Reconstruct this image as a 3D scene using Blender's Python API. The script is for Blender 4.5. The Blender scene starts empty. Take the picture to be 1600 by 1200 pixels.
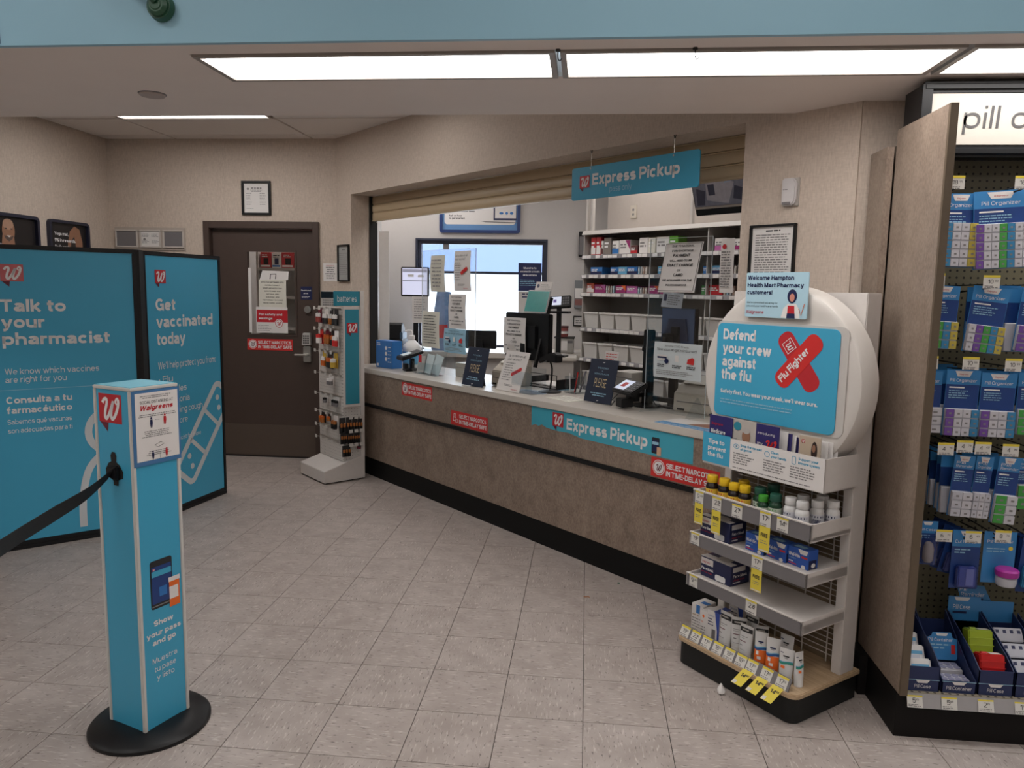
import bpy, bmesh, math, random
from mathutils import Matrix, Vector
random.seed(7)
sc = bpy.context.scene
COL = sc.collection
PI = math.pi
def rad(a): return a * PI / 180

# ------------------------------------------------------------------ camera
def make_camera():
    pitch, yaw, roll = rad(7.154), rad(5.541), rad(1.011)
    c, s = math.cos(yaw), math.sin(yaw)
    r = Vector((c, s, 0)); fw = Vector((-s * math.cos(pitch), c * math.cos(pitch), -math.sin(pitch)))
    up = r.cross(fw)
    R = math.cos(roll) * r + math.sin(roll) * up
    U = -math.sin(roll) * r + math.cos(roll) * up
    cd = bpy.data.cameras.new('camera'); cam = bpy.data.objects.new('camera', cd)
    COL.objects.link(cam)
    m = Matrix(((R.x, U.x, -fw.x, -0.0301), (R.y, U.y, -fw.y, -2.5772), (R.z, U.z, -fw.z, 1.5525), (0, 0, 0, 1)))
    cam.matrix_world = m
    cd.sensor_width = 36; cd.lens = 36 * 1178.08 / 1600
    cd.clip_start = 0.02
    sc.camera = cam
make_camera()

# ------------------------------------------------------------------ world and exposure
TROFFER, STORE, INNER, SKY = 4.2, 3.8, 2.3, 3.5
w = bpy.data.worlds.new('daylight'); sc.world = w; w.use_nodes = True
w.node_tree.nodes['Background'].inputs[0].default_value = (0.80, 0.90, 1.0, 1)
w.node_tree.nodes['Background'].inputs[1].default_value = SKY
vs = sc.view_settings
vs.view_transform = 'Standard'; vs.look = 'None'; vs.gamma = 1; vs.use_curve_mapping = False
vs.exposure = 1.12
sc.cycles.max_bounces = 6

# ------------------------------------------------------------------ materials
def lin(c):
    if isinstance(c, str):
        c = [int(c[i:i + 2], 16) / 255 for i in (0, 2, 4)]
        c = [x / 12.92 if x <= .04045 else ((x + .055) / 1.055) ** 2.4 for x in c]
    return (c[0], c[1], c[2], 1)
MATS = {}
def M(name, col, rough=.5, metal=0, var=.05, scale=40, bump=0, emit=0, stretch=None, spec=.5):
    if name in MATS: return MATS[name]
    m = bpy.data.materials.new(name); m.use_nodes = True
    nt = m.node_tree; b = nt.nodes['Principled BSDF']
    c = lin(col)
    b.inputs['Base Color'].default_value = c
    b.inputs['Roughness'].default_value = rough; b.inputs['Metallic'].default_value = metal
    b.inputs['Specular IOR Level'].default_value = spec
    if var or bump:
        tc = nt.nodes.new('ShaderNodeTexCoord'); nz = nt.nodes.new('ShaderNodeTexNoise')
        nz.inputs['Scale'].default_value = scale; nz.inputs['Detail'].default_value = 3
        src = tc.outputs['Object']
        if stretch:
            mp = nt.nodes.new('ShaderNodeMapping'); mp.inputs['Scale'].default_value = stretch
            nt.links.new(src, mp.inputs[0]); src = mp.outputs[0]
        nt.links.new(src, nz.inputs['Vector'])
        if var:
            mx = nt.nodes.new('ShaderNodeMix'); mx.data_type = 'RGBA'
            mx.inputs['A'].default_value = tuple(x * (1 - var) for x in c[:3]) + (1,)
            mx.inputs['B'].default_value = tuple(min(1, x * (1 + var)) for x in c[:3]) + (1,)
            nt.links.new(nz.outputs['Fac'], mx.inputs['Factor']); nt.links.new(mx.outputs['Result'], b.inputs['Base Color'])
        if bump:
            bp = nt.nodes.new('ShaderNodeBump'); bp.inputs['Strength'].default_value = bump; bp.inputs['Distance'].default_value = .002
            nt.links.new(nz.outputs['Fac'], bp.inputs['Height']); nt.links.new(bp.outputs[0], b.inputs['Normal'])
    if emit:
        b.inputs['Emission Color'].default_value = c; b.inputs['Emission Strength'].default_value = emit
    MATS[name] = m
    return m
def glass(name, tint=(1, 1, 1), refl=.08, rough=.02):
    if name in MATS: return MATS[name]
    m = bpy.data.materials.new(name); m.use_nodes = True; nt = m.node_tree
    nt.nodes.remove(nt.nodes['Principled BSDF'])
    t = nt.nodes.new('ShaderNodeBsdfTransparent'); t.inputs[0].default_value = tint + (1,)
    g = nt.nodes.new('ShaderNodeBsdfGlossy'); g.inputs['Roughness'].default_value = rough
    lw = nt.nodes.new('ShaderNodeLayerWeight'); lw.inputs[0].default_value = .5
    pw = nt.nodes.new('ShaderNodeMath'); pw.operation = 'POWER'; pw.inputs[1].default_value = 4; nt.links.new(lw.outputs['Facing'], pw.inputs[0])
    ma = nt.nodes.new('ShaderNodeMath'); ma.operation = 'MULTIPLY_ADD'; ma.inputs[1].default_value = .6; ma.inputs[2].default_value = refl * .4; nt.links.new(pw.outputs[0], ma.inputs[0])
    mx = nt.nodes.new('ShaderNodeMixShader')
    nt.links.new(ma.outputs[0], mx.inputs[0]); nt.links.new(t.outputs[0], mx.inputs[1]); nt.links.new(g.outputs[0], mx.inputs[2])
    nt.links.new(mx.outputs[0], nt.nodes['Material Output'].inputs[0])
    MATS[name] = m
    return m
def nodes(name):
    m = bpy.data.materials.new(name); m.use_nodes = True; MATS[name] = m
    return m, m.node_tree, m.node_tree.nodes['Principled BSDF']
def ramp(nt, src, stops):
    r = nt.nodes.new('ShaderNodeValToRGB'); e = r.color_ramp.elements
    while len(e) < len(stops): e.new(.5)
    for k, (p, c) in enumerate(stops): e[k].position = p; e[k].color = lin(c)
    nt.links.new(src, r.inputs[0]); return r.outputs[0]
def noise(nt, vec, scale, detail=3, stretch=None, rough=.5):
    if stretch:
        mp = nt.nodes.new('ShaderNodeMapping'); mp.inputs['Scale'].default_value = stretch
        nt.links.new(vec, mp.inputs[0]); vec = mp.outputs[0]
    n = nt.nodes.new('ShaderNodeTexNoise'); n.inputs['Scale'].default_value = scale; n.inputs['Detail'].default_value = detail
    n.inputs['Roughness'].default_value = rough
    nt.links.new(vec, n.inputs['Vector']); return n.outputs['Fac']
def mixc(nt, fac, a, b):
    mx = nt.nodes.new('ShaderNodeMix'); mx.data_type = 'RGBA'
    for s, v in (('Factor', fac), ('A', a), ('B', b)):
        if hasattr(v, 'is_output'): nt.links.new(v, mx.inputs[s])
        elif s == 'Factor': mx.inputs[s].default_value = v
        else: mx.inputs[s].default_value = lin(v)
    return mx.outputs['Result']
def bumpn(nt, b, h, strength, dist=.002):
    bp = nt.nodes.new('ShaderNodeBump'); bp.inputs['Strength'].default_value = strength; bp.inputs['Distance'].default_value = dist
    nt.links.new(h, bp.inputs['Height']); nt.links.new(bp.outputs[0], b.inputs['Normal'])

# vinyl composition tile: streaks along one axis, shifted for each tile
def mat_tile():
    m, nt, b = nodes('vinyl_tile')
    tc = nt.nodes.new('ShaderNodeTexCoord'); oi = nt.nodes.new('ShaderNodeObjectInfo')
    add = nt.nodes.new('ShaderNodeVectorMath'); add.operation = 'ADD'
    cmb = nt.nodes.new('ShaderNodeCombineXYZ'); mul = nt.nodes.new('ShaderNodeMath'); mul.operation = 'MULTIPLY'; mul.inputs[1].default_value = 40
    nt.links.new(oi.outputs['Random'], mul.inputs[0]); nt.links.new(mul.outputs[0], cmb.inputs[0]); nt.links.new(mul.outputs[0], cmb.inputs[1])
    nt.links.new(tc.outputs['Object'], add.inputs[0]); nt.links.new(cmb.outputs[0], add.inputs[1])
    v = add.outputs[0]
    base = ramp(nt, noise(nt, v, 9, 2), [(.3, (.335, .285, .258)), (.7, (.42, .365, .335))])
    li = ramp(nt, noise(nt, v, 24, 2, (1, 4.5, 1)), [(.58, (0, 0, 0)), (.70, (1, 1, 1))])
    dk = ramp(nt, noise(nt, v, 30, 2, (1.2, 4, 1.7)), [(.31, (1, 1, 1)), (.375, (0, 0, 0))])
    c = mixc(nt, li, base, (.52, .465, .43))
    mm = nt.nodes.new('ShaderNodeMath'); mm.operation = 'MULTIPLY'; mm.inputs[1].default_value = .6
    nt.links.new(dk, mm.inputs[0])
    c = mixc(nt, mm.outputs[0], c, (.075, .062, .055))
    nt.links.new(c, b.inputs['Base Color'])
    b.inputs['Roughness'].default_value = .42; b.inputs['Specular IOR Level'].default_value = .35
    return m
# woven vinyl wallpaper
def mat_wallpaper():
    m, nt, b = nodes('woven_wallpaper')
    tc = nt.nodes.new('ShaderNodeTexCoord'); v = tc.outputs['Object']
    f1 = noise(nt, v, 48, 3, (3, 3, .6)); f2 = noise(nt, v, 48, 3, (.8, .8, 3.2)); f3 = noise(nt, v, 3, 2)
    c1 = ramp(nt, f1, [(.3, (.44, .36, .295)), (.7, (.64, .54, .455))])
    c2 = ramp(nt, f2, [(.3, (.49, .405, .335)), (.7, (.59, .495, .42))])
    c = mixc(nt, .5, c1, c2)
    nt.links.new(c, b.inputs['Base Color']); b.inputs['Roughness'].default_value = .75
    bumpn(nt, b, f1, .25, .001)
    return m
# mottled brown laminate
def mat_laminate(name='mottled_laminate', dark=(.165, .113, .084), light=(.33, .245, .188)):
    m, nt, b = nodes(name)
    tc = nt.nodes.new('ShaderNodeTexCoord'); v = tc.outputs['Object']
    f1 = noise(nt, v, 11, 5, (1, 1, .8), .7); f2 = noise(nt, v, 70, 3, (1.6, 1.6, 1), .6)
    c1 = ramp(nt, f1, [(.3, dark), (.7, light)])
    c2 = ramp(nt, f2, [(.35, (.11, .082, .066)), (.65, (.36, .29, .23))])
    c = mixc(nt, .35, c1, c2)
    nt.links.new(c, b.inputs['Base Color']); b.inputs['Roughness'].default_value = .38
    return m
def mat_wood():
    m, nt, b = nodes('maple_deck')
    tc = nt.nodes.new('ShaderNodeTexCoord'); v = tc.outputs['Object']
    f = noise(nt, v, 14, 4, (.5, 7, 7)); c = ramp(nt, f, [(.3, (.42, .29, .17)), (.7, (.56, .41, .26))])
    nt.links.new(c, b.inputs['Base Color']); b.inputs['Roughness'].default_value = .45
    return m
# pegboard: round holes on a one inch grid
def mat_pegboard(name='pegboard', col=(.155, .137, .085), pitch=.0254, r=.0042, hole=(.01, .009, .007), axis='XZ'):
    m, nt, b = nodes(name)
    tc = nt.nodes.new('ShaderNodeTexCoord'); sx = nt.nodes.new('ShaderNodeSeparateXYZ'); nt.links.new(tc.outputs['Object'], sx.inputs[0])
    def cell(o):
        p = nt.nodes.new('ShaderNodeMath'); p.operation = 'PINGPONG'; p.inputs[1].default_value = pitch / 2; nt.links.new(o, p.inputs[0])
        q = nt.nodes.new('ShaderNodeMath'); q.operation = 'POWER'; q.inputs[1].default_value = 2; nt.links.new(p.outputs[0], q.inputs[0]); return q.outputs[0]
    a = nt.nodes.new('ShaderNodeMath'); a.operation = 'ADD'
    nt.links.new(cell(sx.outputs[axis[0]]), a.inputs[0]); nt.links.new(cell(sx.outputs[axis[1]]), a.inputs[1])
    l = nt.nodes.new('ShaderNodeMath'); l.operation = 'LESS_THAN'; l.inputs[1].default_value = r * r; nt.links.new(a.outputs[0], l.inputs[0])
    c = mixc(nt, l.outputs[0], col, hole)
    nt.links.new(c, b.inputs['Base Color']); b.inputs['Roughness'].default_value = .5
    return m
TILE = mat_tile(); WALLP = mat_wallpaper(); LAM = mat_laminate(); WOOD = mat_wood(); PEG = mat_pegboard()
LAMP = mat_laminate('panel_laminate', (.20, .145, .112), (.34, .262, .205))
WHITE = M('white_paint', (.62, .58, .55), .45); GREYW = M('grey_white_metal', (.47, .44, .41), .4)
PAPER = M('paper', (.74, .71, .69), .7, var=.02); CREAM = M('cream_paper', (.68, .66, .58), .7, var=.02); BLACK = M('black_plastic', (.009, .009, .010), .4, spec=.3)
BLKM = M('matt_black', (.008, .008, .008), .7); INK = M('black_ink', (.02, .02, .022), .6, var=0); GREYINK = M('grey_ink', (.22, .21, .21), .7, var=0)
TEAL = M('teal_print', (.055, .375, .585), .35, var=.04, scale=3); TEALD = M('teal_sign', (.03, .24, .33), .35, var=.04, scale=3)
WPRINT = M('white_print', (.78, .77, .77), .5, var=0); RED = M('red_print', (.50, .018, .028), .4, var=.03); DRED = M('dark_red_print', (.13, .012, .03), .4, var=0)
SRED = M('sticker_red', (.62, .03, .028), .35, var=.03); NAVY = M('navy_print', (.012, .018, .075), .35, var=.04); BLUE = M('blue_print', (.03, .17, .48), .35, var=.05)
DKNAVY = M('dark_navy_board', (.012, .019, .045), .5); LBLUE = M('light_blue_print', (.30, .52, .66), .5, var=.03); YEL = M('yellow_print', (.72, .58, .06), .5, var=.04)
ORANGE = M('orange_print', (.80, .15, .02), .45, var=.04); GREYM = M('grey_strip', (.17, .16, .165), .5); CHROME = M('brushed_metal', (.55, .53, .50), .3, metal=1, var=.05)
BEIGEP = M('beige_plastic', (.48, .43, .36), .5); SKIN = M('skin_print', (.30, .15, .09), .6, var=.1); SILV = M('silver_frame', (.42, .39, .36), .35, metal=.6)
BROWN = M('brown_metal', (.066, .044, .036), .42, var=.08, scale=12); BROWNL = M('kick_plate', (.10, .073, .058), .4, var=.05)
TOPM = M('counter_laminate', (.60, .555, .50), .32, var=.04, scale=20); OFFW = M('pharmacy_paint', (.55, .52, .50), .7, var=.03)
GLASS = glass('clear_glass'); ACR = glass('clear_acrylic', (.93, .95, .96), .10)
# ------------------------------------------------------------------ mesh helpers
class MB:
    def __init__(s): s.v = []; s.f = []
    def add(s, vs, fs):
        o = len(s.v); s.v += [tuple(v) for v in vs]; s.f += [tuple(i + o for i in f) for f in fs]; return s
    def box(s, x0, x1, y0, y1, z0, z1):
        return s.add([(x0, y0, z0), (x1, y0, z0), (x1, y1, z0), (x0, y1, z0), (x0, y0, z1), (x1, y0, z1), (x1, y1, z1), (x0, y1, z1)],
                     [(3, 2, 1, 0), (4, 5, 6, 7), (0, 1, 5, 4), (1, 2, 6, 5), (2, 3, 7, 6), (3, 0, 4, 7)])
    def prism(s, pts, a, b, ax='y'):
        """outline of (p,q) pairs pushed along ax from a to b: y -> (p,t,q); z -> (p,q,t); x -> (t,p,q)"""
        n = len(pts); g = {'y': lambda p, t: (p[0], t, p[1]), 'z': lambda p, t: (p[0], p[1], t), 'x': lambda p, t: (t, p[0], p[1])}[ax]
        area = sum(pts[i][0] * pts[(i + 1) % n][1] - pts[(i + 1) % n][0] * pts[i][1] for i in range(n))
        P = list(pts) if area > 0 else list(pts)[::-1]
        vs = [g(p, a) for p in P] + [g(p, b) for p in P]
        fs = [tuple(range(n)), tuple(range(2 * n - 1, n - 1, -1))] + [(i, i + n, (i + 1) % n + n, (i + 1) % n) for i in range(n)]
        if ax == 'z' or ax == 'x': fs = [f[::-1] for f in fs]
        return s.add(vs, fs)
    def frame(s, x0, x1, z0, z1, t, y0, y1):
        s.box(x0, x1, y0, y1, z0, z0 + t); s.box(x0, x1, y0, y1, z1 - t, z1); s.box(x0, x0 + t, y0, y1, z0 + t, z1 - t); s.box(x1 - t, x1, y0, y1, z0 + t, z1 - t); return s
    def lathe(s, prof, n=20, c=(0, 0, 0)):
        m = len(prof); vs = []; fs = []
        for r, z in prof:
            for k in range(n): a = 2 * PI * k / n; vs.append((c[0] + r * math.cos(a), c[1] + r * math.sin(a), c[2] + z))
        for i in range(m - 1):
            for k in range(n): fs.append((i * n + k, i * n + (k + 1) % n, (i + 1) * n + (k + 1) % n, (i + 1) * n + k))
        fs.append(tuple(range(n - 1, -1, -1))); fs.append(tuple((m - 1) * n + k for k in range(n)))
        return s.add(vs, fs)
    def cyl(s, p, q, r, n=12, r2=None):
        p = Vector(p); q = Vector(q); d = (q - p).normalized(); a = d.orthogonal().normalized(); b = d.cross(a)
        r2 = r if r2 is None else r2; vs = []
        for c, rr in ((p, r), (q, r2)):
            for k in range(n): t = 2 * PI * k / n; vs.append(c + (a * math.cos(t) + b * math.sin(t)) * rr)
        return s.add(vs, [(k, (k + 1) % n, (k + 1) % n + n, k + n) for k in range(n)] + [tuple(range(n - 1, -1, -1)), tuple(range(n, 2 * n))])
    def tube(s, pts, r, n=8):
        pts = [Vector(p) for p in pts]; vs = []; fs = []; prev = None
        for i, p in enumerate(pts):
            d = (pts[min(i + 1, len(pts) - 1)] - pts[max(i - 1, 0)]).normalized()
            a = d.orthogonal().normalized() if prev is None else (prev - d * prev.dot(d)).normalized()
            prev = a; b = d.cross(a)
            for k in range(n): t = 2 * PI * k / n; vs.append(p + (a * math.cos(t) + b * math.sin(t)) * r)
        for i in range(len(pts) - 1):
            for k in range(n): fs.append((i * n + k, i * n + (k + 1) % n, (i + 1) * n + (k + 1) % n, (i + 1) * n + k))
        fs += [tuple(range(n - 1, -1, -1)), tuple((len(pts) - 1) * n + k for k in range(n))]
        return s.add(vs, fs)
    def loft(s, rings):
        n = len(rings[0]); vs = [p for r in rings for p in r]; fs = []
        for i in range(len(rings) - 1):
            for k in range(n): fs.append((i * n + k, i * n + (k + 1) % n, (i + 1) * n + (k + 1) % n, (i + 1) * n + k))
        fs += [tuple(range(n - 1, -1, -1)), tuple((len(rings) - 1) * n + k for k in range(n))]
        return s.add(vs, fs)
    def poly(s, pts, y): return s.add([(p[0], y, p[1]) for p in pts], [tuple(range(len(pts)))])
    def build(s, name, mat, parent=None, bevel=0, seg=2, smooth=True, tidy=False):
        me = bpy.data.meshes.new(name); me.from_pydata(s.v, [], s.f); 
        if bevel or tidy:
            bm = bmesh.new(); bm.from_mesh(me)
            bmesh.ops.recalc_face_normals(bm, faces=bm.faces)
            if bevel: bmesh.ops.bevel(bm, geom=[e for e in bm.edges if e.is_manifold and e.calc_face_angle(0) > .6], offset=bevel, segments=seg, affect='EDGES', clamp_overlap=True)
            bm.to_mesh(me); bm.free()
        me.materials.append(mat)
        if smooth: me.shade_smooth(); me.set_sharp_from_angle(angle=.7)
        o = bpy.data.objects.new(name, me); COL.objects.link(o)
        if parent: o.parent = parent
        return o
def rrect(x0, x1, z0, z1, r, n=5):
    out = []
    for cx, cz, a in ((x1 - r, z1 - r, 0), (x0 + r, z1 - r, 90), (x0 + r, z0 + r, 180), (x1 - r, z0 + r, 270)):
        for k in range(n + 1): t = rad(a + 90 * k / n); out.append((cx + r * math.cos(t), cz + r * math.sin(t)))
    return out
def ell(cx, cz, rx, rz=None, n=28): return [(cx + rx * math.cos(2 * PI * k / n), cz + (rz or rx) * math.sin(2 * PI * k / n)) for k in range(n)]
def tag(o, label=None, cat=None, group=None, kind=None):
    for k, v in (('label', label), ('category', cat), ('group', group), ('kind', kind)):
        if v: o[k] = v
    return o
def thing(name, label, cat, loc=(0, 0, 0), rz=0, tilt=0, group=None, roll=0):
    o = bpy.data.objects.new(name, None); COL.objects.link(o); o.empty_display_size = .05
    o.location = loc; o.rotation_euler = (rad(tilt), rad(roll), rad(rz))
    return tag(o, label, cat, group)
def struct(o): o['kind'] = 'structure'; return o
S2 = 2 ** .5
def D(u, d, z=0): return ((u + d) / S2, (d - u) / S2, z)          # counter frame: u along the counter, d into the pharmacy
FLU = (.721, .409, -51.5)
def FS(x, y, z=0):
    c, s = math.cos(rad(FLU[2])), math.sin(rad(FLU[2])); return (FLU[0] + c * x - s * y, FLU[1] + s * x + c * y, z)

# ------------------------------------------------------------------ lettering and flat print
# ------------------------------------------------------------------ a plain grotesque alphabet drawn as strokes (cap height .72)
def _arc(cx, cy, rx, ry, a0, a1, n=9, e=.88):
    out = []
    for k in range(n + 1):
        t = rad(a0 + (a1 - a0) * k / n); c, s = math.cos(t), math.sin(t)
        out.append((cx + rx * math.copysign(abs(c) ** e, c), cy + ry * math.copysign(abs(s) ** e, s)))
    return out
GW = dict(zip('abcdefghijklmnopqrstuvwxyz', (.53, .55, .51, .55, .53, .35, .55, .53, .13, .20, .52, .13, .82, .53, .55, .55, .55, .34, .48, .31, .53, .52, .76, .52, .53, .47)))
GW.update(dict(zip('ABCDEFGHIJKLMNOPQRSTUVWXYZ', (.66, .60, .65, .63, .55, .52, .68, .62, .13, .46, .63, .52, .74, .62, .70, .58, .70, .61, .60, .58, .62, .64, .92, .63, .64, .58))))
GW.update(dict(zip('0123456789', (.52, .30, .51, .51, .53, .51, .51, .50, .51, .51)))); GW.update({'.': .13, ',': .13, "'": .13, '’': .13, ':': .13, '!': .13, '-': .28, '•': .22, 'é': .53, 'ó': .55, '?': .50, '%': .80})
def glyph(ch, s):
    w = GW[ch] + (s - .10) * .5; h = s / 2; l, r, m = h, w - h, w / 2; X, C, A = .52, .72, .74; b, x, c = h, X - h, C - h; rx = (r - l) / 2; my = X / 2; ry = my - h; d = -.20 + h; cy = C / 2
    R = lambda *p: [list(p)]
    bowl = [_arc(m, my, rx, ry, 0, 360, 24)]
    if ch == 'a': return w, [_arc(m - .01, X - .17, rx * .92, .17 - h, 165, 0, 8) + [(r - .01, 0)], _arc(l + rx * .78, .155, rx * .80, .155 - h, 80, 330, 10) + [(r - .01, .17)], [(l + rx * .8, .31), (r - .01, .335)]]
    if ch in 'éó':
        w2, g = glyph('e' if ch == 'é' else 'o', s); return w2, g + [[(m - .03, .58), (m + .10, .72)]]
    if ch == 'b': return w, [[(l, 0), (l, A)]] + bowl
    if ch == 'c': return w, [_arc(m, my, rx, ry, 42, 318, 18)]
    if ch == 'd': return w, [[(r, 0), (r, A)]] + bowl
    if ch == 'e': return w, [[(l, my + .005), (r, my + .005)], _arc(m, my, rx, ry, 0, 315, 20)]
    if ch == 'f': return w, [[(l + .07, 0), (l + .07, .52)] + _arc(l + .07 + .17, .53, .17, .77 - h - .53, 180, 85, 6), [(0, X - h * .8), (w - .02, X - h * .8)]]
    if ch == 'g': return w, bowl + [[(r, X), (r, .02)] + _arc(m, .02, rx, .02 - d, 0, -150, 9)]
    if ch in 'hn': return w, [[(l, 0), (l, A if ch == 'h' else X)], _arc(m, .30, rx, x - .30, 180, 0, 9) + [(r, 0)]]
    if ch == 'i': return w, [[(m, 0), (m, X)], [(m, A - s), (m, A)]]
    if ch == 'j': return w, [[(r, X), (r, -.08)] + _arc(r - .1, -.08, .1, -.08 - d, 0, -80, 5), [(r, A - s), (r, A)]]
    if ch == 'k': return w, [[(l, 0), (l, A)], [(l, .17), (r - .02, X)], [(l + .14, .27), (r + .01, 0)]]
    if ch == 'l': return w, [[(m, 0), (m, A)]]
    if ch == 'm':
        q = (r - l) / 4; return w, [[(l, 0), (l, X)], _arc(l + q, .33, q, x - .33, 180, 0, 8) + [(m, 0)], _arc(r - q, .33, q, x - .33, 180, 0, 8) + [(r, 0)]]
    if ch == 'o': return w, bowl
    if ch == 'p': return w, [[(l, -.20), (l, X)]] + bowl
    if ch == 'q': return w, [[(r, -.20), (r, X)]] + bowl
    if ch == 'r': return w, [[(l, 0), (l, X)], _arc(l + .24, .26, .24, x - .26, 180, 85, 6)]
    if ch in 'sS':
        H = X if ch == 's' else C; t = H - h; u = (t - b) / 4; mid = H / 2
        return w, [_arc(m, t - u, rx * .96, u, 25, 180, 9) + [(l + .015, t - u * 1.2)] + _arc(l + rx * .5, mid + u * .35, rx * .42, u * .25, 200, 270, 4) + _arc(r - rx * .5, mid - u * .35, rx * .42, u * .25, 90, 20, 4) + _arc(m, b + u, rx, u, 0, -158, 9)]
    if ch == 't': return w, [[(l + .06, .66), (l + .06, .12)] + _arc(l + .18, .12, .12, .12 - h, 180, 280, 5), [(0, X - h * .8), (w, X - h * .8)]]
    if ch == 'u': return w, [[(r, 0), (r, X)], [(l, X)] + _arc(m, .22, rx, .22 - h, 180, 360, 9)]
    if ch == 'v': return w, [[(h * .7, X), (m, 0)], [(w - h * .7, X), (m, 0)]]
    if ch == 'w': return w, [[(h * .7, X), (w * .28, 0)], [(m, X), (w * .28, 0)], [(m, X), (w * .72, 0)], [(w - h * .7, X), (w * .72, 0)]]
    if ch == 'x': return w, [[(h * .8, 0), (w - h * .8, X)], [(h * .8, X), (w - h * .8, 0)]]
    if ch == 'y': return w, [[(h * .7, X), (m + .0, .0)], [(w - h * .7, X), (m - .04, -.08)] + [(m - .12, d), (m - .2, d)]]
    if ch == 'z': return w, [[(0, x), (w, x)], [(0, b), (w, b)], [(w - h, x), (h, b)]]
    if ch == 'A': return w, [[(h * .7, 0), (m, C)], [(w - h * .7, 0), (m, C)], [(w * .2, .21), (w * .8, .21)]]
    if ch == 'B': return w, [[(l, 0), (l, C)], [(l, c), (m, c)] + _arc(m, c - .15, rx * .85, .15, 90, -90, 7) + [(l, c - .30)], [(m, c - .30)] + _arc(m, b + (c - .30 - b) / 2, rx, (c - .30 - b) / 2, 90, -90, 7) + [(l, b)]]
    if ch == 'C': return w, [_arc(m, cy, rx, cy - h, 40, 320, 20)]
    if ch == 'D': return w, [[(l, 0), (l, C)], [(l, c), (m, c)] + _arc(m, cy, rx, cy - h, 90, -90, 12) + [(l, b)]]
    if ch in 'EF': return w, [[(l, 0), (l, C)], [(l, c), (w, c)], [(l, cy + .02), (w - .03, cy + .02)]] + ([[(l, b), (w, b)]] if ch == 'E' else [])
    if ch == 'G': return w, [_arc(m, cy, rx, cy - h, 42, 352, 20), [(r, .0), (r, .36)], [(m + .02, .34), (w, .34)]]
    if ch == 'H': return w, [[(l, 0), (l, C)], [(r, 0), (r, C)], [(l, cy), (r, cy)]]
    if ch == 'I': return w, [[(m, 0), (m, C)]]
    if ch == 'J': return w, [[(r, C), (r, .2)] + _arc(m, .2, rx, .2 - h, 0, -170, 9)]
    if ch == 'K': return w, [[(l, 0), (l, C)], [(l, .22), (r, C)], [(l + .16, .38), (r + .02, 0)]]
    if ch == 'L': return w, [[(l, 0), (l, C)], [(l, b), (w, b)]]
    if ch == 'M': return w, [[(l, 0), (l, C)], [(r, 0), (r, C)], [(l + .02, C), (m, 0)], [(r - .02, C), (m, 0)]]
    if ch == 'N': return w, [[(l, 0), (l, C)], [(r, 0), (r, C)], [(l + .01, C), (r - .01, 0)]]
    if ch in 'OQ': return w, [_arc(m, cy, rx, cy - h, 0, 360, 28)] + ([[(m + .06, .16), (r, -.02)]] if ch == 'Q' else [])
    if ch in 'PR': return w, [[(l, 0), (l, C)], [(l, c), (m, c)] + _arc(m, c - .17, rx, .17, 90, -90, 8) + [(l, c - .34)]] + ([[(m, c - .34), (r, 0)]] if ch == 'R' else [])
    if ch == 'T': return w, [[(m, 0), (m, C)], [(0, c), (w, c)]]
    if ch == 'U': return w, [[(l, C)] + _arc(m, .26, rx, .26 - h, 180, 360, 10) + [(r, C)]]
    if ch == 'V': return w, [[(h * .7, C), (m, 0)], [(w - h * .7, C), (m, 0)]]
    if ch == 'W': return w, [[(h * .7, C), (w * .27, 0)], [(m, C), (w * .27, 0)], [(m, C), (w * .73, 0)], [(w - h * .7, C), (w * .73, 0)]]
    if ch == 'X': return w, [[(h * .8, 0), (w - h * .8, C)], [(h * .8, C), (w - h * .8, 0)]]
    if ch == 'Y': return w, [[(h * .7, C), (m, .30)], [(w - h * .7, C), (m, .30)], [(m, 0), (m, .32)]]
    if ch == 'Z': return w, [[(0, c), (w, c)], [(0, b), (w, b)], [(w - h, c), (h, b)]]
    if ch == '0': return w, [_arc(m, cy, rx, cy - h, 0, 360, 24)]
    if ch == '1': return w, [[(r, 0), (r, C)], [(0, C - .16), (r, C - .10)]]
    if ch == '2': return w, [_arc(m, c - .17, rx, .17, 160, -30, 10) + [(l + .02, b + .04)], [(0, b), (w, b)]]
    if ch == '3': return w, [_arc(m, c - .15, rx * .9, .15, 155, -90, 10), _arc(m, b + .18, rx, .18, 90, -155, 10)]
    if ch == '4': return w, [[(r - .06, 0), (r - .06, C)], [(0, .18), (w, .18)], [(h, .18), (r - .06, C - h * .5)]]
    if ch == '5': return w, [[(l + .05, c), (w - .03, c)], [(l + .05, C), (l + .02, .34)], _arc(m, b + .20, rx, .20, 140, -150, 12)]
    if ch == '6': return w, [_arc(m, b + .19, rx, .19, 0, 360, 18), [(l, b + .2), (l + .02, .45)] + _arc(m, c - .2, rx, .2, 165, 40, 7)]
    if ch == '7': return w, [[(0, c), (w, c)], [(w - h, c), (m - .06, 0)]]
    if ch == '8': return w, [_arc(m, c - .145, rx * .9, .145, 0, 360, 16), _arc(m, b + .175, rx, .175, 0, 360, 16)]
    if ch == '9': return w, [_arc(m, c - .19, rx, .19, 0, 360, 18), [(r, c - .2), (r - .02, .27)] + _arc(m, b + .2, rx, .2, -15, -140, 7)]
    if ch == '.': return w, [[(m, 0), (m, s)]]
    if ch == ',': return w, [[(m, s), (m, 0)], [(m, .02), (m - .04, -.10)]]
    if ch in "'’": return w, [[(m, C), (m - .02, C - .20)]]
    if ch == ':': return w, [[(m, 0), (m, s)], [(m, X - s), (m, X)]]
    if ch == '!': return w, [[(m, 0), (m, s)], [(m, .20), (m, C)]]
    if ch == '-': return w, [[(0, .27), (w, .27)]]
    if ch == '•': return w, [[(m - .09, .30), (m + .09, .30)], [(m - .06, .36), (m + .06, .36)], [(m - .06, .24), (m + .06, .24)]]
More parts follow.
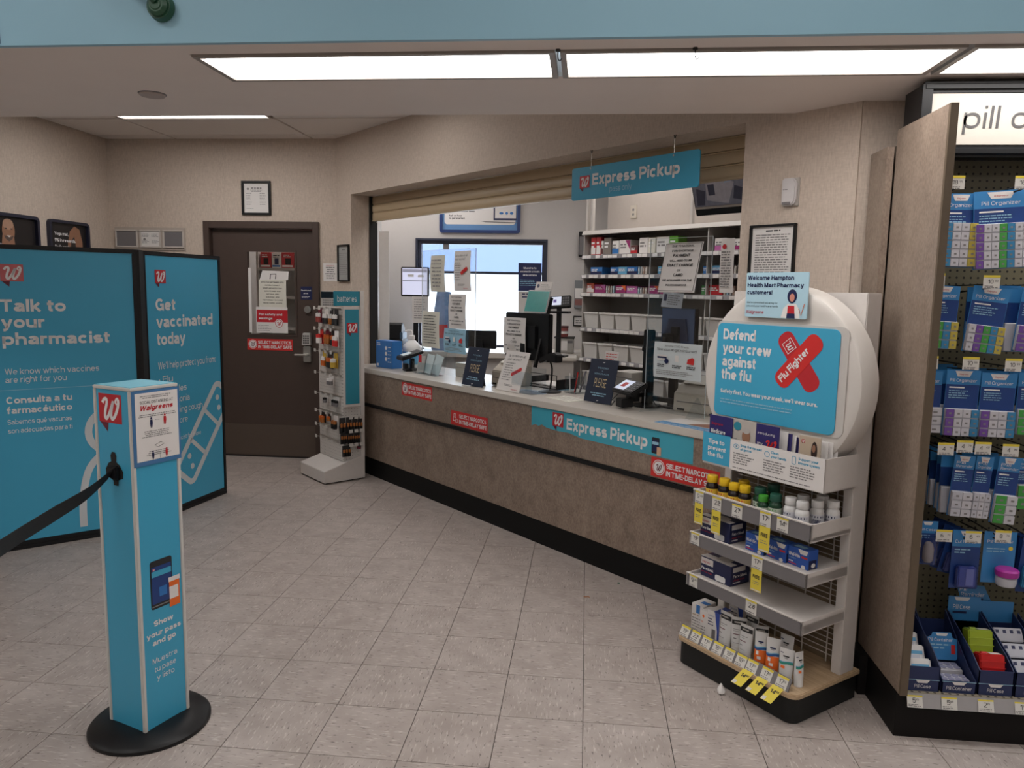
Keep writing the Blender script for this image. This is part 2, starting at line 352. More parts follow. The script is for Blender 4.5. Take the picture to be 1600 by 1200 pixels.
    if ch == '%': return w, [_arc(.17, .55, .12, .13, 0, 360, 14), _arc(w - .17, .17, .12, .13, 0, 360, 14), [(.2, 0), (w - .2, C)]]
    if ch == '?': return w, [_arc(m, c - .17, rx, .17, 165, -60, 10) + [(m, .30), (m, .20)], [(m, 0), (m, s)]]
def ribbon(m, P, wd):
    n = len(P); closed = n > 3 and math.hypot(P[0][0] - P[-1][0], P[0][1] - P[-1][1]) < 1e-6
    if closed: P = P[:-1]; n -= 1
    L = []; Rr = []
    for i in range(n):
        if closed: p, q = P[i - 1], P[(i + 1) % n]
        else: p, q = P[max(i - 1, 0)], P[min(i + 1, n - 1)]
        dx, dz = q[0] - p[0], q[1] - p[1]; l = math.hypot(dx, dz) or 1
        L.append((P[i][0] - dz / l * wd / 2, P[i][1] + dx / l * wd / 2)); Rr.append((P[i][0] + dz / l * wd / 2, P[i][1] - dx / l * wd / 2))
    for i in range(n if closed else n - 1):
        j = (i + 1) % n; m.append([Rr[i], Rr[j], L[j], L[i]])
TXT = {}
def text_mesh(t, bold, shear):
    """unit lettering mesh in the XY plane, cap height .72"""
    key = (t, bold, shear)
    if key in TXT: return TXT[key]
    s = .088 if bold <= 0 else (.112 if bold < .015 else .158); quads = []; x = 0; gap = .085 if bold < .015 else .062
    for ch in t:
        if ch == ' ': x += .24; continue
        wd, st = glyph(ch, s)
        for P in st:
            Q = []
            for p in P:
                q = (p[0] + x, p[1])
                if not Q or math.hypot(q[0] - Q[-1][0], q[1] - Q[-1][1]) > 1e-5: Q.append(q)
            ribbon(quads, Q, s)
        x += wd + gap
    vs = []; fs = []
    for q in quads:
        o = len(vs); vs += [(p[0] + shear * p[1], p[1], 0) for p in q]; fs.append((o, o + 1, o + 2, o + 3))
    me = bpy.data.meshes.new('lettering'); me.from_pydata(vs, [], fs)
    xs = [v[0] for v in vs] or [0, 1]
    TXT[key] = (me, min(xs), max(xs)); return TXT[key]
CAP = .72
class Face:
    """a flat face of a part: a runs to the right, b up, seen from the front (local -Y turned by rz)"""
    def __init__(s, parent, o=(0, 0, 0), rz=0): s.p = parent; s.o = Vector(o); s.rz = rad(rz)
    def put(s, ob, lay=1):
        ob.parent = s.p; r = Matrix.Rotation(s.rz, 3, 'Z')
        ob.location = s.o + r @ Vector((0, -.0007 * lay, 0)); ob.rotation_euler = (0, 0, s.rz); return ob
    def poly(s, name, pts, mat, lay=1): return s.put(MB().poly(pts, 0).build(name, mat, smooth=False), lay)
    def rect(s, name, a0, b0, a1, b1, mat, lay=1): return s.poly(name, [(a0, b0), (a1, b0), (a1, b1), (a0, b1)], mat, lay)
    def polys(s, name, plist, mat, lay=1):
        m = MB()
        for p in plist: m.poly(p, 0)
        return s.put(m.build(name, mat, smooth=False), lay)
    def text(s, t, a, b, h, mat, w=None, bold=0, al='L', lay=2, shear=0, rot=0, name='lettering'):
        """baseline left at (a,b), cap height h, optional total width w"""
        me, x0, x1 = text_mesh(t, bold, shear)
        sy = h / CAP; sx = (w / (x1 - x0)) if w else sy
        wd = (x1 - x0) * sx
        off = {'L': 0, 'C': -wd / 2, 'R': -wd}[al]
        m2 = me.copy(); m2.materials.clear(); m2.materials.append(mat)
        cr, sr = math.cos(rad(rot)), math.sin(rad(rot))
        for v in m2.vertices:
            p, q = (v.co.x - x0) * sx + off, v.co.y * sy
            v.co = (a + p * cr - q * sr, 0, b + p * sr + q * cr)
        o = bpy.data.objects.new(name, m2); COL.objects.link(o)
        return s.put(o, lay)
    def lines(s, a, b, w, n, lh, th, mat=None, lay=2, al='L', name='fine_print', jit=.35):
        """n rows of word-like bars going down from b"""
        m = MB(); rnd = random.Random(int((a + b * 7 + w * 13) * 1e4))
        for k in range(n):
            ln = w * (1 - jit * rnd.random()); z = b - k * lh
            x = a if al == 'L' else a + (w - ln) / 2; e = x + ln
            while x < e - .3 * th:
                q = min(e, x + th * rnd.uniform(1.5, 6)); m.poly([(x, z), (q, z), (q, z + th), (x, z + th)], 0); x = q + th * .8
        return s.put(m.build(name, mat or GREYINK, smooth=False), lay)
    def stroke(s, name, pts, wd, mat, lay=2, closed=False, clip=None):
        m = MB(); n = len(pts); L = []; R = []
        for i in range(n):
            if closed: p, q = pts[i - 1], pts[(i + 1) % n]
            else: p, q = pts[max(i - 1, 0)], pts[min(i + 1, n - 1)]
            dx, dz = q[0] - p[0], q[1] - p[1]; l = math.hypot(dx, dz) or 1
            w_ = wd(i / (n - 1)) if callable(wd) else wd
            L.append((pts[i][0] - dz / l * w_ / 2, pts[i][1] + dx / l * w_ / 2)); R.append((pts[i][0] + dz / l * w_ / 2, pts[i][1] - dx / l * w_ / 2))
        for i in range(n if closed else n - 1):
            j = (i + 1) % n; m.poly([R[i], R[j], L[j], L[i]], 0)
        if clip is not None:
            m2 = MB()
            for f in m.f:
                P = [(m.v[k][0], m.v[k][2]) for k in f]; Q = []
                for k in range(4):
                    p, q = P[k], P[(k + 1) % 4]
                    if p[0] <= clip: Q.append(p)
                    if (p[0] - clip) * (q[0] - clip) < 0: t = (clip - p[0]) / (q[0] - p[0]); Q.append((clip, p[1] + t * (q[1] - p[1])))
                if len(Q) > 2: m2.poly(Q, 0)
            m = m2
        return s.put(m.build(name, mat, smooth=False), lay)
    def logo(s, a, b, w, lay=2, red=None):
        """red speech flag with a white script letter; (a,b) is its lower left corner, w its width"""
        h = w * .86
        s.poly('logo_flag', [(a, b + h * .02), (a + w, b), (a + w, b + h), (a, b + h)], red or RED, lay)
        s.poly('logo_tail', [(a + w * .03, b + h * .02), (a + w * .40, b + h * .01), (a + w * .36, b - h * .32)], DRED, lay)
        s.script_w(a + w * .08, b + h * .06, w * .84, h * .88, WPRINT, lay + 1)
    def script_w(s, a, b, w, h, mat, lay, name='logo_letter'):
        K = [(.08, .70), (.15, .84), (.27, .86), (.31, .70), (.27, .42), (.28, .18), (.37, .10), (.48, .28), (.58, .58), (.64, .80), (.60, .52), (.59, .25), (.67, .10), (.80, .24), (.90, .56), (.90, .82), (.80, .90), (.75, .78), (.84, .68)]
        P = catmull(K, 5)
        s.stroke(name, [(a + (p[0] + .16 * (p[1] - .5)) * w, b + p[1] * h) for p in P], lambda t: w * (.125 if t < .88 else .075), mat, lay)
def catmull(K, n):
    P = []
    for i in range(len(K) - 1):
        p0, p1, p2, p3 = K[max(i - 1, 0)], K[i], K[i + 1], K[min(i + 2, len(K) - 1)]
        for k in range(n):
            t = k / n
            P.append(tuple(.5 * (2 * p1[j] + (p2[j] - p0[j]) * t + (2 * p0[j] - 5 * p1[j] + 4 * p2[j] - p3[j]) * t * t + (3 * p1[j] - p0[j] - 3 * p2[j] + p3[j]) * t ** 3) for j in range(len(p1))))
    P.append(K[-1]); return P
def curve3(K, n=6): return catmull([tuple(k) for k in K], n)
# ------------------------------------------------------------------ the setting
def floor():
    T = .3048
    fl = struct(MB().box(-7, 5, -9, 6, -.06, -.004).build('floor', M('tile_joint', (.03, .025, .022), .9)))
    tm = MB().box(-T / 2 + .0013, T / 2 - .0013, -T / 2 + .0013, T / 2 - .0013, -.004, 0)
    first = None; rest = MB()
    for i in range(-23, 16):
        for j in range(-29, 20):
            x, y = (i + .5) * T, (j + .5) * T
            dx, dy = x + .03, y + 2.577
            a = math.degrees(math.atan2(dx, dy)) + 5.54
            seen = -1.35 < y < 3.95 and x + y < 1.9 and -39 < a < 38 and x > -4.3 and not (x > 1.2 and y > .2) and not (x < -2.75 and y > 2.9 and x < -3.45) and not (x < -3.1 and y - x > 5.0 and y < 2.8)
            if seen:
                if first is None: o = first = tm.build('tile', TILE, fl, smooth=False)
                else: o = bpy.data.objects.new('tile', first.data); COL.objects.link(o); o.parent = fl
                o.location = (x, y, 0); o.rotation_euler[2] = PI / 2 * ((i + j) % 2)
            else: rest.box(x - T / 2 + .0013, x + T / 2 - .0013, y - T / 2 + .0013, y + T / 2 - .0013, -.004, 0)
    tag(rest.build('tile_field', TILE, fl, smooth=False), kind='stuff')
floor()
# back wall with the doorway
struct(MB().box(-4.42, -3.40, 3.87, 3.99, 0, 2.95).box(-2.36, -2.19, 3.87, 3.99, 0, 2.95).box(-3.40, -2.36, 3.87, 3.99, 2.10, 2.95).build('wall_back', WALLP))
struct(MB().box(-4.40, -4.28, -.15, 3.87, 0, 2.95).build('wall_left', WALLP))
wd = MB()
wd.box(-4.292, -4.031, 1.181, 1.42, 0, 2.95).box(-.252, .276, 1.181, 1.42, 0, 2.95).box(-4.031, -.252, 1.181, 1.42, 2.314, 2.95)
o = struct(wd.build('wall_diagonal', WALLP)); o.rotation_euler[2] = rad(-45)
struct(MB().box(1.035, 3.4, .64, .76, 0, 2.95).build('wall_right', WALLP))
SOFP = M('soffit_paint', (.80, .72, .67), .8, var=.03, scale=5)
struct(MB().box(-6, 3.4, -.15, -.05, 2.316, 2.44).box(-6, 3.4, .258, .845, 2.316, 2.44).box(-6, -1.385, -.05, .258, 2.316, 2.44).box(-6, 3.4, .745, .845, 2.44, 2.84).build('soffit', SOFP))
fa = struct(MB().box(-6, 3.4, -.17, -.15, 2.314, 3.55).build('wall_fascia', M('blue_paint', (.30, .53, .66), .55, var=.05, scale=2)))
MB().box(-1.972, -1.964, -.173, -.17, 2.32, 3.5).build('panel_joint', M('fascia_joint', (.10, .20, .28), .6), fa)
# lower ceiling of the alcove and pharmacy
CEIL = M('ceiling_panel', (.72, .66, .62), .9, var=.06, scale=120, bump=.2)
ce = struct(MB().box(-4.42, 3.4, .80, 5.35, 2.812, 2.86).build('ceiling', M('ceiling_grid', (.60, .55, .51), .6)))
for i in range(-2, 6):
    for j in range(-4, 4):
        x0 = -3.63 + 1.22 * (i - 0); y0 = 3.10 + .61 * j
        if i == 0 and j == -1: continue
        if x0 < -4.9 or x0 > 3 or y0 < .8 or y0 > 5.2: continue
        xa, xb = max(x0, -4.28) + .012, min(x0 + 1.22, 3.3) - .012
        if (i, j) in ((1, -2), (3, 1), (1, 2), (3, -1), (2, 0), (0, 2)): continue
        MB().box(xa, xb, y0 + .012, min(y0 + .61, 5.3) - .012, 2.80, 2.813).build('ceiling_panel', CEIL, ce, smooth=False)
# pharmacy room behind
struct(MB().box(-4.42, -1.80, 5.20, 5.32, 0, 2.95).box(-.455, 3.4, 5.20, 5.32, 0, 2.95).box(-1.80, -.455, 5.20, 5.32, 2.05, 2.95).box(-1.80, -.455, 5.20, 5.32, 0, .93).build('wall_window', OFFW))
struct(MB().box(-4.42, -4.30, 3.99, 5.2, 0, 2.95).build('wall_inner_left', OFFW))
struct(MB().box(3.3, 3.42, .76, 5.2, 0, 2.95).build('wall_inner_right', OFFW))
# the shop behind the camera
SHOP = M('shop_paint', (.55, .50, .45), .8)
struct(MB().box(-7, 5, -9, -.17, 3.5, 3.6).build('ceiling_shop', M('shop_ceiling', (.62, .58, .55), .9)))
struct(MB().box(-7.1, -7, -9, -.15, 0, 3.6).box(-7.1, -4.40, -.17, -.15, 0, 2.32).box(5, 5.1, -9, .64, 0, 3.6).box(-7, 5, -9.1, -9, 0, 3.6).box(3.4, 5, -.17, -.15, 2.3, 3.6).box(3.38, 5, .62, .64, 0, 3.6).build('wall_shop', SHOP))

def troffer(x0, x1, y0, y1, z, label, strength, group=None, col=(1, .965, .94)):
    """recessed fluorescent fixture seen from below"""
    t = thing('ceiling_light', label, 'ceiling light', ((x0 + x1) / 2, (y0 + y1) / 2, z), group=group)
    a, b = (x1 - x0) / 2, (y1 - y0) / 2
    fr = MB()
    for q in ((-a, a, -b, -b + .018), (-a, a, b - .018, b), (-a, -a + .02, -b + .018, b - .018), (a - .02, a, -b + .018, b - .018)): fr.box(q[0], q[1], q[2], q[3], -.008, .012)
    fr.build('frame', M('fixture_frame', (.33, .29, .26), .5), t)
    MB().box(-a + .02, a - .02, -b + .018, b - .018, .004, .008).build('diffuser', M('diffuser_%s' % strength, col, .5, var=0, emit=strength), t, smooth=False)
    MB().box(-a + .004, a - .004, -b + .004, b - .004, .012, .10).build('housing', GREYW, t)
    return t
troffer(-1.378, -.157, -.045, .255, 2.316, 'ceiling light left of the seam, long white panel above the totem', TROFFER)
troffer(-.140, 1.105, -.045, .255, 2.316, 'middle long ceiling light above the hanging blue sign', TROFFER)
troffer(1.122, 2.36, -.045, .255, 2.316, 'ceiling light cut off by the right edge above the pill sign', TROFFER)
troffer(-3.63 + .012, -2.41 - .012, 2.49 + .012, 3.10 - .012, 2.802, 'ceiling light panel in the alcove in front of the brown door', 4.0)
for i, j in ((1, -2), (3, 1), (1, 2), (3, -1), (2, 0), (0, 2)):  # unseen lights; the panel above the stock shelf is added to brighten its cartons
    troffer(-3.63 + 1.22 * i + .012, -3.63 + 1.22 * (i + 1) - .012, 3.10 + .61 * j + .012, 3.10 + .61 * (j + 1) - .012, 2.802, 'unseen ceiling light panel inside the pharmacy behind the header', INNER if (i,j)!=(1,-2) else 2.0, 'pharmacy ceiling lights')
for x in (-5.4, -2.4, .6, 3.6):
    for y in (-1.6, -4.0, -6.4):
        troffer(x - .61, x + .61, y - .3, y + .3, 3.49, 'shop ceiling light out of view behind the camera', STORE, 'shop ceiling lights')
# hooks clipped to the light rails
for x, l in ((-.146, 'small black hook clip on the rail between the two long lights'), (.285, 'small wire hook hanging from the front rail of the middle light')):
    MB().tube(curve3([(x, -.052, 2.312), (x, -.054, 2.290), (x + .006, -.054, 2.280), (x + .012, -.054, 2.288)], 3), .0018, 6).cyl((x, -.052, 2.316), (x, -.052, 2.31), .008, 8).build('ceiling_hook', BLKM)
    tag(bpy.data.objects[-1] if False else COL.objects[-1], l, 'hook')
# round cover on the soffit
t = thing('smoke_detector', 'round white disc cover on the soffit left of the lights', 'detector', (-1.815, .452, 2.316))
MB().lathe([(.050, 0), (.050, -.006), (.046, -.010), (.012, -.012)], 32).build('cover', M('soffit_disc', (.46, .39, .36), .6), t)
MB().lathe([(.054, 0), (.054, -.002), (.05, -.003)], 32).build('rim', GREYM, t)
# green fitting on the blue fascia
t = thing('wall_fitting', 'dark green pipe fitting with a round flange on the blue fascia', 'pipe', (-1.402, -.17, 2.42))
GRN = M('green_enamel', (.022, .085, .045), .4)
MB().cyl((0, 0, 0), (0, -.03, 0), .044, 28, .038).cyl((0, -.03, 0), (0, -.045, 0), .036, 28, .02).build('flange', GRN, t, bevel=.004)
MB().tube(curve3([(0, -.04, .01), (-.02, -.06, .035), (-.05, -.06, .05), (-.085, -.055, .06), (-.13, -.05, .085)], 6), .014, 10).build('pipe', GRN, t)
MB().cyl((-.055, -.06, .05), (-.075, -.058, .056), .019, 12).build('coupling', GRN, t)

# ------------------------------------------------------------------ door
def door():
    fr = struct(MB().box(-3.40, -3.345, 3.845, 3.99, 0, 2.10).box(-2.41, -2.355, 3.845, 3.99, 0, 2.10).box(-3.345, -2.41, 3.845, 3.99, 2.04, 2.10)
                .box(-3.345, -3.33, 3.93, 3.99, 0, 2.04).box(-2.425, -2.41, 3.93, 3.99, 0, 2.04).build('trim_1', BROWN, bevel=.003))
    d = thing('door_1', None, None, (-2.8775, 3.90, 0)); struct(d)
    a = .462                                                          # half width; the window is x -.15..+.285
    wx0, wx1, wz0, wz1 = -.150, .288, 1.115, 1.845
    MB().box(-a, wx0, 0, .045, .012, 2.035).box(wx1, a, 0, .045, .012, 2.035).box(wx0, wx1, 0, .045, .012, wz0).box(wx0, wx1, 0, .045, wz1, 2.035).build('door_leaf', BROWN, d)
    MB().frame(wx0 - .012, wx1 + .012, wz0 - .012, wz1 + .012, .016, -.006, .012).build('window_bead', BROWN, d)
    MB().box(wx0, wx1, .02, .026, wz0, wz1).build('pane', GLASS, d)
    MB().box(-a + .01, a - .01, -.003, 0, .02, .30).build('kick_plate', BROWNL, d)
    MB().box(-a, a, .0, .05, 0.001, .012).build('threshold', BLKM, d)
    # lever, keypad lock and deadbolt
    lk = MB().box(.355, .425, -.025, 0, .88, 1.02).build('lock_plate', CHROME, d, bevel=.006)
    MB().cyl((.40, -.025, .945), (.40, -.06, .945), .014, 12).tube([(.40, -.055, .945), (.36, -.058, .945), (.29, -.055, .945)], .010, 8).build('lever_handle', CHROME, lk)
    kp = MB().prism([(.352, 1.03), (.432, 1.03), (.428, 1.14), (.362, 1.14)], -.045, 0).build('keypad', M('keypad_grey', (.50, .48, .46), .4), d, bevel=.004)
    f = Face(d, (0, -.046, 0))
    f.polys('keypad_button', [[(.366 + .019 * i, 1.045 + .02 * j), (.380 + .019 * i, 1.045 + .02 * j), (.380 + .019 * i, 1.059 + .02 * j), (.366 + .019 * i, 1.059 + .02 * j)] for i in range(3) for j in range(4)], INK)
    MB().cyl((.40, 0, 1.345), (.40, -.022, 1.345), .032, 20).cyl((.40, -.02, 1.345), (.40, -.03, 1.345), .016, 14).build('deadbolt', CHROME, d, bevel=.003)
    f = Face(d)
    f.rect('sticker', .335, 1.43, .437, 1.545, NAVY); f.text('Restricted', .34, 1.505, .013, WPRINT, w=.088, bold=.02); f.text('area', .36, 1.48, .013, WPRINT, bold=.02); f.lines(.345, 1.455, .08, 2, .01, .004, WPRINT)
    # things fixed to the glass and door
    f = Face(d, (0, -.007, 0))
    f.rect('paper_notice', -.045, 1.36, .205, 1.60, CREAM, 1)
    for k, q in enumerate(('EFFECTIVE SEPTEMBER 20TH', 'OUR NEW PHARMACY', 'HOURS ARE AS FOLLOWS', 'MON-FRI 9AM - 9PM', 'SAT 9AM - 6PM', 'SUN 10AM - 6PM', 'THE PHARMACY IS CLOSED', 'FROM 1:30PM - 2:00PM')):
        f.text(q, .08, 1.572 - .026 * k, .010, INK, w=.011 * len(q) * .78, bold=.01, al='C', lay=3)
    f.poly('paper_tab', [(-.035, 1.60), (.225, 1.60), (.23, 1.675), (-.01, 1.68)], PAPER, .5)
    f.stroke('binder_clip', [(.06, 1.605), (.065, 1.648), (.115, 1.65), (.11, 1.607)], .007, INK, 3)
    f.rect('safety_sign', -.075, 1.13, .215, 1.36, PAPER, 2); f.rect('safety_sign_band', -.07, 1.225, .215, 1.335, RED, 3)
    f.text('For safety and', -.05, 1.285, .020, WPRINT, w=.215, bold=.02, lay=4); f.text('savings', -.05, 1.25, .020, WPRINT, w=.125, bold=.02, lay=4)
    f.poly('safety_seal', ell(.135, 1.215, .040), WPRINT, 4); f.stroke('safety_seal_ring', ell(.135, 1.215, .033), .005, RED, 5, True); f.script_w(.115, 1.195, .04, .04, RED, 5)
    f.lines(-.06, 1.195, .13, 4, .015, .004, GREYINK, 4)
    f.rect('light_strip', -.140, 1.13, -.115, 1.70, PAPER, 2)
    st = narcotics(f.p, -.165, .975, (0, -.004, 0))
def narcotics(parent, a, b, o=(0, 0, 0), pad=False, w=.42, h=.10):
    """red sticker: seal or padlock at the left, two lines of white capitals"""
    f = Face(parent, o)
    if parent.name.startswith('door'):
        st = f.rect('sticker', a, b, a + w, b + h, SRED, 1); g = f; la = 3
    else:
        st = f.rect('sticker', a, b, a + w, b + h, SRED, 1); g = Face(st); la = 2
    if pad:
        g.stroke('padlock_mark', [(a + .03, b + .03), (a + .03, b + .055), (a + .06, b + .055), (a + .06, b + .03), (a + .03, b + .03)], .006, WPRINT, la)
        g.stroke('padlock_shackle', [(a + .035 + .0 * k, b + .055) if k == 0 else (a + .045 + .012 * math.cos(rad(180 - 30 * k)), b + .068 + .014 * math.sin(rad(180 - 30 * k))) for k in range(7)] + [(a + .057, b + .055)], .005, WPRINT, la)
        g.stroke('clock_mark', ell(a + .068, b + .032, .013), .004, WPRINT, la, True)
    else:
        g.poly('seal', ell(a + .052, b + .052, .040), WPRINT, la); g.stroke('seal_ring', ell(a + .052, b + .052, .034), .004, SRED, la + 1, True)
        g.poly('seal_heart', ell(a + .052, b + .052, .020), WPRINT, la + 1); g.script_w(a + .034, b + .032, .038, .04, DRED, la + 2)
    g.text('SELECT NARCOTICS', a + .10, b + .056, .027, WPRINT, w=w - .115, bold=.025, lay=la); g.text('IN TIME-DELAY SAFE', a + .10, b + .017, .027, WPRINT, w=w - .11, bold=.025, lay=la)
    return st
door()
# shelf behind the door window
t = thing('stock_shelf', 'grey stock shelf seen through the door window', 'shelf', (-2.74, 4.42, 0))
MB().box(-.42, .34, .30, .32, .2, 2.1).build('back_panel', GREYW, t); MB().box(-.44, -.42, 0, .32, .0, 2.1).build('side_panel', GREYW, t)
for z in (.3, .75, 1.15, 1.45, 1.717): MB().box(-.42, .34, 0, .30, z - .025, z).build('shelf', GREYW, t)
for k, (x, wd_, c, h) in enumerate(((-.405, .105, RED, .145), (-.292, .09, PAPER, .14), (-.195, .12, RED, .145), (-.068, .12, RED, .145))):
    n = ('leftmost red carton with a dark figure on the shelf behind the door window', 'white carton with a blue picture on the shelf behind the door window', 'red carton right of the white one behind the door window', 'rightmost red carton half hidden behind the door window')[k]
    q = thing('stock_box', n, 'box', (-2.74 + x, 4.44, 1.718), group='cartons behind the door window')
    MB().box(0, wd_, 0, .16, 0, h).build('carton', c, q, bevel=.002)
    f = Face(q); f.rect('picture', .3 * wd_, .03, .75 * wd_, .09, NAVY if c is PAPER else BLACK); f.lines(.15 * wd_, h - .03, .7 * wd_, 2, .015, .008, WPRINT if c is RED else INK); f.rect('band', .05 * wd_, .008, .9 * wd_, .025, WPRINT if c is RED else BLUE)
for x, z, c, n in ((.16, 1.15, M('green_print', (.04, .22, .05), .5), 'green carton on the stock shelf behind the door window'), (.02, 1.15, YEL, 'yellow carton on the stock shelf behind the door window'), (.1, 1.45, PAPER, 'white carton on the middle stock shelf behind the door window')):
    q = thing('stock_box', n, 'box', (-2.74 + x, 4.45, z), group='cartons behind the door window'); MB().box(0, .11, 0, .15, 0, .17).build('carton', c, q, bevel=.002); Face(q).lines(.01, .12, .09, 3, .025, .008, INK)
# ------------------------------------------------------------------ framed things on the walls
def framed(name, label, w, h, loc, rz, t=.02, fm=None, bg=None, depth=.02, cat='frame', rnd=0, tilt=0):
    """frame hung on a wall; origin at the middle of the lower edge of its back"""
    q = thing(name, label, cat, loc, rz, tilt)
    if rnd:
        m = MB(); n = len(rrect(0, 1, 0, 1, .1)); o = rrect(-w / 2, w / 2, 0, h, rnd); i_ = rrect(-w / 2 + t, w / 2 - t, t, h - t, max(rnd - t, .004))
        vs = [(p[0], -depth, p[1]) for p in o] + [(p[0], -depth, p[1]) for p in i_] + [(p[0], 0, p[1]) for p in o] + [(p[0], -.004, p[1]) for p in i_]
        fs = []
        for k in range(n):
            j = (k + 1) % n; fs += [(k, j, n + j, n + k), (j, k, 2 * n + k, 2 * n + j), (n + k, n + j, 3 * n + j, 3 * n + k)]
        m.add(vs, fs).build('frame', fm or BLACK, q, tidy=True)
    else: MB().frame(-w / 2, w / 2, 0, h, t, -depth, 0).build('frame', fm or BLACK, q, bevel=.002)
    MB().box(-w / 2 + t * .8, w / 2 - t * .8, -.006, -.001, t * .8, h - t * .8).build('sheet', bg or PAPER, q)
    return q, Face(q, (0, -.006, 0))
# certificate above the door
q, f = framed('certificate', 'small certificate in a black frame above the brown door', .262, .29, (-2.912, 3.87, 2.155), 0)
f.lines(-.07, .225, .14, 1, .01, .007, INK, al='C'); f.lines(-.06, .21, .12, 2, .012, .004, al='C'); f.poly('seal', ell(-.075, .222, .010), GREYINK)
f.lines(-.09, .18, .05, 6, .018, .004); f.lines(.03, .18, .06, 6, .018, .004); f.lines(-.09, .055, .08, 1, .01, .004)
# triple name plate
q = thing('plaque_strip', 'strip of three silver plaques on the wall left of the door', 'plaque', (-3.895, 3.87, 1.84))
MB().box(-.335, .325, -.010, 0, .0, .20).build('backing', M('plaque_backing', (.42, .36, .31), .6), q, bevel=.003)
for k, (x0, x1, m) in enumerate(((-.325, -.115, GREYM), (-.095, .10, PAPER), (.12, .315, GREYM))):
    p = MB().frame(x0, x1, .022, .178, .014, -.024, -.010).build('plaque_frame', M('plaque_rim', (.55, .50, .46), .4), q, bevel=.003)
    MB().box(x0 + .012, x1 - .012, -.016, -.010, .034, .166).build('plate', m, p)
f = Face(q, (0, -.017, 0))
for x in (-.075, .015):
    for z in (.14, .085): f.lines(x, z, .07, 3, .011, .004)
f.poly('mark', ell(-.05, .095, .012), GREYINK)
# two posters on the left wall, seen over the screen
DP = M('poster_dark', (.014, .012, .013), .4)
NF = M('navy_frame', (.016, .018, .038), .4)
q, f = framed('framed_poster', 'framed poster of a bald smiling man, above the screen at the far left', .58, .78, (-4.28, 2.672, 1.262), 90, .025, NF, DP, .03, 'poster', .04)
f.poly('portrait_shirt', [(-.24, .36), (-.20, .50), (-.1, .56), (.06, .555), (.17, .50), (.22, .36)], M('shirt_print', (.34, .31, .36), .7, var=.1))
f.poly('portrait_neck', [(-.08, .55), (.05, .55), (.04, .62), (-.07, .62)], SKIN, 2)
f.poly('portrait_head', ell(-.01, .655, .062, .085), SKIN, 3); f.poly('portrait_scalp', ell(-.012, .70, .052, .040), M('scalp_print', (.42, .25, .17), .5, var=.08), 4)
f.polys('portrait_eyes', [ell(-.035, .668, .011, .004), ell(.018, .668, .011, .004)], INK, 5); f.poly('portrait_beard', [(-.055, .62), (-.045, .595), (-.01, .575), (.025, .595), (.038, .62), (.0, .605)], M('beard_print', (.10, .07, .06), .7), 4)
f.poly('portrait_smile', [(-.03, .618), (.012, .618), (-.008, .606)], WPRINT, 5)
f.poly('portrait_hand', ell(-.16, .53, .05, .03), SKIN, 3)
q, f = framed('framed_poster', 'framed dark poster with white lines of text, above the screen by the corner', .485, .78, (-4.28, 3.312, 1.262), 90, .022, NF, DP, .03, 'poster', .04)
f.poly('figure_print', [(-.02, .36), (-.01, .60), (.02, .70), (.08, .745), (.14, .72), (.17, .62), (.17, .48), (.19, .36)], SKIN); f.poly('figure_cloth', [(.0, .36), (.03, .62), (.07, .66), (.10, .50), (.09, .36)], DP, 2)
for k, s in enumerate(('Yoga mat,', '5% in rewards.', 'Body wash,', '10% in rewards.')): f.text(s, -.165, .66 - .052 * k, .026, WPRINT, w=.018 * len(s), bold=.03, lay=3)
# paper and frame right of the door, alarm keypad
q = tag(MB().box(-.062, .062, -.002, 0, 0, .155).build('wall_notice', PAPER), 'white paper notice taped to the wall right of the brown door', 'paper'); q.location = (-2.262, 3.87, 1.595)
f = Face(q, (0, -.002, 0)); f.text('Walgreens', 0, .130, .010, RED, w=.07, al='C', shear=.3); 
f.lines(-.045, .115, .09, 6, .018, .006, INK, al='C')
q, f = framed('framed_notice', 'narrow grey notice in a black frame beside the opening, left end', .205, .31, D(-4.155, 1.181, 1.595), -45, .012, BLACK, M('grey_paper', (.36, .36, .35), .7))
f.lines(-.03, .265, .06, 1, .01, .007, INK); f.lines(-.08, .235, .16, 12, .016, .005)
q = thing('alarm_keypad', 'white alarm keypad with a dark display above the battery rack', 'keypad', (-2.272, 3.87, 1.375))
MB().box(-.068, .068, -.03, 0, 0, .135).build('case', GREYW, q, bevel=.006); MB().box(-.064, .064, -.033, -.03, .075, .13).build('display', M('lcd_dark', (.01, .014, .02), .2), q)
Face(q, (0, -.031, 0)).polys('button', [[(-.05 + .02 * i, .01 + .02 * j), (-.035 + .02 * i, .01 + .02 * j), (-.035 + .02 * i, .022 + .02 * j), (-.05 + .02 * i, .022 + .02 * j)] for i in range(5) for j in range(3)], GREYINK)
# right pier: sensor box and framed notice
q = thing('wall_sensor', 'white plastic sensor box on the wall right of the opening', 'sensor', D(-.004, 1.181, 1.928), -45)
MB().box(-.036, .036, -.012, 0, 0, .118).build('back', GREYW, q, bevel=.002)
MB().prism([(-.034, .002), (.02, .002), (.034, .02), (.034, .098), (.02, .116), (-.034, .116)], -.032, -.012).build('case', M('sensor_white', (.58, .55, .55), .4), q, bevel=.006)
MB().box(-.026, .012, -.034, -.030, .006, .016).build('slot', GREYM, q); Face(q, (0, -.033, 0)).lines(-.024, .066, .03, 1, .01, .003)
q, f = framed('framed_notice', 'framed page of dense print on the wall above the flu stand', .224, .305, D(-.080, 1.181, 1.550), -45, .010)
f.lines(-.05, .275, .10, 1, .01, .006, INK, al='C'); f.lines(-.085, .258, .17, 22, .0108, .0045, jit=.12)

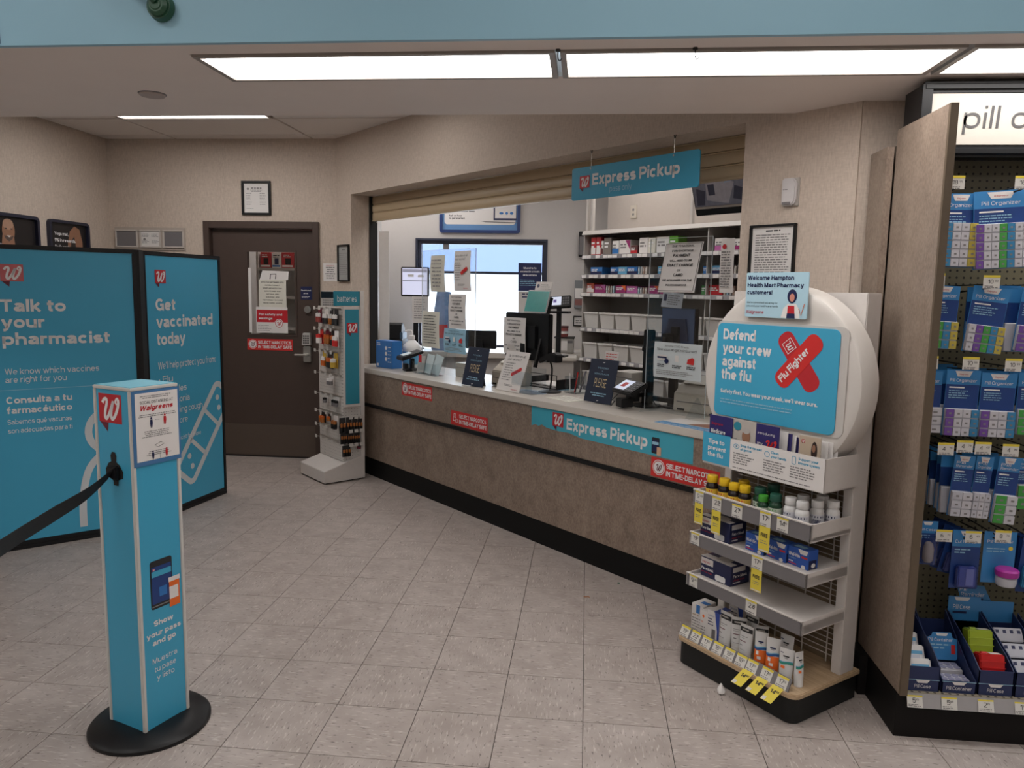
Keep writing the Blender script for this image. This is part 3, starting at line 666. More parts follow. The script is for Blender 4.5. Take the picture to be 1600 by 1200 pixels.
# ------------------------------------------------------------------ folding screen
def screen():
    t = thing('folding_screen', 'tall blue two-panel folding screen with black edging at the left', 'screen', (-2.79, 1.88, 0))
    H = 1.752
    def panel(loc, rz, x0, x1):
        p = bpy.data.objects.new('screen_panel', None); COL.objects.link(p); p.parent = t
        p.location = (loc[0] + 2.79, loc[1] - 1.88, 0); p.rotation_euler[2] = rad(rz); p.empty_display_size = .05
        MB().frame(x0, x1, .0, H, .026, -.018, .018).build('frame', BLACK, p, bevel=.003)
        MB().box(x0 + .02, x1 - .02, -.012, .012, .02, H - .02).build('printed_sheet', TEAL, p)
        MB().box(x0 + .026, x1 - .026, -.0135, -.012, .026, .050).build('bottom_rail', BLACK, p)
        return p, Face(p, (0, -.0125, 0))
    p, f = panel((-2.775, 1.83), 43, -.812, 0)
    o = -1.09
    f.logo(.395 + o, 1.548, .11, red=M('faded_red', (.52, .12, .13), .3)); 
    for s, b, w in (('Talk to', 1.380, .318), ('your', 1.288, .208), ('pharmacist', 1.192, .54)): f.text(s, .385 + o, b, .068, WPRINT, w=w, bold=.03)
    f.text('We know which vaccines', .387 + o, 1.025, .034, WPRINT, w=.472); f.text('are right for you', .387 + o, .978, .034, WPRINT, w=.30)
    f.rect('rule_line', .29 + o, .934, .86 + o, .937, LBLUE)
    f.text('Consulta a tu', .385 + o, .858, .039, WPRINT, w=.325, bold=.025); f.text('farmacéutico', .385 + o, .800, .039, WPRINT, w=.322, bold=.025)
    f.text('Sabemos qué vacunas', .385 + o, .739, .028, WPRINT, w=.318); f.text('son adecuadas para ti', .385 + o, .688, .028, WPRINT, w=.318)
    GP = M('grey_white_print', (.60, .64, .66), .5, var=0)
    f.stroke('outline_figure', ell(.90 + o, .655, .115, .125), .040, GP, 1, True)
    f.stroke('outline_figure', catmull([(.735 + o, .08), (.74 + o, .26), (.775 + o, .42), (.84 + o, .505), (.90 + o, .53), (.97 + o, .505), (1.03 + o, .42)], 6), .040, GP, 1)
    p, f = panel((-2.812, 1.933), 80.86, 0, .775)
    o = -.172
    f.logo(.279 + o, 1.551, .10)
    for s, b, w in (('Get', 1.376, .185), ('vaccinated', 1.266, .567), ('today', 1.153, .272)): f.text(s, .276 + o, b, .078, WPRINT, w=w, bold=.03)
    f.text("We'll help protect you from:", .276 + o, .996, .046, WPRINT, w=.588)
    for k, s in enumerate(('• Flu', '• Shingles', '• Pneumonia', '• Whooping cough', '• And more')): f.text(s, .276 + o, .906 - .073 * k, .043, WPRINT, w=.031 * len(s) * .86)
    f.text('See pharmacist for more', .276 + o, .50, .030, WPRINT, w=.40)
    # bandage outline, tilted
    c, a = (.72 + o, .51), rad(50)
    def T(p): return (c[0] + p[0] * math.cos(a) - p[1] * math.sin(a), c[1] + p[0] * math.sin(a) + p[1] * math.cos(a))
    f.stroke('bandage_outline', [T(q) for q in rrect(-.36, .36, -.105, .105, .045, 4)], .040, GP, 1, True, clip=.748)
    f.stroke('bandage_bar', [T((-.12, -.10)), T((-.12, .10))], .03, GP, 1); f.stroke('bandage_bar', [T((.12, -.10)), T((.12, .10))], .03, GP, 1)
    f.polys('bandage_dot', [[T(q) for q in ell(x, z, .02)] for x, z in ((-.26, -.03), (-.22, .04), (.22, -.03), (.27, .03))], GP, 1)
    MB().prism([(.004, -.060), (.028, -.038), (-.002, .058), (-.034, .050)], .0, H, 'z').build('hinge_strip', BLKM, t)
screen()

# ------------------------------------------------------------------ queue totem with belt
def totem():
    t = thing('queue_totem', 'square blue queue totem with white edges on a round black base', 'totem', (-1.531, -.200, 0), -21)
    MB().lathe([(.200, 0), (.200, .012), (.19, .022), (.12, .034), (.10, .036)], 48).build('base', BLACK, t)
    h = .092; E_ = M('totem_edge', (.60, .58, .55), .4)
    MB().box(-h + .004, h - .004, -h + .004, h - .004, .034, 1.205).build('body', TEAL, t)
    for sx in (-1, 1):
        for sy in (-1, 1):
            MB().box(sx * h - sx * .013 if sx > 0 else -h, h if sx > 0 else -h + .013, sy * h - .013 if sy > 0 else -h, h if sy > 0 else -h + .013, .034, 1.205).build('edge_trim', E_, t, bevel=.002)
    MB().box(-h, h, -h, h, 1.205, 1.216).build('cap_rim', E_, t, bevel=.002); MB().box(-h + .006, h - .006, -h + .006, h - .006, 1.2155, 1.2175).build('cap', M('teal_cap', (.10, .42, .55), .4, var=.03), t)
    f = Face(t, (0, -h + .004, 0))
    f.logo(-.068, 1.094, .112, 1)
    # keyhole slot with belt cassette
    f.poly('belt_slot', [(-.012, .90), (-.040, .918), (-.046, .94), (-.034, .958), (-.020, .965), (-.022, .985), (-.014, .998), (0, .998), (.008, .985), (.006, .965), (.022, .956), (.038, .935), (.036, .912), (.014, .905), (.012, .885), (-.012, .885)], BLKM, 1)
    q = MB().prism([(-.030, .915), (.022, .905), (.022, .955), (-.030, .950)], -h - .012, -h + .004).build('belt_clip', BLACK, t, bevel=.004)
    # the right face
    f = Face(t, (h - .004, 0, 0), 90)
    bw, ph = .084, .0
    MB().box(h - .004, h + .002, -h + .004, h + .002, .955, 1.204).build('poster_backing', M('poster_blue', (.055, .17, .36), .5, var=.05), t)
    f = Face(t, (h + .002, 0, 0), 90)
    f.rect('poster_sheet', -.077, .970, .086, 1.196, PAPER, 1)
    f.lines(-.07, 1.184, .14, 2, .006, .0025, al='C'); f.text('SOCIAL DISTANCING AT', .004, 1.160, .0095, INK, w=.126, al='C', bold=.0); f.text('Walgreens', .004, 1.138, .017, RED, w=.124, al='C', shear=.3, bold=.02)
    f.lines(-.07, 1.122, .15, 2, .006, .0025, al='C')
    def man(a, b, s, m):
        f.polys('pictogram', [ell(a, b + .030 * s, .004 * s, n=12), [(a - .005 * s, b + .025 * s), (a + .005 * s, b + .025 * s), (a + .006 * s, b + .012 * s), (a + .003 * s, b - .005 * s), (a + .001 * s, b - .005 * s), (a, b + .008 * s), (a - .001 * s, b - .005 * s), (a - .003 * s, b - .005 * s), (a - .006 * s, b + .012 * s)]], m, 3)
    man(-.02, 1.083, .9, NAVY); man(.032, 1.088, .9, RED); f.lines(-.005, 1.102, .025, 1, .01, .0015)
    f.lines(-.065, 1.066, .13, 4, .006, .0025, al='C'); f.stroke('floor_mark', [(-.012, 1.018), (.012, 1.026), (.026, 1.019), (.002, 1.010)], .0016, INK, 3, True)
    f.lines(-.05, .998, .11, 3, .006, .0025, al='C'); man(-.018, .976, .75, NAVY); man(.034, .978, .75, RED); f.stroke('divider', [(.008, .972), (.008, .994)], .001, INK, 3)
    f = Face(t, (h - .004, 0, 0), 90)
    SCR = M('phone_screen', (.015, .05, .20), .3)
    f.poly('phone_body', rrect(-.045, .042, .452, .622, .009), INK, 1); f.rect('phone_screen', -.040, .470, .037, .600, SCR, 2); f.rect('phone_band', -.040, .565, .037, .585, TEAL, 3); f.rect('phone_tile', -.012, .492, .018, .525, BLUE, 3); f.logo(-.036, .587, .009, 3)
    f.rect('phone_bar', -.042, .460, .039, .464, GREYINK, 3)
    f.poly('pill_cup', [(.026, .44), (.068, .44), (.068, .535), (.026, .535)], ORANGE, 4); f.rect('pill_cup_lid', .024, .53, .070, .546, PAPER, 5); f.rect('pill_cup_label', .026, .468, .062, .512, PAPER, 5)
    for s, b, w, bo in (('Show', .393, .077, .03), ('your pass', .357, .137, .03), ('and go', .326, .093, .03), ('Muestra', .262, .098, 0), ('tu pase', .230, .086, 0), ('y listo', .199, .070, 0)): f.text(s, .0, b, .0195, WPRINT, w=w, bold=bo, al='C')
totem()
# belt from the totem to the left, sagging
def belt():
    c, s = math.cos(rad(-21)), math.sin(rad(-21))
    p0 = Vector((-1.531 + c * -.004 - s * -.104, -.200 + s * -.004 + c * -.104, .928))
    P = curve3([tuple(p0), (-1.592, -.385, .885), (-1.618, -.50, .853), (-1.60, -.66, .842), (-1.53, -.85, .858), (-1.42, -1.10, .905), (-1.275, -1.60, .955)], 6)
    m = MB(); hw = .024; rings = []
    for i, p in enumerate(P):
        t = i / (len(P) - 1); tw = rad(30 * min(1, t * 3.0))
        d = Vector(P[min(i + 1, len(P) - 1)]) - Vector(P[max(i - 1, 0)]); side = Vector((-d.y, d.x, 0)).normalized()
        ax = Vector((0, 0, 1)) * math.sin(tw + .95) + side * math.cos(tw + .95); nn = ax.cross(d).normalized() * .001; p = Vector(p)
        rings.append([p - ax * hw - nn, p + ax * hw - nn, p + ax * hw + nn, p - ax * hw + nn])
    o = m.loft(rings).build('queue_belt', M('belt_webbing', (.010, .010, .011), .75, var=.1, scale=300), tidy=True)
    tag(o, 'black retractable queue belt running off to the left', 'belt')
belt()
# post that takes the other end of the belt, outside the picture
t = thing('belt_post', 'black belt post out of view at the left', 'post', (-1.262, -1.64, 0)); MB().lathe([(.16, 0), (.16, .01), (.05, .03)], 32).build('base', BLACK, t); MB().cyl((0, 0, .03), (0, 0, .95), .03, 20).build('pole', BLACK, t)

# ------------------------------------------------------------------ battery rack
def battery_rack():
    c = (-2.0715, 3.3125)       # middle of the .45 x .36 footprint
    t = thing('battery_rack', 'white battery rack with a blue panel between door and counter', 'rack', (c[0], c[1], 0), -45)
    MB().prism([(-.178, .012), (.178, .012), (.178, .195), (.140, .195), (-.178, .105)], -.225, .225, 'x').build('base', WHITE, t, bevel=.003)
    MB().box(-.20, .20, -.15, .15, 0, .012).build('foot_plate', BLKM, t)
    WP = mat_pegboard('white_pegboard', (.60, .57, .54), .0254, .003, (.22, .21, .20)); WPS = mat_pegboard('white_pegboard_side', (.60, .57, .54), .0254, .003, (.22, .21, .20), 'YZ')
    MB().box(-.225, .19, .0, .012, .16, 1.392).build('front_pegboard', WP, t); MB().box(.19, .20, .0, .15, .16, 1.392).build('side_pegboard', WPS, t)
    MB().box(-.225, .19, .012, .165, .19, 1.38).build('core', WHITE, t)
    MB().box(.185, .225, .146, .178, .19, 1.52).build('corner_post', WHITE, t, bevel=.002)
    MB().box(.204, .216, -.075, .146, 1.402, 1.515).build('header_sign', TEALD, t, bevel=.002)
    Face(t, (.216, 0, 0), 90).text('batteries', .035, 1.434, .047, WPRINT, w=.165, al='C')
    MB().box(.20, .216, .002, .150, .60, 1.398).build('panel_frame', WHITE, t, bevel=.002)
    MB().box(.214, .2175, .016, .136, .624, 1.374).build('blue_panel', TEALD, t)
    Face(t, (.2175, 0, 0), 90).logo(.030, 1.19, .092)
    BC = M('battery_copper', (.42, .15, .04), .35, metal=.3); OR2 = M('battery_orange', (.60, .13, .02), .4); YE2 = M('battery_yellow', (.55, .36, .05), .4); CT = M('clear_tag', (.55, .53, .50), .3)
    def loc(x, y, z):
        r = math.cos(rad(-45)), math.sin(rad(-45)); return (c[0] + r[0] * x - r[1] * y, c[1] + r[1] * x + r[0] * y, z)
    def hook(side, a, z, ln):
        P = [(a, 0, z + .012), (a, -.01, z + .012), (a, -ln, z + .02)] if not side else [(.20, a, z + .012), (.21, a, z + .012), (.20 + ln, a, z + .02)]
        h_ = MB().tube(P, .0022, 6).build('peg_hook', CHROME, t)
        (MB().box(a - .018, a + .018, -ln - .002, -ln, z + .008, z + .034) if not side else MB().box(.20 + ln, .202 + ln, a - .016, a + .016, z + .008, z + .034)).build('price_tag', CT, h_)
    rows = {1: 'top row', 2: 'second row', 3: 'third row', 4: 'fourth row', 5: 'fifth row', 6: 'sixth row', 7: 'row under the blue panel', 8: 'second row under the blue panel', 9: 'lowest row'}
    front = ((1, 1.355), (2, 1.19), (3, 1.01), (4, .83), (5, .66), (6, .515))
    for k, z in front + ((7, .40), (8, .295)):
        MB().box(-.22, .185, -.006, .0, z + .020, z + .028).build('peg_rail', CHROME, t)
        for a in (-.19, -.10, .0, .10): hook(0, a, z, .05)
    for z in (.505, .395, .285):
        for a in (.03, .075, .12): hook(1, a, z, .075)
    def pack(side, a, dist, z, w, h, cells, mats, label):
        """carded batteries: card and a row of cells; side 1 hangs on the face that has the blue panel"""
        P = loc(a, -dist, z - h) if not side else loc(.20 + dist, a, z - h)
        q = thing('battery_pack', label, 'batteries', P, 45 if side else -45, group='battery packs on the rack')
        MB().box(-w / 2, w / 2, -.001, .001, 0, h).build('card', mats[0], q)
        cw = w / cells * .8
        for i in range(cells):
            cx = -w / 2 + w * (i + .5) / cells
            b1 = MB().lathe([(cw / 2, 0), (cw / 2, h * .36)], 10, (cx, -cw / 2 - .002, h * .06)).build('battery', mats[1], q)
            MB().lathe([(cw / 2, 0), (cw / 2, h * .22), (cw * .2, h * .225), (cw * .2, h * .26)], 10, (cx, -cw / 2 - .002, h * .42)).build('battery_top', mats[2], b1)
    W_ = PAPER
    spec = [(0, 1, -.16, 1.37, .07, .12, 2, (DRED, M('cell_red', (.3, .05, .04), .4), W_), 'red carded'), (0, 1, -.04, 1.37, .07, .13, 2, (W_, INK, W_), 'white carded'), (0, 1, .05, 1.37, .06, .13, 2, (INK, BC, W_), 'copper'), (0, 1, .13, 1.37, .07, .13, 2, (INK, INK, W_), 'black carded'),
            (0, 2, -.15, 1.20, .06, .12, 1, (SRED, W_, SRED), 'small red'), (0, 2, -.05, 1.20, .09, .12, 3, (DRED, BC, OR2), 'dark red'), (0, 2, .05, 1.20, .07, .13, 3, (INK, INK, OR2), 'copper topped'), (0, 2, .13, 1.20, .07, .13, 2, (W_, SRED, W_), 'white and red'),
            (0, 3, -.09, 1.02, .06, .12, 2, (YE2, OR2, W_), 'yellow edged'), (0, 3, .0, 1.02, .10, .13, 4, (INK, INK, OR2), 'wide copper topped'), (0, 3, .10, 1.02, .06, .12, 1, (YE2, YE2, W_), 'yellow'),
            (0, 4, .03, .84, .08, .08, 2, (W_, GREYM, W_), 'small white'), (0, 5, -.08, .67, .04, .07, 1, (W_, GREYM, BLACK), 'tiny grey'), (0, 5, .08, .67, .10, .08, 3, (W_, GREYM, BLACK), 'wide grey'), (0, 6, -.12, .52, .08, .085, 2, (BLACK, BC, OR2), 'black and orange'), (0, 6, -.01, .52, .05, .06, 2, (BLACK, BC, OR2), 'small orange'),
            (1, 7, -.030, .52, .052, .125, 2, (INK, BLACK, BC), 'nearest'), (1, 7, .026, .52, .050, .125, 2, (INK, BLACK, BC), 'second'), (1, 7, .078, .515, .048, .12, 2, (INK, BLACK, BC), 'third'), (1, 7, .124, .51, .038, .115, 2, (INK, BLACK, BC), 'farthest'), (1, 8, -.012, .405, .056, .10, 3, (INK, BLACK, BC), 'near'), (1, 8, .048, .40, .056, .10, 3, (INK, BLACK, BC), 'middle'), (1, 8, .104, .395, .05, .095, 3, (INK, BLACK, BC), 'far'), (1, 9, .010, .29, .07, .09, 3, (INK, BLACK, BC), 'copper'), (1, 9, .115, .30, .03, .045, 1, (DRED, DRED, INK), 'small dark red'), (0, 6, .10, .52, .08, .11, 2, (W_, BLACK, BC), 'long white carded')]
    for side, r_, a, z, w_, h_, n_, ms, nm in spec:
        pack(side, a + (0 if side else .03), (.030 if side else .012) + .008 * (n_ % 3), z + .006, w_, h_, n_, ms, '%s battery pack in the %s of the white rack' % (nm, rows[r_]))
battery_rack()
# ------------------------------------------------------------------ service counter (local x = u, y = d)
def counter():
    t = thing('service_counter', 'long brown laminate pharmacy counter with a pale top and black toe kick', 'counter', (0, 0, 0), -45)
    f0 = 1.1455
    MB().box(-4.05, .03, f0, f0 + .02, .150, .60).box(-4.05, .03, f0, f0 + .02, .60, .852).build('front_panel', LAM, t)
    MB().box(-4.05, .03, f0 + .008, 1.70, .0, .152).build('toe_kick', M('toe_vinyl', (.005, .005, .005), .55, spec=.2), t)
    MB().box(-4.05, .03, f0 + .02, 1.70, .152, .852).build('carcass', LAM, t)
    MB().box(-4.02, .03, f0 - .018, f0, .578, .604).build('bumper_strip', BLACK, t, bevel=.004)
    MB().box(-4.02, -.262, f0 - .012, 1.74, .852, .890).build('counter_top', TOPM, t, bevel=.003)
    narcotics(t, -3.157, .737, (0, f0, 0)); narcotics(t, -2.495, .608, (0, f0 , 0), pad=True); narcotics(t, -.686, .609, (0, f0, 0))
    # express pickup banner stuck below the edge, torn at its lower left corner
    f = Face(t, (0, f0, 0))
    bn = f.poly('pickup_banner', [(-1.634, .728), (-1.60, .742), (-1.57, .735), (-1.54, .748), (-1.50, .735), (-1.40, .730), (-1.30, .733), (-1.2, .718), (-.425, .716), (-.427, .848), (-1.636, .849)], M('banner_teal', (.06, .38, .50), .35, var=.03, scale=3), 1)
    g = Face(bn)
    g.logo(-1.445, .757, .094, 2); g.text('Express Pickup', -1.322, .752, .066, WPRINT, w=.607, bold=.03, lay=2)
    g.poly('phone_print', rrect(-.686, -.636, .728, .812, .006), INK, 2); g.rect('phone_screen', -.682, .74, -.640, .80, NAVY, 3); g.rect('phone_band', -.682, .775, -.640, .79, LBLUE, 4); g.rect('cup_print', -.650, .722, -.622, .765, M('cup_peach', (.6, .38, .25), .5), 5)
    return t
counter()
# rolling shutter
def shutter():
    t = thing('roller_shutter', 'beige roller shutter pulled up under the header of the opening', 'shutter', (0, 0, 0), -45)
    SH = M('shutter_tan', (.47, .36, .23), .45, var=.04, scale=8); d = 1.381
    z = 2.316
    prof = [(0, 0), (-.005, .002), (-.008, .010), (-.008, .052), (-.003, .058), (-.006, .062), (0, .0665), (.004, .0665), (.004, 0)]
    for k in range(3):
        zz = 2.312 - .0665 * (k + 1)
        MB().prism([(d + p[0], zz + p[1]) for p in prof], -4.02, -.20, 'x').build('slat', SH, t)
    MB().box(-4.02, -.20, d - .012, d + .018, 2.104, 2.114).build('bottom_bar', SH, t, bevel=.002)
    for u in (-4.028, -.240): MB().box(u - .012, u + .016, d - .03, d + .04, .89, 2.312).build('guide_rail', BLKM, t)
    MB().box(-3.93, -3.925, d - .02, d - .012, 2.085, 2.11).build('pull_tab', SILV, t)
shutter()
# hanging sign
def hanging_sign():
    t = thing('hanging_sign', 'blue express pickup sign hanging in the opening', 'sign', D(-.886, 1.131, 2.046), -45)
    w, h = .43, .174
    MB().prism(rrect(-w, w, 0, h, .014), -.004, .004).build('board', M('sign_teal', (.045, .34, .53), .4, var=.03, scale=3), t, bevel=.001, seg=1)
    f = Face(t, (0, -.0045, 0))
    f.logo(-.366, .061, .076); f.text('Express Pickup', -.270, .072, .060, WPRINT, w=.588, bold=.03); f.text('pass only', -.140, .026, .032, LBLUE, w=.155)
    for x in (-.285, .275):
        MB().tube([(x, 0, h - .01), (x, 0, h + .075), (x, .06, h + .092)], .0012, 6).build('wire', CHROME, t)
        MB().cyl((x, -.006, h - .012), (x, .006, h - .012), .005, 8).build('eyelet', CHROME, t)
        MB().tube(curve3([(x - .006, .0, h + .085), (x, 0, h + .067), (x + .006, 0, h + .085)], 4), .002, 6).build('clip', BLKM, t)
hanging_sign()
# ------------------------------------------------------------------ window and what lies outside
def window():
    t = thing('window_1', None, None, (-1.1275, 5.20, .93)); struct(t)
    a = .6725; FR = M('window_frame', (.03, .035, .06), .4)
    MB().frame(-a, a, 0, 1.12, .045, .02, .09).build('frame', FR, t, bevel=.003)
    MB().frame(-a - .01, a + .01, -.01, 1.13, .02, -.012, .02).build('reveal_trim', FR, t)
    MB().box(-a + .045, a - .045, .03, .08, .775, .800).build('transom_bar', FR, t)
    MB().box(-a + .045, a - .045, .052, .058, .045, .775).build('pane', GLASS, t); MB().box(-a + .045, a - .045, .052, .058, .80, 1.075).build('pane', GLASS, t)
    MB().box(-a - .02, a + .02, -.06, .0, -.025, .0).build('sill', GREYW, t, bevel=.003)
    MB().box(-.40, -.34, .025, .05, 1.02, 1.075).build('latch', GREYM, t)
window()
o = MB().box(-30, 30, 5.4, 60, -.2, -.05).build('ground_outside', M('concrete_pavement', (.62, .62, .62), .8, var=.05, scale=2)); struct(o)
t = thing('bollard', 'white bollard standing outside behind the pharmacy window', 'bollard', (-1.49, 9, -.05)); MB().lathe([(.095, 0), (.095, 1.34), (.085, 1.38), (.05, 1.415), (.01, 1.42)], 24).build('sleeve', M('bollard_white', (.42, .43, .46), .5), t); MB().lathe([(.14, 0), (.14, .03), (.1, .04)], 24).build('foot', GREYM, t)
t = thing('far_building', 'pale blue roof fascia far outside the pharmacy window', 'building', (0, 34, 0)); MB().box(-40, 40, 0, 8, 2.34, 7).build('fascia', M('far_blue', (.10, .135, .23), .8), t); MB().box(-40, 40, 2, 8, -.05, 2.34).build('wall', M('far_wall', (.75, .75, .75), .8), t)
# poster above the window
q, f = framed('framed_poster', 'blue framed poster hanging above the pharmacy window', .83, .62, (-1.143, 5.20, 2.118), 0, .03, M('navy_blue_frame', (.02, .045, .16), .35), M('poster_pale', (.12, .26, .50), .6), .025, 'poster', .03)
f.poly('poster_field', rrect(-.365, .365, .085, .55, .03), PAPER); f.rect('tablet_print', .14, .13, .375, .40, NAVY, 2); f.rect('tablet_face', .155, .15, .37, .40, PAPER, 3); f.polys('tablet_icon', [ell(.22, .20, .022, .012), ell(.275, .20, .014), ell(.325, .20, .018, .014)], BLUE, 4)
f.lines(-.32, .21, .30, 1, .02, .012, GREYINK); f.text('Ask us how', -.32, .165, .017, INK, bold=.02); f.text('to get started.', -.32, .138, .017, INK, bold=.02); f.poly('tablet_foot', [(.0, .12), (.375, .11), (.375, .102), (.06, .108)], GREYINK, 2)
# papers taped to the window
q = tag(MB().box(-.118, .118, -.003, 0, 0, .285).build('window_notice', NAVY), 'dark blue notice taped to the right side of the pharmacy window', 'paper'); q.location = (-.62, 5.188, 1.537)
f = Face(q, (0, -.003, 0)); f.text('Muestra tu', 0, .225, .02, WPRINT, w=.13, al='C', bold=.02); f.text('vacunación a través', 0, .19, .02, WPRINT, w=.20, al='C', bold=.02); f.text('de la ventana', 0, .155, .02, WPRINT, w=.14, al='C', bold=.02); f.lines(-.10, .11, .18, 4, .018, .006, LBLUE)
q = tag(MB().box(-.118, .118, -.002, 0, 0, .225).build('window_notice', GREYW), 'pale paper below the dark blue notice on the pharmacy window', 'paper'); q.location = (-.615, 5.188, 1.31)
f = Face(q, (0, -.002, 0)); f.lines(-.08, .19, .16, 2, .03, .014, NAVY); 

# back counter under the window
t = thing('back_counter', 'pale work counter under the pharmacy window', 'counter', (0, 0, 0)); MB().box(-2.0, .02, 4.50, 5.19, .90, .95).build('counter_top', TOPM, t, bevel=.004); MB().box(-2.0, 0, 4.56, 5.19, 0, .90).build('carcass', OFFW, t)

# ------------------------------------------------------------------ tall shelving with stock
SHD = 2.97
def shelving():
    t = thing('pharmacy_shelving', 'tall grey metal shelving with stock behind the counter', 'shelf', D(-2.1, SHD, 0), -45)
    u0, u1 = -.975, 1.75
    for u in (u0, .351, 1.46): MB().box(u, u + .010, 0, .36, 0, 2.07).build('upright', GREYW, t)
    MB().box(u0, u1, .35, .37, 0, 2.07).build('back_panel', M('shelf_back', (.34, .315, .29), .6), t)
    TG = MB(); PR = MB()
    for z in (.45, .70, .955, 1.225, 1.535, 1.695, 1.865, 2.075):
        s_ = MB().box(u0 - .005, u1, .0, .35, z - .02, z).build('shelf', GREYW, t)
        MB().prism([(-.022, z - .032), (-.012, z - .036), (0, z - .02), (0, z), (-.004, z + .002)], u0 - .005, u1, 'x').build('shelf_lip', GREYM if z < 2 else GREYW, s_)
        if z < 2.0:
            m = MB(); u = u0 + .01
            while u < u1 - .06:
                m.box(u, u + .05, -.0245, -.0185, z - .030, z - .004); u += random.choice((.055, .055, .09, .11))
            m.build('price_labels', PAPER, s_)['kind'] = 'stuff'
    for u in (u0, u0 + .06, .16, 1.1): MB().box(u, u + .022, .02, .05, 2.075, 2.80).build('upper_post', GREYW, t)
    return t
shelving()
def stock(name, cat, label, u0, u1, z0, h, mat, d=.03, dep=.12, band=None, group='cartons on the pharmacy shelving', rz=-45, extra=None):
    q = thing(name, label, cat, D((u0 + u1) / 2, SHD + d, z0), rz, group=group)
    w = (u1 - u0) / 2
    MB().box(-w, w, 0, dep, 0, h).build('carton', mat, q, bevel=.002, seg=1)
    f = Face(q)
    if band is not None: f.rect('printed_band', -w * .98, h * .05, w * .98, h * .42, band)
    if extra is not None: f.poly('printed_corner', [(w * .1, h * .98), (w * .98, h * .98), (w * .98, h * .3)], extra)
    f.lines(-w * .8, h * .62, w * 1.4, 2, h * .2, h * .11, WPRINT if mat is not PAPER else GREYINK)
    return q
MAG = M('magenta_print', (.30, .02, .14), .4); PINK = M('pink_print', (.46, .12, .34), .4); GRNP = M('lime_print', (.10, .36, .02), .45); SKYB = M('sky_print', (.12, .36, .58), .4); BRN = M('brown_print', (.10, .03, .03), .5)
z1, z2, z3 = 1.866, 1.696, 1.536
for a in ((-3.012, -2.956, z1, .155, RED, PAPER, None, 'leftmost tall red and white carton on the upper pharmacy shelf'), (-2.948, -2.894, z1, .155, RED, PAPER, None, 'second tall red and white carton on the upper pharmacy shelf'),
          (-2.888, -2.862, z1, .12, PAPER, BRN, None, 'thin white and brown carton right of the tall red cartons'), (-2.855, -2.771, z1, .145, M('taupe_print', (.20, .17, .15), .5), None, None, 'grey brown carton on the upper pharmacy shelf'),
          (-2.756, -2.681, z1, .115, PAPER, BLUE, None, 'white carton with a blue stripe on the upper pharmacy shelf'), (-2.674, -2.550, z1, .118, PAPER, None, MAG, 'white carton with a magenta corner on the upper pharmacy shelf'), (-2.545, -2.47, z1, .07, BRN, RED, None, 'low brown and red carton on the upper pharmacy shelf'),
          (-2.452, -2.36, z1, .128, PAPER, None, None, 'plain white carton on the upper pharmacy shelf'), (-2.355, -2.281, z1, .125, CREAM, None, None, 'cream carton beside the plain white one'), (-2.268, -2.14, z1, .128, PAPER, None, None, 'wide white carton next to the green one'), (-2.136, -2.054, z1, .13, GRNP, None, None, 'bright green carton on the upper pharmacy shelf'),
          (-1.704, -1.60, z1, .095, PAPER, PINK, None, 'white and pink carton at the right end of the upper shelf'), (-1.595, -1.45, z1, .085, PAPER, MAG, None, 'white carton with magenta foot at the right end of the upper shelf'),
          (-3.010, -2.869, z2, .064, BLUE, NAVY, None, 'leftmost blue carton on the middle pharmacy shelf'), (-2.769, -2.683, z2, .062, BLUE, NAVY, None, 'dark blue carton left of the light blue one, middle shelf'), (-2.679, -2.580, z2, .064, SKYB, None, None, 'light blue carton between two dark blue ones, middle shelf'), (-2.577, -2.463, z2, .064, BLUE, NAVY, None, 'dark blue carton right of the light blue one, middle shelf'),
          (-2.244, -2.126, z2, .062, SKYB, None, PAPER, 'light blue carton left of the coin shortage sign, middle shelf'), (-1.80, -1.74, z2, .06, BLUE, None, None, 'small blue carton right of the coin shortage sign'), (-1.722, -1.607, z2, .062, SKYB, NAVY, None, 'light blue carton at the right end of the middle shelf'),
          (-3.053, -2.962, z3, .085, M('orange_red_print', (.45, .07, .03), .4), PAPER, None, 'orange red carton at the left end of the lower carton shelf'), (-2.956, -2.824, z3, .072, MAG, None, PINK, 'leftmost magenta carton on the lower carton shelf'), (-2.702, -2.585, z3, .066, MAG, None, ORANGE, 'magenta and orange carton left of the pink one'), (-2.577, -2.456, z3, .062, PINK, None, None, 'pink carton on the lower carton shelf'),
          (-2.338, -2.223, z3, .066, MAG, None, ORANGE, 'magenta and orange carton right of the pink one'), (-2.216, -2.112, z3, .062, MAG, None, PINK, 'magenta carton beside the coin shortage sign'), (-1.808, -1.754, z3, .074, M('green_print2', (.05, .22, .06), .5), None, None, 'green carton right of the coin shortage sign'), (-1.743, -1.616, z3, .078, RED, None, None, 'red carton at the right end of the lower carton shelf')):
    stock('medicine_box', 'box', a[7], a[0], a[1], a[2], a[3], a[4], band=a[5], extra=a[6])
SL = [M('slat_%d' % i, c, .5) for i, c in enumerate(((.30, .42, .5), (.45, .45, .46), (.32, .22, .18), (.5, .46, .42)))]
for a, z, h, n in ((-2.455, z2, .062, 'blue'), (-1.60, z2, .06, 'grey'), (-2.815, z3, .062, 'brown'), (-2.45, z3, .05, 'dark'), (-1.605, z3, .07, 'tan')):
    for k in range(4):
        stock('medicine_box', 'box', '%s thin carton edge in the row of %s edges on the pharmacy shelf' % (('first', 'second', 'third', 'fourth')[k], n), a + .026 * k, a + .026 * k + .018, z, h, SL[(k + len(n)) % 4], group='row of %s carton edges' % n)
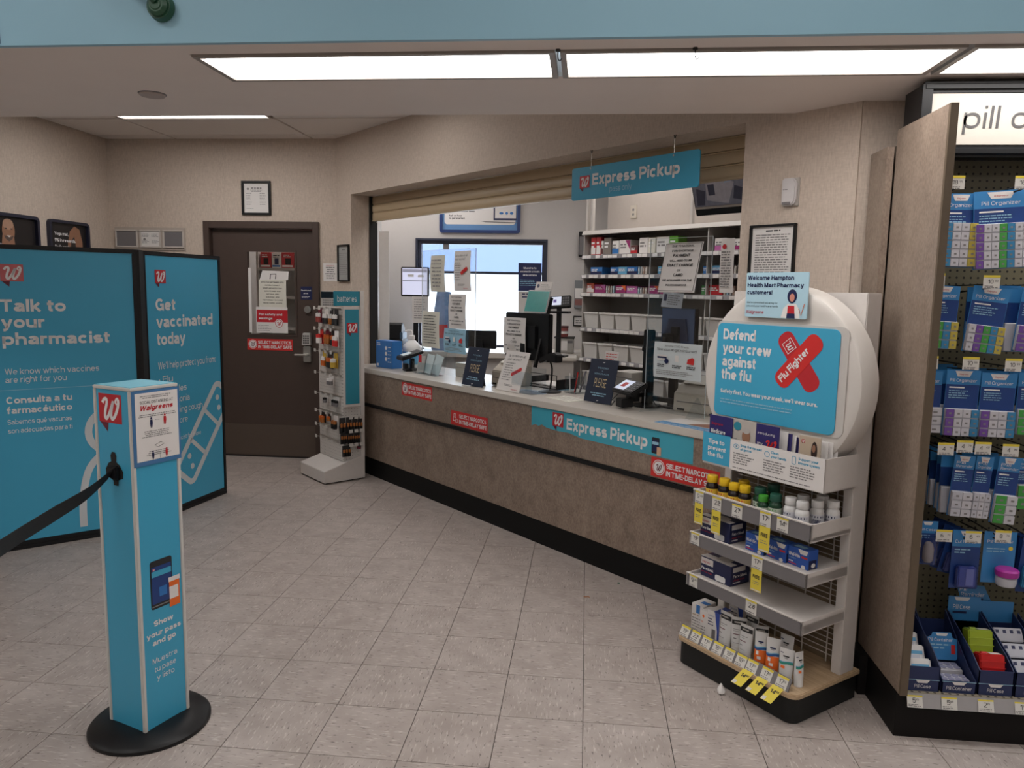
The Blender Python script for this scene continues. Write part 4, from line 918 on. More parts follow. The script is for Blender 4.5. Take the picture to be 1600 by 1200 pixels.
def bin_(u, z, label, dep=.24):
    q = thing('storage_bin', label, 'bin', D(u, SHD + .0, z), -45, group='white bins on the pharmacy shelving')
    w0, w1, h = .072, .086, .138; m = MB()
    o = [(-w0, .006), (w0, .006), (w0, dep), (-w0, dep)]; p = [(-w1, -.008), (w1, -.008), (w1, dep + .008), (-w1, dep + .008)]
    i0 = [(-w0 + .004, .010), (w0 - .004, .010), (w0 - .004, dep - .004), (-w0 + .004, dep - .004)]; i1 = [(-w1 + .004, -.004), (w1 - .004, -.004), (w1 - .004, dep + .004), (-w1 + .004, dep + .004)]
    rings = [[(a[0], a[1], 0) for a in o], [(a[0], a[1], h) for a in p], [(a[0], a[1], h) for a in i1], [(a[0], a[1], .004) for a in i0]]
    m.loft(rings).build('tub', M('bin_white', (.58, .56, .53), .45), q, tidy=True)
    MB().box(-w1 - .004, w1 + .004, -.014, -.006, h - .014, h + .002).build('rim', M('bin_white2', (.62, .60, .57), .45), q, bevel=.002, seg=1)
    MB().box(-.05, .05, .03, dep - .03, .06, .10 + random.random() * .05).build('contents', random.choice((GREYW, PAPER, M('bin_paper', (.35, .31, .28), .7))), q)
ordn = ('first', 'second', 'third', 'fourth', 'fifth', 'sixth', 'seventh', 'eighth', 'ninth')
for k, u in enumerate((-2.952, -2.76, -2.58, -2.398, -2.217, -2.03, -1.847, -1.645, -1.455)): bin_(u, 1.226, '%s white bin from the left on the upper bin shelf' % ordn[k])
for k, u in enumerate((-2.955, -2.77, -2.585, -2.40, -2.215, -2.03, -1.847, -1.645)): bin_(u, .956, '%s white bin from the left on the lower bin shelf' % ordn[k])
for k, u in enumerate((-2.95, -2.76, -2.57, -2.38, -2.19, -2.0, -1.64)): bin_(u, .701, '%s white bin from the left on the bottom bin shelf' % ordn[k])
# wall behind: socket, file holder, small frame
q = thing('wall_socket', 'beige wall socket above the pharmacy shelving', 'socket', D(-2.83, SHD + .37, 2.20), -45)
struct(tag(MB().box(-3.15, -.2, SHD + .375, SHD + .40, 2.07, 2.95).box(-3.15, -.2, SHD + .375, SHD + .40, 0, 2.07).build('wall_partition', M('partition_paint', (.42, .37, .33), .7)), None)).rotation_euler[2] = rad(-45)
MB().box(-.035, .035, -.006, .004, 0, .115).build('plate', BEIGEP, q, bevel=.002); Face(q, (0, -.006, 0)).polys('socket_hole', [ell(0, .075, .012), ell(0, .035, .012)], GREYM)
q = thing('file_holder', 'clear file holder with papers on the wall left of the shelving', 'holder', (-.11, 5.199, 1.375)); MB().box(-.05, .05, -.05, 0, 0, .28).build('case', M('smoked_grey', (.20, .21, .22), .3), q, bevel=.003); MB().box(-.045, .04, -.054, -.05, .10, .20).build('paper', PAPER, q); MB().box(-.045, .04, -.054, -.05, .03, .09).build('card', M('red_grey', (.25, .10, .09), .5), q)
q, f = framed('framed_card', 'small black framed card low on the pharmacy wall by the shelving', .11, .105, (-.11, 5.20, 1.19), 0, .01); f.lines(-.03, .05, .06, 2, .02, .01, INK)
q = thing('wall_speaker', 'narrow black box high on the wall beside the shelving', 'speaker', (-.10, 5.199, 1.89)); MB().box(-.03, .03, -.06, 0, 0, .25).build('case', BLACK, q, bevel=.004); MB().box(-.024, .024, -.062, -.06, .02, .2).build('grille', GREYM, q)
# ceiling monitor
q = thing('security_monitor', 'black security monitor hanging under the ceiling behind the opening', 'monitor', D(-1.175, 2.34, 2.055), -45, 20)
MB().box(-.21, .21, .0, .05, 0, .31).build('casing', BLACK, q, bevel=.006); MB().box(-.2, .2, -.004, 0, .055, .30).build('screen', M('cctv_dark', (.02, .02, .03), .5), q)
f = Face(q, (0, -.004, 0)); f.rect('lower_bezel', -.205, .045, .205, .06, GREYW, 1)
CC = [M('cctv_%d' % i, c, .6, var=.3, scale=30, emit=.08) for i, c in enumerate(((.25, .23, .25), (.12, .12, .15), (.03, .03, .05), (.20, .26, .36)))]
f.rect('picture', -.195, .062, .195, .295, CC[1], 1)
f.poly('picture_floor', [(-.10, .10), (.06, .07), (.12, .20), (-.02, .27), (-.09, .25)], CC[0], 2); f.polys('picture_shape', [[(-.18, .07), (-.12, .07), (-.10, .16), (-.17, .18)], [(.10, .10), (.18, .08), (.18, .16), (.12, .18)], [(-.08, .13), (-.03, .13), (-.03, .2), (-.08, .2)]], CC[2], 3); f.poly('picture_table', [(.05, .20), (.16, .22), (.15, .27), (.06, .26)], CC[3], 3)
MB().cyl((0, .03, .30), (0, .03, .78), .018, 10).build('mount_pole', BLACK, q)
# tall white panel and stock seen at the left end of the opening
q = tag(MB().box(-.045, .045, -.01, .01, 0, 2.06).build('white_board_panel', M('white_board', (.74, .73, .72), .5), bevel=.003), 'tall narrow white panel at the left end of the pharmacy opening', 'panel'); q.location = (-1.90, 4.30, 0); q.rotation_euler[2] = rad(10)
q = thing('side_shelf', 'dark shelf of small stock behind the left end of the opening', 'shelf', (-2.17, 4.42, 0), 0)
MB().box(-.15, .14, .22, .24, 0, 2.2).build('back_panel', GREYM, q); MB().box(.13, .15, 0, .24, 0, 2.2).build('side_panel', GREYW, q)
for z in (.95, 1.2, 1.42, 1.62, 1.82, 2.02): MB().box(-.15, .13, 0, .22, z - .02, z).build('shelf', GREYW, q)
for z, m, n in ((1.20, GREYW, 'grey'), (1.42, YEL, 'yellow'), (1.62, PAPER, 'white'), (1.82, BLACK, 'black'), (2.02, BLUE, 'blue')):
    r_ = thing('stock_box', '%s carton on the dark side shelf at the left end of the opening' % n, 'box', (-2.14, 4.44, z)); MB().box(-.08, .08, 0, .15, 0, .14).build('carton', m, r_, bevel=.002); Face(r_).lines(-.06, .10, .14, 2, .03, .012, GREYINK)
# ------------------------------------------------------------------ things on the counter
CZ = .8905
def shield(label, u0, u1, d, z1, holes=()):
    q = thing('acrylic_shield', label, 'shield', D((u0 + u1) / 2, d, CZ), -45); w = (u1 - u0) / 2
    MB().box(-w, w, -.002, .002, .002, z1 - CZ).build('sheet', ACR, q, smooth=False)
    EM = M('acrylic_edge', (.55, .60, .62), .2)
    MB().box(-w - .001, -w + .001, -.0025, .0025, .002, z1 - CZ).build('edge', EM, q); MB().box(w - .001, w + .001, -.0025, .0025, .002, z1 - CZ).build('edge', EM, q); MB().box(-w, w, -.0025, .0025, z1 - CZ - .001, z1 - CZ + .001).build('edge', EM, q)
    for x in (-w + .05, w - .05): MB().prism([(-.10, 0), (.10, 0), (.003, .11), (-.003, .11)], x - .0025, x + .0025, 'x').build('foot', ACR, q)
    return q
shield('left clear acrylic shield standing on the counter with papers taped to it', -3.31, -2.60, 1.425, 1.84)
shield('right clear acrylic shield on the counter near the flu stand', -.985, -.575, 1.425, 1.84)
def sheet(label, u0, u1, z0, z1, d, mat=None, tilt=0, roll=0, bend=.006):
    """slightly curled sheet of paper facing the customers"""
    w, h = (u1 - u0) / 2, z1 - z0
    n = 5; m = MB(); rings = []
    for i in range(n + 1):
        t = i / n; y = -bend * math.sin(t * PI) * (1 if i % 2 else .8)
        rings.append([(-w, y, h * t), (w, y - bend * .5 * t, h * t), (w, y + .0008 - bend * .5 * t, h * t), (-w, y + .0008, h * t)])
    o = m.loft(rings).build('paper_notice', mat or PAPER, tidy=True); tag(o, label, 'paper')
    o.location = D((u0 + u1) / 2, d, z0); o.rotation_euler = (rad(tilt), rad(roll), rad(-45))
    return o, Face(o, (0, -bend * 1.5 - .0006, 0))
COIN = (('DUE TO NATIONAL', .060, .6), ('COIN SHORTAGE', .060, .58), ('PAYMENT', .085, .46), ('WILL NEED TO BE', .060, .60), ('EXACT CHANGE', .085, .70), ('OR', .060, .10), ('CARD', .085, .26), ('WE APOLOGIZE FOR THE', .060, .80), ('INCONVENIENCE', .060, .56))
def coin(f, w, h):
    for k, (s, ch, fw_) in enumerate(COIN): f.text(s, 0, h * (.90 - .098 * k), h * ch * .62, INK, w=w * fw_, al='C', bold=.03)
def vax(f, w, h):
    f.text('Up to date on all', -w * .36, h * .86, h * .055, INK, w=w * .72, bold=.0); f.text('your vaccines?', -w * .36, h * .77, h * .055, INK, w=w * .60, bold=.0)
    f.lines(-w * .38, h * .69, w * .4, 8, h * .06, h * .018)
    a = rad(28); c = (w * .16, h * .50); T = lambda p: (c[0] + p[0] * math.cos(a) - p[1] * math.sin(a), c[1] + p[0] * math.sin(a) + p[1] * math.cos(a))
    f.poly('red_bandage', [T(p) for p in rrect(-w * .22, w * .22, -h * .045, h * .045, h * .04)], SRED, 2); f.poly('bandage_pad', [T(p) for p in rrect(-w * .06, w * .06, -h * .03, h * .03, h * .01)], RED, 3)
    f.lines(-w * .2, h * .16, w * .5, 2, h * .03, h * .012); f.text('Walgreens', w * .14, h * .05, h * .03, RED, w=w * .26, shear=.3)
def reimb(f, w, h):
    f.text('At-home COVID-19 tests:', 0, h * .88, h * .055, INK, w=w * .5, al='C'); f.text('Now you can get reimbursed!', 0, h * .77, h * .075, INK, w=w * .82, al='C', bold=.0)
    f.rect('card_icon', -w * .40, h * .50, -w * .20, h * .65, PAPER, 2); f.rect('card_band', -w * .40, h * .55, -w * .20, h * .60, NAVY, 3); f.poly('dot_icon', ell(-w * .20, h * .48, w * .045), NAVY, 4)
    f.rect('receipt_icon', -.03 * w, h * .48, .05 * w, h * .66, PAPER, 2); f.poly('hand_icon', [(w * .22, h * .46), (w * .36, h * .44), (w * .37, h * .60), (w * .33, h * .64), (w * .24, h * .58)], SRED, 2)
    for x in (-.40, -.08, .22): f.lines(w * x, h * .36, w * .2, 2, h * .05, h * .025, INK)
    f.lines(-w * .42, h * .20, w * .84, 3, h * .05, h * .018)
o, f = sheet('paper page of small print taped low on the left shield', -3.29, -3.045, 1.088, 1.37, 1.415, CREAM); f.lines(-.09, .245, .18, 11, .021, .006, INK, jit=.2)
o, f = sheet('coin shortage notice taped to the middle of the left shield', -2.917, -2.695, 1.253, 1.508, 1.412); coin(f, .222, .255)
o, f = sheet('pale blue reimbursement notice taped low on the left shield', -2.985, -2.70, 1.068, 1.252, 1.417, LBLUE); reimb(f, .285, .184)
o, f = sheet('curled paper with lines of print taped high on the left shield', -3.164, -2.963, 1.524, 1.80, 1.412, CREAM, bend=.012); f.lines(-.07, .235, .14, 8, .028, .008, GREYINK, al='C')
o, f = sheet('vaccine notice with a red bandage taped high on the left shield', -2.845, -2.637, 1.535, 1.825, 1.412, bend=.010); vax(f, .208, .29)
o, f = sheet('large coin shortage notice high on the right shield', -.862, -.622, 1.552, 1.822, 1.352, tilt=-14); coin(f, .24, .27)
f.stroke('black_border', [(-.116, .006), (.116, .006), (.116, .262), (-.116, .262)], .004, INK, 2, True)
o, f = sheet('white reimbursement notice taped low on the right shield', -.912, -.592, 1.088, 1.282, 1.405, M('pale_blue_paper', (.62, .68, .70), .7, var=.02)); reimb(f, .32, .194)
o, f = sheet('long paper with a red mark taped to the right edge of the opening', -.480, -.400, 1.555, 1.82, 1.365); f.poly('red_mark', ell(-.015, .225, .012), RED); f.lines(-.03, .195, .06, 14, .013, .006, jit=.2)

def please_sign(label, u, d, w, h):
    q = thing('please_sign', label, 'sign', D(u, d, CZ), -45, -13)
    MB().box(-w / 2, w / 2, -.006, 0, 0.002, h).build('board', DKNAVY, q, bevel=.001, seg=1); MB().prism([(0, .004), (.11, .004 - .026), (.0, h * .8)], -.03, .03, 'x').build('easel_back', BLACK, q)
    f = Face(q, (0, -.006, 0))
    f.text('THE WORLD', 0, h * .78, h * .035, LBLUE, w=w * .40, al='C'); f.text('IS', 0, h * .715, h * .028, LBLUE, al='C'); f.text('GOING PLACES,', 0, h * .645, h * .035, LBLUE, w=w * .55, al='C')
    f.text('PLEASE', 0, h * .36, h * .20, M('gold_print', (.62, .50, .30), .5), w=w * .44, al='C', bold=.0)
    f.lines(-w * .30, h * .21, w * .6, 2, h * .05, h * .022, LBLUE, al='C'); f.polys('bird_mark', [[(-.01, h * .06), (.012, h * .07), (0, h * .045)], [(-.01, h * .93), (.012, h * .94), (0, h * .915)]], WPRINT)
please_sign('dark navy counter sign left of the beige receipt printer', -2.318, 1.195, .236, .268)
please_sign('dark navy counter sign in front of the white carton', -1.297, 1.365, .222, .264)
q = thing('vaccine_sign', 'white vaccine sign with red bandage leaning on the counter', 'sign', D(-1.985, 1.235, CZ), -45, -20)
MB().box(-.118, .118, -.004, 0, .002, .272).build('board', PAPER, q); f = Face(q, (0, -.004, 0)); vax(f, .236, .272); MB().prism([(0, .004), (.10, -.030), (0, .2)], -.03, .03, 'x').build('easel_back', ACR, q)

q = thing('blue_carton', 'blue display carton at the left end of the counter', 'box', D(-3.655, 1.275, CZ), -40)
MB().box(-.115, .115, 0, .10, 0, .225).build('carton', BLUE, q, bevel=.002); f = Face(q); f.polys('round_picture', [ell(.03, .165 - .045 * k, .016) for k in range(3)], WPRINT); f.lines(.055, .17, .05, 5, .03, .006, WPRINT); f.rect('small_label', -.10, .012, -.075, .035, WPRINT); f.lines(-.10, .20, .08, 2, .015, .006, WPRINT); Face(q, (-.115, .10, 0), -90).lines(.01, .19, .08, 6, .025, .006, WPRINT)
q = thing('sanitizer_jug', 'white pump jug of hand sanitizer behind the blue carton', 'jug', D(-3.585, 1.50, CZ), -45)
MB().lathe([(.072, 0), (.078, .01), (.078, .15), (.070, .185), (.03, .225), (.022, .23), (.022, .25)], 28).build('jug', M('jug_plastic', (.66, .66, .65), .4), q)
MB().lathe([(.0785, .03), (.0787, .035), (.0787, .13), (.0785, .135)], 28).build('label', SKYB, q); MB().lathe([(.027, .235), (.027, .265), (.010, .27), (.008, .295)], 16).tube([(0, 0, .295), (0, 0, .305), (-.03, -.02, .306), (-.05, -.033, .298)], .007, 8).build('pump', PAPER, q)
def pinpad(q, s=1):
    MB().prism([(-.06, 0), (.06, 0), (.06, .012), (-.06, .03)], -.055 * s, .055 * s, 'x').build('stand_foot', BLACK, q)
q = thing('card_terminal', 'small black card terminal with a lit screen by the sanitizer', 'terminal', D(-3.36, 1.345, CZ), -60)
MB().box(-.05, .05, -.05, .06, 0, .02).build('foot', BLACK, q, bevel=.003); MB().box(-.02, .02, .0, .03, .02, .10).build('neck', BLACK, q)
b_ = MB().prism([(-.09, .085), (.085, .145), (.085, .165), (-.09, .115)], -.085, .085, 'x').build('body', BLACK, q, bevel=.004)
s_ = MB().add([(-.055, -.070, .1245), (.055, -.070, .1245), (.055, .005, .1465), (-.055, .005, .1465)], [(0, 1, 2, 3)]).build('screen', M('terminal_screen', (.50, .56, .58), .4, var=0, emit=.15), q, smooth=False)
s_.location = (0, -.001, .002)
MB().box(-.03, .03, -.055, -.02, .02, .06).build('card_slot', BLACK, q, bevel=.003)
q = thing('brochure_holder', 'clear brochure holder with pale blue leaflets on the counter', 'holder', D(-3.075, 1.33, CZ), -45)
m = MB().box(-.16, .16, -.04, .04, 0, .004).box(-.16, .16, -.042, -.039, 0, .09).prism([(.0, .004), (.04, .004), (.075, .19), (.072, .19)], -.16, .16, 'x'); m.build('holder', ACR, q, smooth=False)
for k, (x, h, m) in enumerate(((-.10, .13, M('grey_leaflet', (.42, .42, .40), .6)), (-.02, .15, M('pale_leaflet', (.50, .60, .62), .6)), (.07, .15, M('pale_leaflet', (.50, .60, .62), .6)))):
    o = MB().box(-.05, .05, -.002, .002, 0, h).build('leaflet', m, q); o.location = (x, -.01 + .012 * k, .006); o.rotation_euler = (rad(-14), rad((-6, 4, 10)[k]), 0)
o = MB().box(-.02, .02, -.001, .001, 0, .06).build('red_card', RED, q); o.location = (-.06, -.035, .09)
def receipt_printer(label, u, d, w, h, dep, rz=-45):
    q = thing('receipt_printer', label, 'printer', D(u, d, CZ), rz)
    MB().prism([(0, 0.002), (dep, .002), (dep, h * .92), (dep * .75, h), (dep * .30, h * .78), (dep * .02, h * .55)], -w / 2, w / 2, 'x').build('case', BEIGEP, q, bevel=.006)
    MB().prism([(dep * .28, h * .80), (dep * .72, h * 1.01), (dep * .72, h * 1.04), (dep * .26, h * .83)], -w * .42, w * .42, 'x').build('lid', M('beige_lid', (.52, .48, .41), .5), q, bevel=.003)
    MB().box(-w * .4, w * .4, -.001, .004, h * .30, h * .32).build('seam', GREYM, q); MB().box(-w * .38, -w * .20, -.004, .002, h * .06, h * .12).build('button_panel', BLACK, q)
    return q
q = receipt_printer('beige receipt printer right of the left navy sign', -2.20, 1.34, .19, .19, .21)
o = MB().tube(curve3([(0, .10, .17), (-.0, .09, .22), (0, .06, .25), (0, .05, .27)], 4), .001, 4); 
m = MB(); P = curve3([(.10, .165), (.095, .20), (.11, .24), (.09, .285)], 5); m.loft([[(-.035, p[0], p[1]), (.04, p[0], p[1]), (.04, p[0] + .001, p[1]), (-.035, p[0] + .001, p[1])] for p in P]).build('receipt_paper', PAPER, q, tidy=True)
q = receipt_printer('large beige receipt printer at the right end of the counter', -.735, 1.53, .245, .19, .24, -38)
MB().tube(curve3([(.11, -.01, .01), (.16, -.03, .03), (.175, -.02, .06), (.15, .02, .02)], 5), .003, 6).build('cable', BLACK, q)

def monitor(label, loc, rz, w, h, stand, screen=None, back=True, tilt=0, name='monitor'):
    """flat monitor, origin on the surface below it; screen faces local -Y"""
    q = thing(name, label, 'monitor', loc, rz)
    MB().box(-w * .28, w * .28, -.07, .09, 0, .012).build('foot', BLACK, q, bevel=.004); MB().box(-.025, .025, .03, .055, .012, stand + h * .5).build('neck', BLACK, q)
    o = MB().box(-w / 2, w / 2, -.018, .022, 0, h).build('casing', BLACK, q, bevel=.006); o.location = (0, 0, stand); o.rotation_euler[0] = rad(tilt)
    o2 = MB().box(-w / 2 + .014, w / 2 - .014, -.020, -.018, .018, h - .012).build('screen', screen or M('screen_off', (.012, .013, .018), .15), o)
    return q, o
q, o = monitor('dark monitor seen from behind with a notice taped to it, middle of the counter', D(-2.255, 1.64, CZ), 135, .475, .33, .168)
MB().box(-.12, .12, .022, .04, .08, .25).build('rear_hump', BLACK, o, bevel=.008)
o, f = sheet('coin shortage notice taped to the back of the dark monitor', -2.473, -2.225, 1.094, 1.354, 1.590); coin(f, .248, .26)
q = thing('tablet_display', 'teal tablet display propped above the dark monitor', 'tablet', D(-2.205, 1.655, 1.391), -45, -16)
MB().box(-.125, .112, -.006, .006, 0, .165).build('casing', M('tablet_white', (.55, .57, .58), .4), q, bevel=.004); Face(q, (0, -.0062, 0)).rect('screen', -.118, .008, .105, .155, M('tablet_teal', (.05, .33, .31), .25, var=.15, scale=25), 1)
MB().box(-.06, .112, -.004, 0, .165, .225).build('top_card', PAPER, q); f = Face(q, (0, -.0045, 0)); f.lines(.0, .20, .11, 3, .015, .005); f.poly('badge', ell(-.03, .195, .014), NAVY)
MB().box(.094, .112, .012, .034, -.38, .12).build('rear_arm', BLACK, q)
q = thing('card_case', 'small beige case behind the clear brochure holder', 'case', D(-2.80, 1.44, CZ), -45); MB().box(-.07, .07, 0, .12, 0, .105).build('case', BEIGEP, q, bevel=.004); MB().cyl((.04, -.003, .02), (.04, .001, .02), .008, 10).build('button', GREYM, q); MB().box(-.07, .07, -.0008, 0, .07, .072).build('seam', GREYM, q)
# scanner on a gooseneck stand
q = thing('barcode_scanner', 'black barcode scanner on a weighted gooseneck stand', 'scanner', D(-1.815, 1.455, CZ), -45)
MB().lathe([(.075, 0), (.075, .006), (.03, .016), (.012, .02)], 28).build('base', BLACK, q); MB().tube(curve3([(0, 0, .015), (.002, .01, .09), (-.002, .015, .16), (-.005, .0, .20)], 5), .006, 8).build('gooseneck', BLACK, q)
MB().loft([[(x + a * .026, b * .022, z + c) for a, b, c in ((-1, -1, -.014), (1, -1, -.014), (1, 1, -.010), (-1, 1, -.010))] + [] for x, z in ()] or [[(-.10, -.018, .18), (-.10, .018, .18), (-.10, .018, .21), (-.10, -.018, .21)], [(-.03, -.022, .205), (-.03, .022, .205), (-.03, .022, .245), (-.03, -.022, .245)], [(.05, -.032, .20), (.05, .032, .20), (.05, .032, .265), (.05, -.032, .265)], [(.085, -.03, .20), (.085, .03, .20), (.085, .03, .25), (.085, -.03, .25)]]).build('scanner_body', BLACK, q, bevel=.006, tidy=True)
# pen cup
q = thing('pen_cup', 'clear square cup full of pens on the counter', 'cup', D(-1.690, 1.565, CZ), -45)
MB().frame(-.05, .05, .0, .0 + .11, .003, -.05, -.047).box(-.05, .05, -.05, .05, 0, .003).box(-.05, .05, -.05, -.048, .003, .11).box(-.05, .05, .048, .05, .003, .11).box(-.05, -.048, -.048, .048, .003, .11).box(.048, .05, -.048, .048, .003, .11).build('cup', ACR, q, smooth=False)
for k, (m, n) in enumerate(((PAPER, 'white'), (BLACK, 'black'), (SRED, 'red'), (NAVY, 'navy'), (GREYM, 'grey'))):
    x, y = -.03 + .015 * k, -.02 + .012 * ((k * 3) % 5)
    o = MB().cyl((x, y, .005), (x * 1.5 - .012 + .01 * k, y + .02, .125 + .006 * k), .004, 8).build('pen', m)
    tag(o, '%s pen standing in the clear cup on the counter' % n, 'pen', 'pens in the clear cup'); o.location = q.location; o.rotation_euler = q.rotation_euler
# carton behind the second navy sign
q = thing('white_carton', 'plain pale carton behind the right navy sign', 'box', D(-1.195, 1.50, CZ), -45); MB().box(-.11, .04, 0, .16, 0, .185).build('carton', M('pale_carton', (.50, .47, .43), .6), q, bevel=.003); MB().box(-.11, .04, -.001, .0, .15, .154).build('flap_line', GREYM, q)
q = tag(MB().box(-.055, .055, -.001, .001, 0, .09).build('card_notice', PAPER), 'small card with red and black lines standing behind the right navy sign', 'card'); q.location = D(-1.30, 1.47, CZ + .215); q.rotation_euler = (rad(-10), 0, rad(-45)); Face(q, (0, -.001, 0)).lines(-.045, .07, .09, 5, .015, .005, SRED)
# pole with terminal and monitor with a painted blue sheen
q = thing('terminal_pole', 'black post with arms carrying a card terminal and a monitor', 'stand', D(-1.060, 1.535, CZ), -45)
MB().lathe([(.085, 0), (.085, .008), (.04, .014)], 28).build('base', BLACK, q); MB().box(-.03, .03, -.022, .022, .01, .445).build('post', BLACK, q, bevel=.006); MB().box(-.034, .034, -.026, .026, .32, .345).build('collar', BLACK, q, bevel=.003)
MB().box(.0, .12, -.02, .02, .345, .385).cyl((.11, .0, .30), (.11, .0, .41), .016, 12).box(.09, .13, 0, .07, .33, .43).build('monitor_arm', BLACK, q, bevel=.003); MB().box(-.015, .015, -.14, 0, .06, .085).box(.03, .20, -.015, .015, .04, .065).build('terminal_arm', BLACK, q)
MB().tube(curve3([(.05, -.03, .30), (.07, -.05, .2), (.06, -.04, .1), (.1, -.05, .03), (.14, -.02, .01)], 5), .003, 6).build('cable', BLACK, q)
q = thing('card_terminal', 'black card terminal with a white logo screen on the pole arm', 'terminal', D(-1.045, 1.372, CZ + .012), -62)
o = MB().box(-.12, .10, -.06, .06, -.012, .016).build('body', BLACK, q, bevel=.006); o.location = (0, 0, .105); o.rotation_euler = (rad(28), 0, 0)
o2 = MB().box(-.105, .0, -.045, .045, .016, .0175).build('screen', M('logo_screen', (.50, .54, .66), .4, var=0, emit=.3), o)
MB().add([(-.075, -.020, .0182), (-.030, -.020, .0182), (-.030, .022, .0182), (-.075, .022, .0182)], [(0, 1, 2, 3)]).build('screen_logo', RED, o, smooth=False)
m = MB(); 
for i in range(3):
    for j in range(4): m.box(.016 + .024 * i, .034 + .024 * i, -.045 + .021 * j, -.031 + .021 * j, .016, .019)
m.build('key', M('key_grey', (.07, .07, .08), .4), o)
MB().box(-.035, .035, -.075, .0, 0, .05).box(-.02, .02, -.02, .05, .03, .09).build('card_reader', BLACK, q, bevel=.004); MB().tube(curve3([(-.05, -.05, .07), (-.07, -.08, .03), (-.06, -.09, .0), (-.04, -.08, .03)], 5), .0025, 6).build('coiled_cord', BLACK, q)
q, o = monitor('monitor with a bluish sheen painted on its back behind the right shield', D(-.925, 1.64, CZ), 135, .235, .21, .362); 
MB().box(-.02, .02, -.02, .02, 0, 0.001).build('pad', BLACK, q)
o_ = MB().box(-.115, .115, .022, .026, .0, .208).build('rear_cover', M('painted_blue_sheen', (.12, .17, .30), .25, metal=.5, var=.4, scale=4), o); MB().prism([(-.08, .03), (.08, .03), (.06, .15), (-.06, .15)], .026, .036).build('rear_boss', M('blue_black', (.02, .03, .07), .35), o)  # bluish reflection of the window put into the rear cover's colour
q = tag(MB().box(-.074, .074, -.001, .001, 0, .085).build('card_notice', M('pale_card', (.55, .58, .64), .6)), 'pale card with a dark badge standing on the monitor behind the right shield', 'card'); q.location = D(-.975, 1.61, 1.465); q.rotation_euler = (rad(-8), rad(3), rad(-45)); f = Face(q, (0, -.001, 0)); f.lines(-.03, .065, .09, 5, .012, .005); f.rect('badge', -.062, .035, -.04, .075, NAVY)
# magazine at the counter edge
q = thing('counter_leaflet', 'blue and white leaflet lying at the counter edge by the flu stand', 'leaflet', D(-.47, 1.235, CZ), -45)
MB().box(-.20, .16, -.10, .11, 0, .003).build('sheet', PAPER, q); MB().box(-.20, .16, -.10, -.03, .003, .0036).build('blue_band', M('leaflet_blue', (.10, .30, .55), .4), q); MB().add([(-.06, -.02, .004), (.16, -.02, .004), (.16, .07, .004), (.02, .08, .004)], [(0, 1, 2, 3)]).build('picture', M('leaflet_skin', (.35, .17, .12), .5, var=.4, scale=20), q, smooth=False)
m = MB(); 
for k in range(8): m.box(-.18 + .04 * k, -.15 + .04 * k, -.08, -.076, .0036, .004)
m.build('fine_print', WPRINT, q)
# loose papers on the counter
for k, (u, d, r, m, n) in enumerate(((-2.02, 1.56, -30, PAPER, 'white sheet lying on the counter left of the scanner'), (-1.93, 1.62, -60, LBLUE, 'pale blue sheet lying behind the scanner'), (-1.88, 1.36, -20, M('sheet_blue', (.42, .52, .66), .5), 'bluish sheet lying in front of the scanner'), (-1.52, 1.33, -50, CREAM, 'cream slip lying left of the right navy sign'))):
    o = MB().box(-.11, .11, -.075, .075, 0, .002).build('loose_sheet', m); tag(o, n, 'paper'); o.location = D(u, d, CZ + .001 * (k == 1)); o.rotation_euler[2] = rad(r); 
    g = MB(); 
    for j in range(5): g.box(-.09, .06 + .02 * (j % 2), -.05 + .025 * j, -.045 + .025 * j, .002, .0023)
    g.build('fine_print', GREYINK, o)
q = thing('paper_tray', 'black wire tray of papers behind the scanner', 'tray', D(-1.98, 1.625, CZ), -45); MB().frame(-.14, .14, .02, .10, .004, -.09, -.086).box(-.14, .14, -.09, .09, .0, .008).box(-.14, -.136, -.09, .09, .0, .07).box(.136, .14, -.09, .09, 0, .07).build('tray', BLACK, q); MB().box(-.12, .12, -.08, .08, .008, .03).build('paper_stack', PAPER, q)
# acrylic stand right of the vaccine sign
q = thing('acrylic_stand', 'small empty clear acrylic stand beside the scanner', 'stand', D(-1.86, 1.30, CZ), -45); MB().box(-.10, .10, -.05, .07, 0, .003).box(-.10, .10, -.052, -.049, 0, .14).box(-.10, .10, .067, .07, 0, .16).build('body', ACR, q, smooth=False)

# ------------------------------------------------------------------ things on the back counter
BZ = .9505
q, o = monitor('monitor with a pale lit screen standing at the left of the pharmacy window', (-1.70, 4.70, BZ), 0, .275, .285, .515, M('pale_screen', (.42, .43, .55), .3, var=0, emit=.55))
f = Face(o, (0, -.0203, 0)); f.rect('screen_bar', -.12, .15, .12, .155, INK, 1); f.rect('screen_box', -.07, .19, -.01, .215, WPRINT, 1); f.rect('screen_box', .03, .19, .09, .21, WPRINT, 1); f.rect('screen_head', -.12, .235, .12, .265, M('screen_grey', (.25, .25, .32), .4, emit=.3), 1)
q2 = tag(MB().box(-.08, .08, -.002, 0, 0, .255).build('paper_notice', PAPER), 'papers hanging below the pale screen left of the window', 'paper'); q2.location = (-1.64, 4.655, 1.213); Face(q2, (0, -.002, 0)).lines(-.06, .22, .12, 9, .022, .006)
q = thing('paper_bag', 'crumpled blue and white bag standing under the pharmacy window', 'bag', (-1.42, 4.72, BZ), 8)
BG = M('bag_blue', (.16, .25, .44), .6, var=.45, scale=14, bump=.4); m = MB(); R_ = random.Random(3)
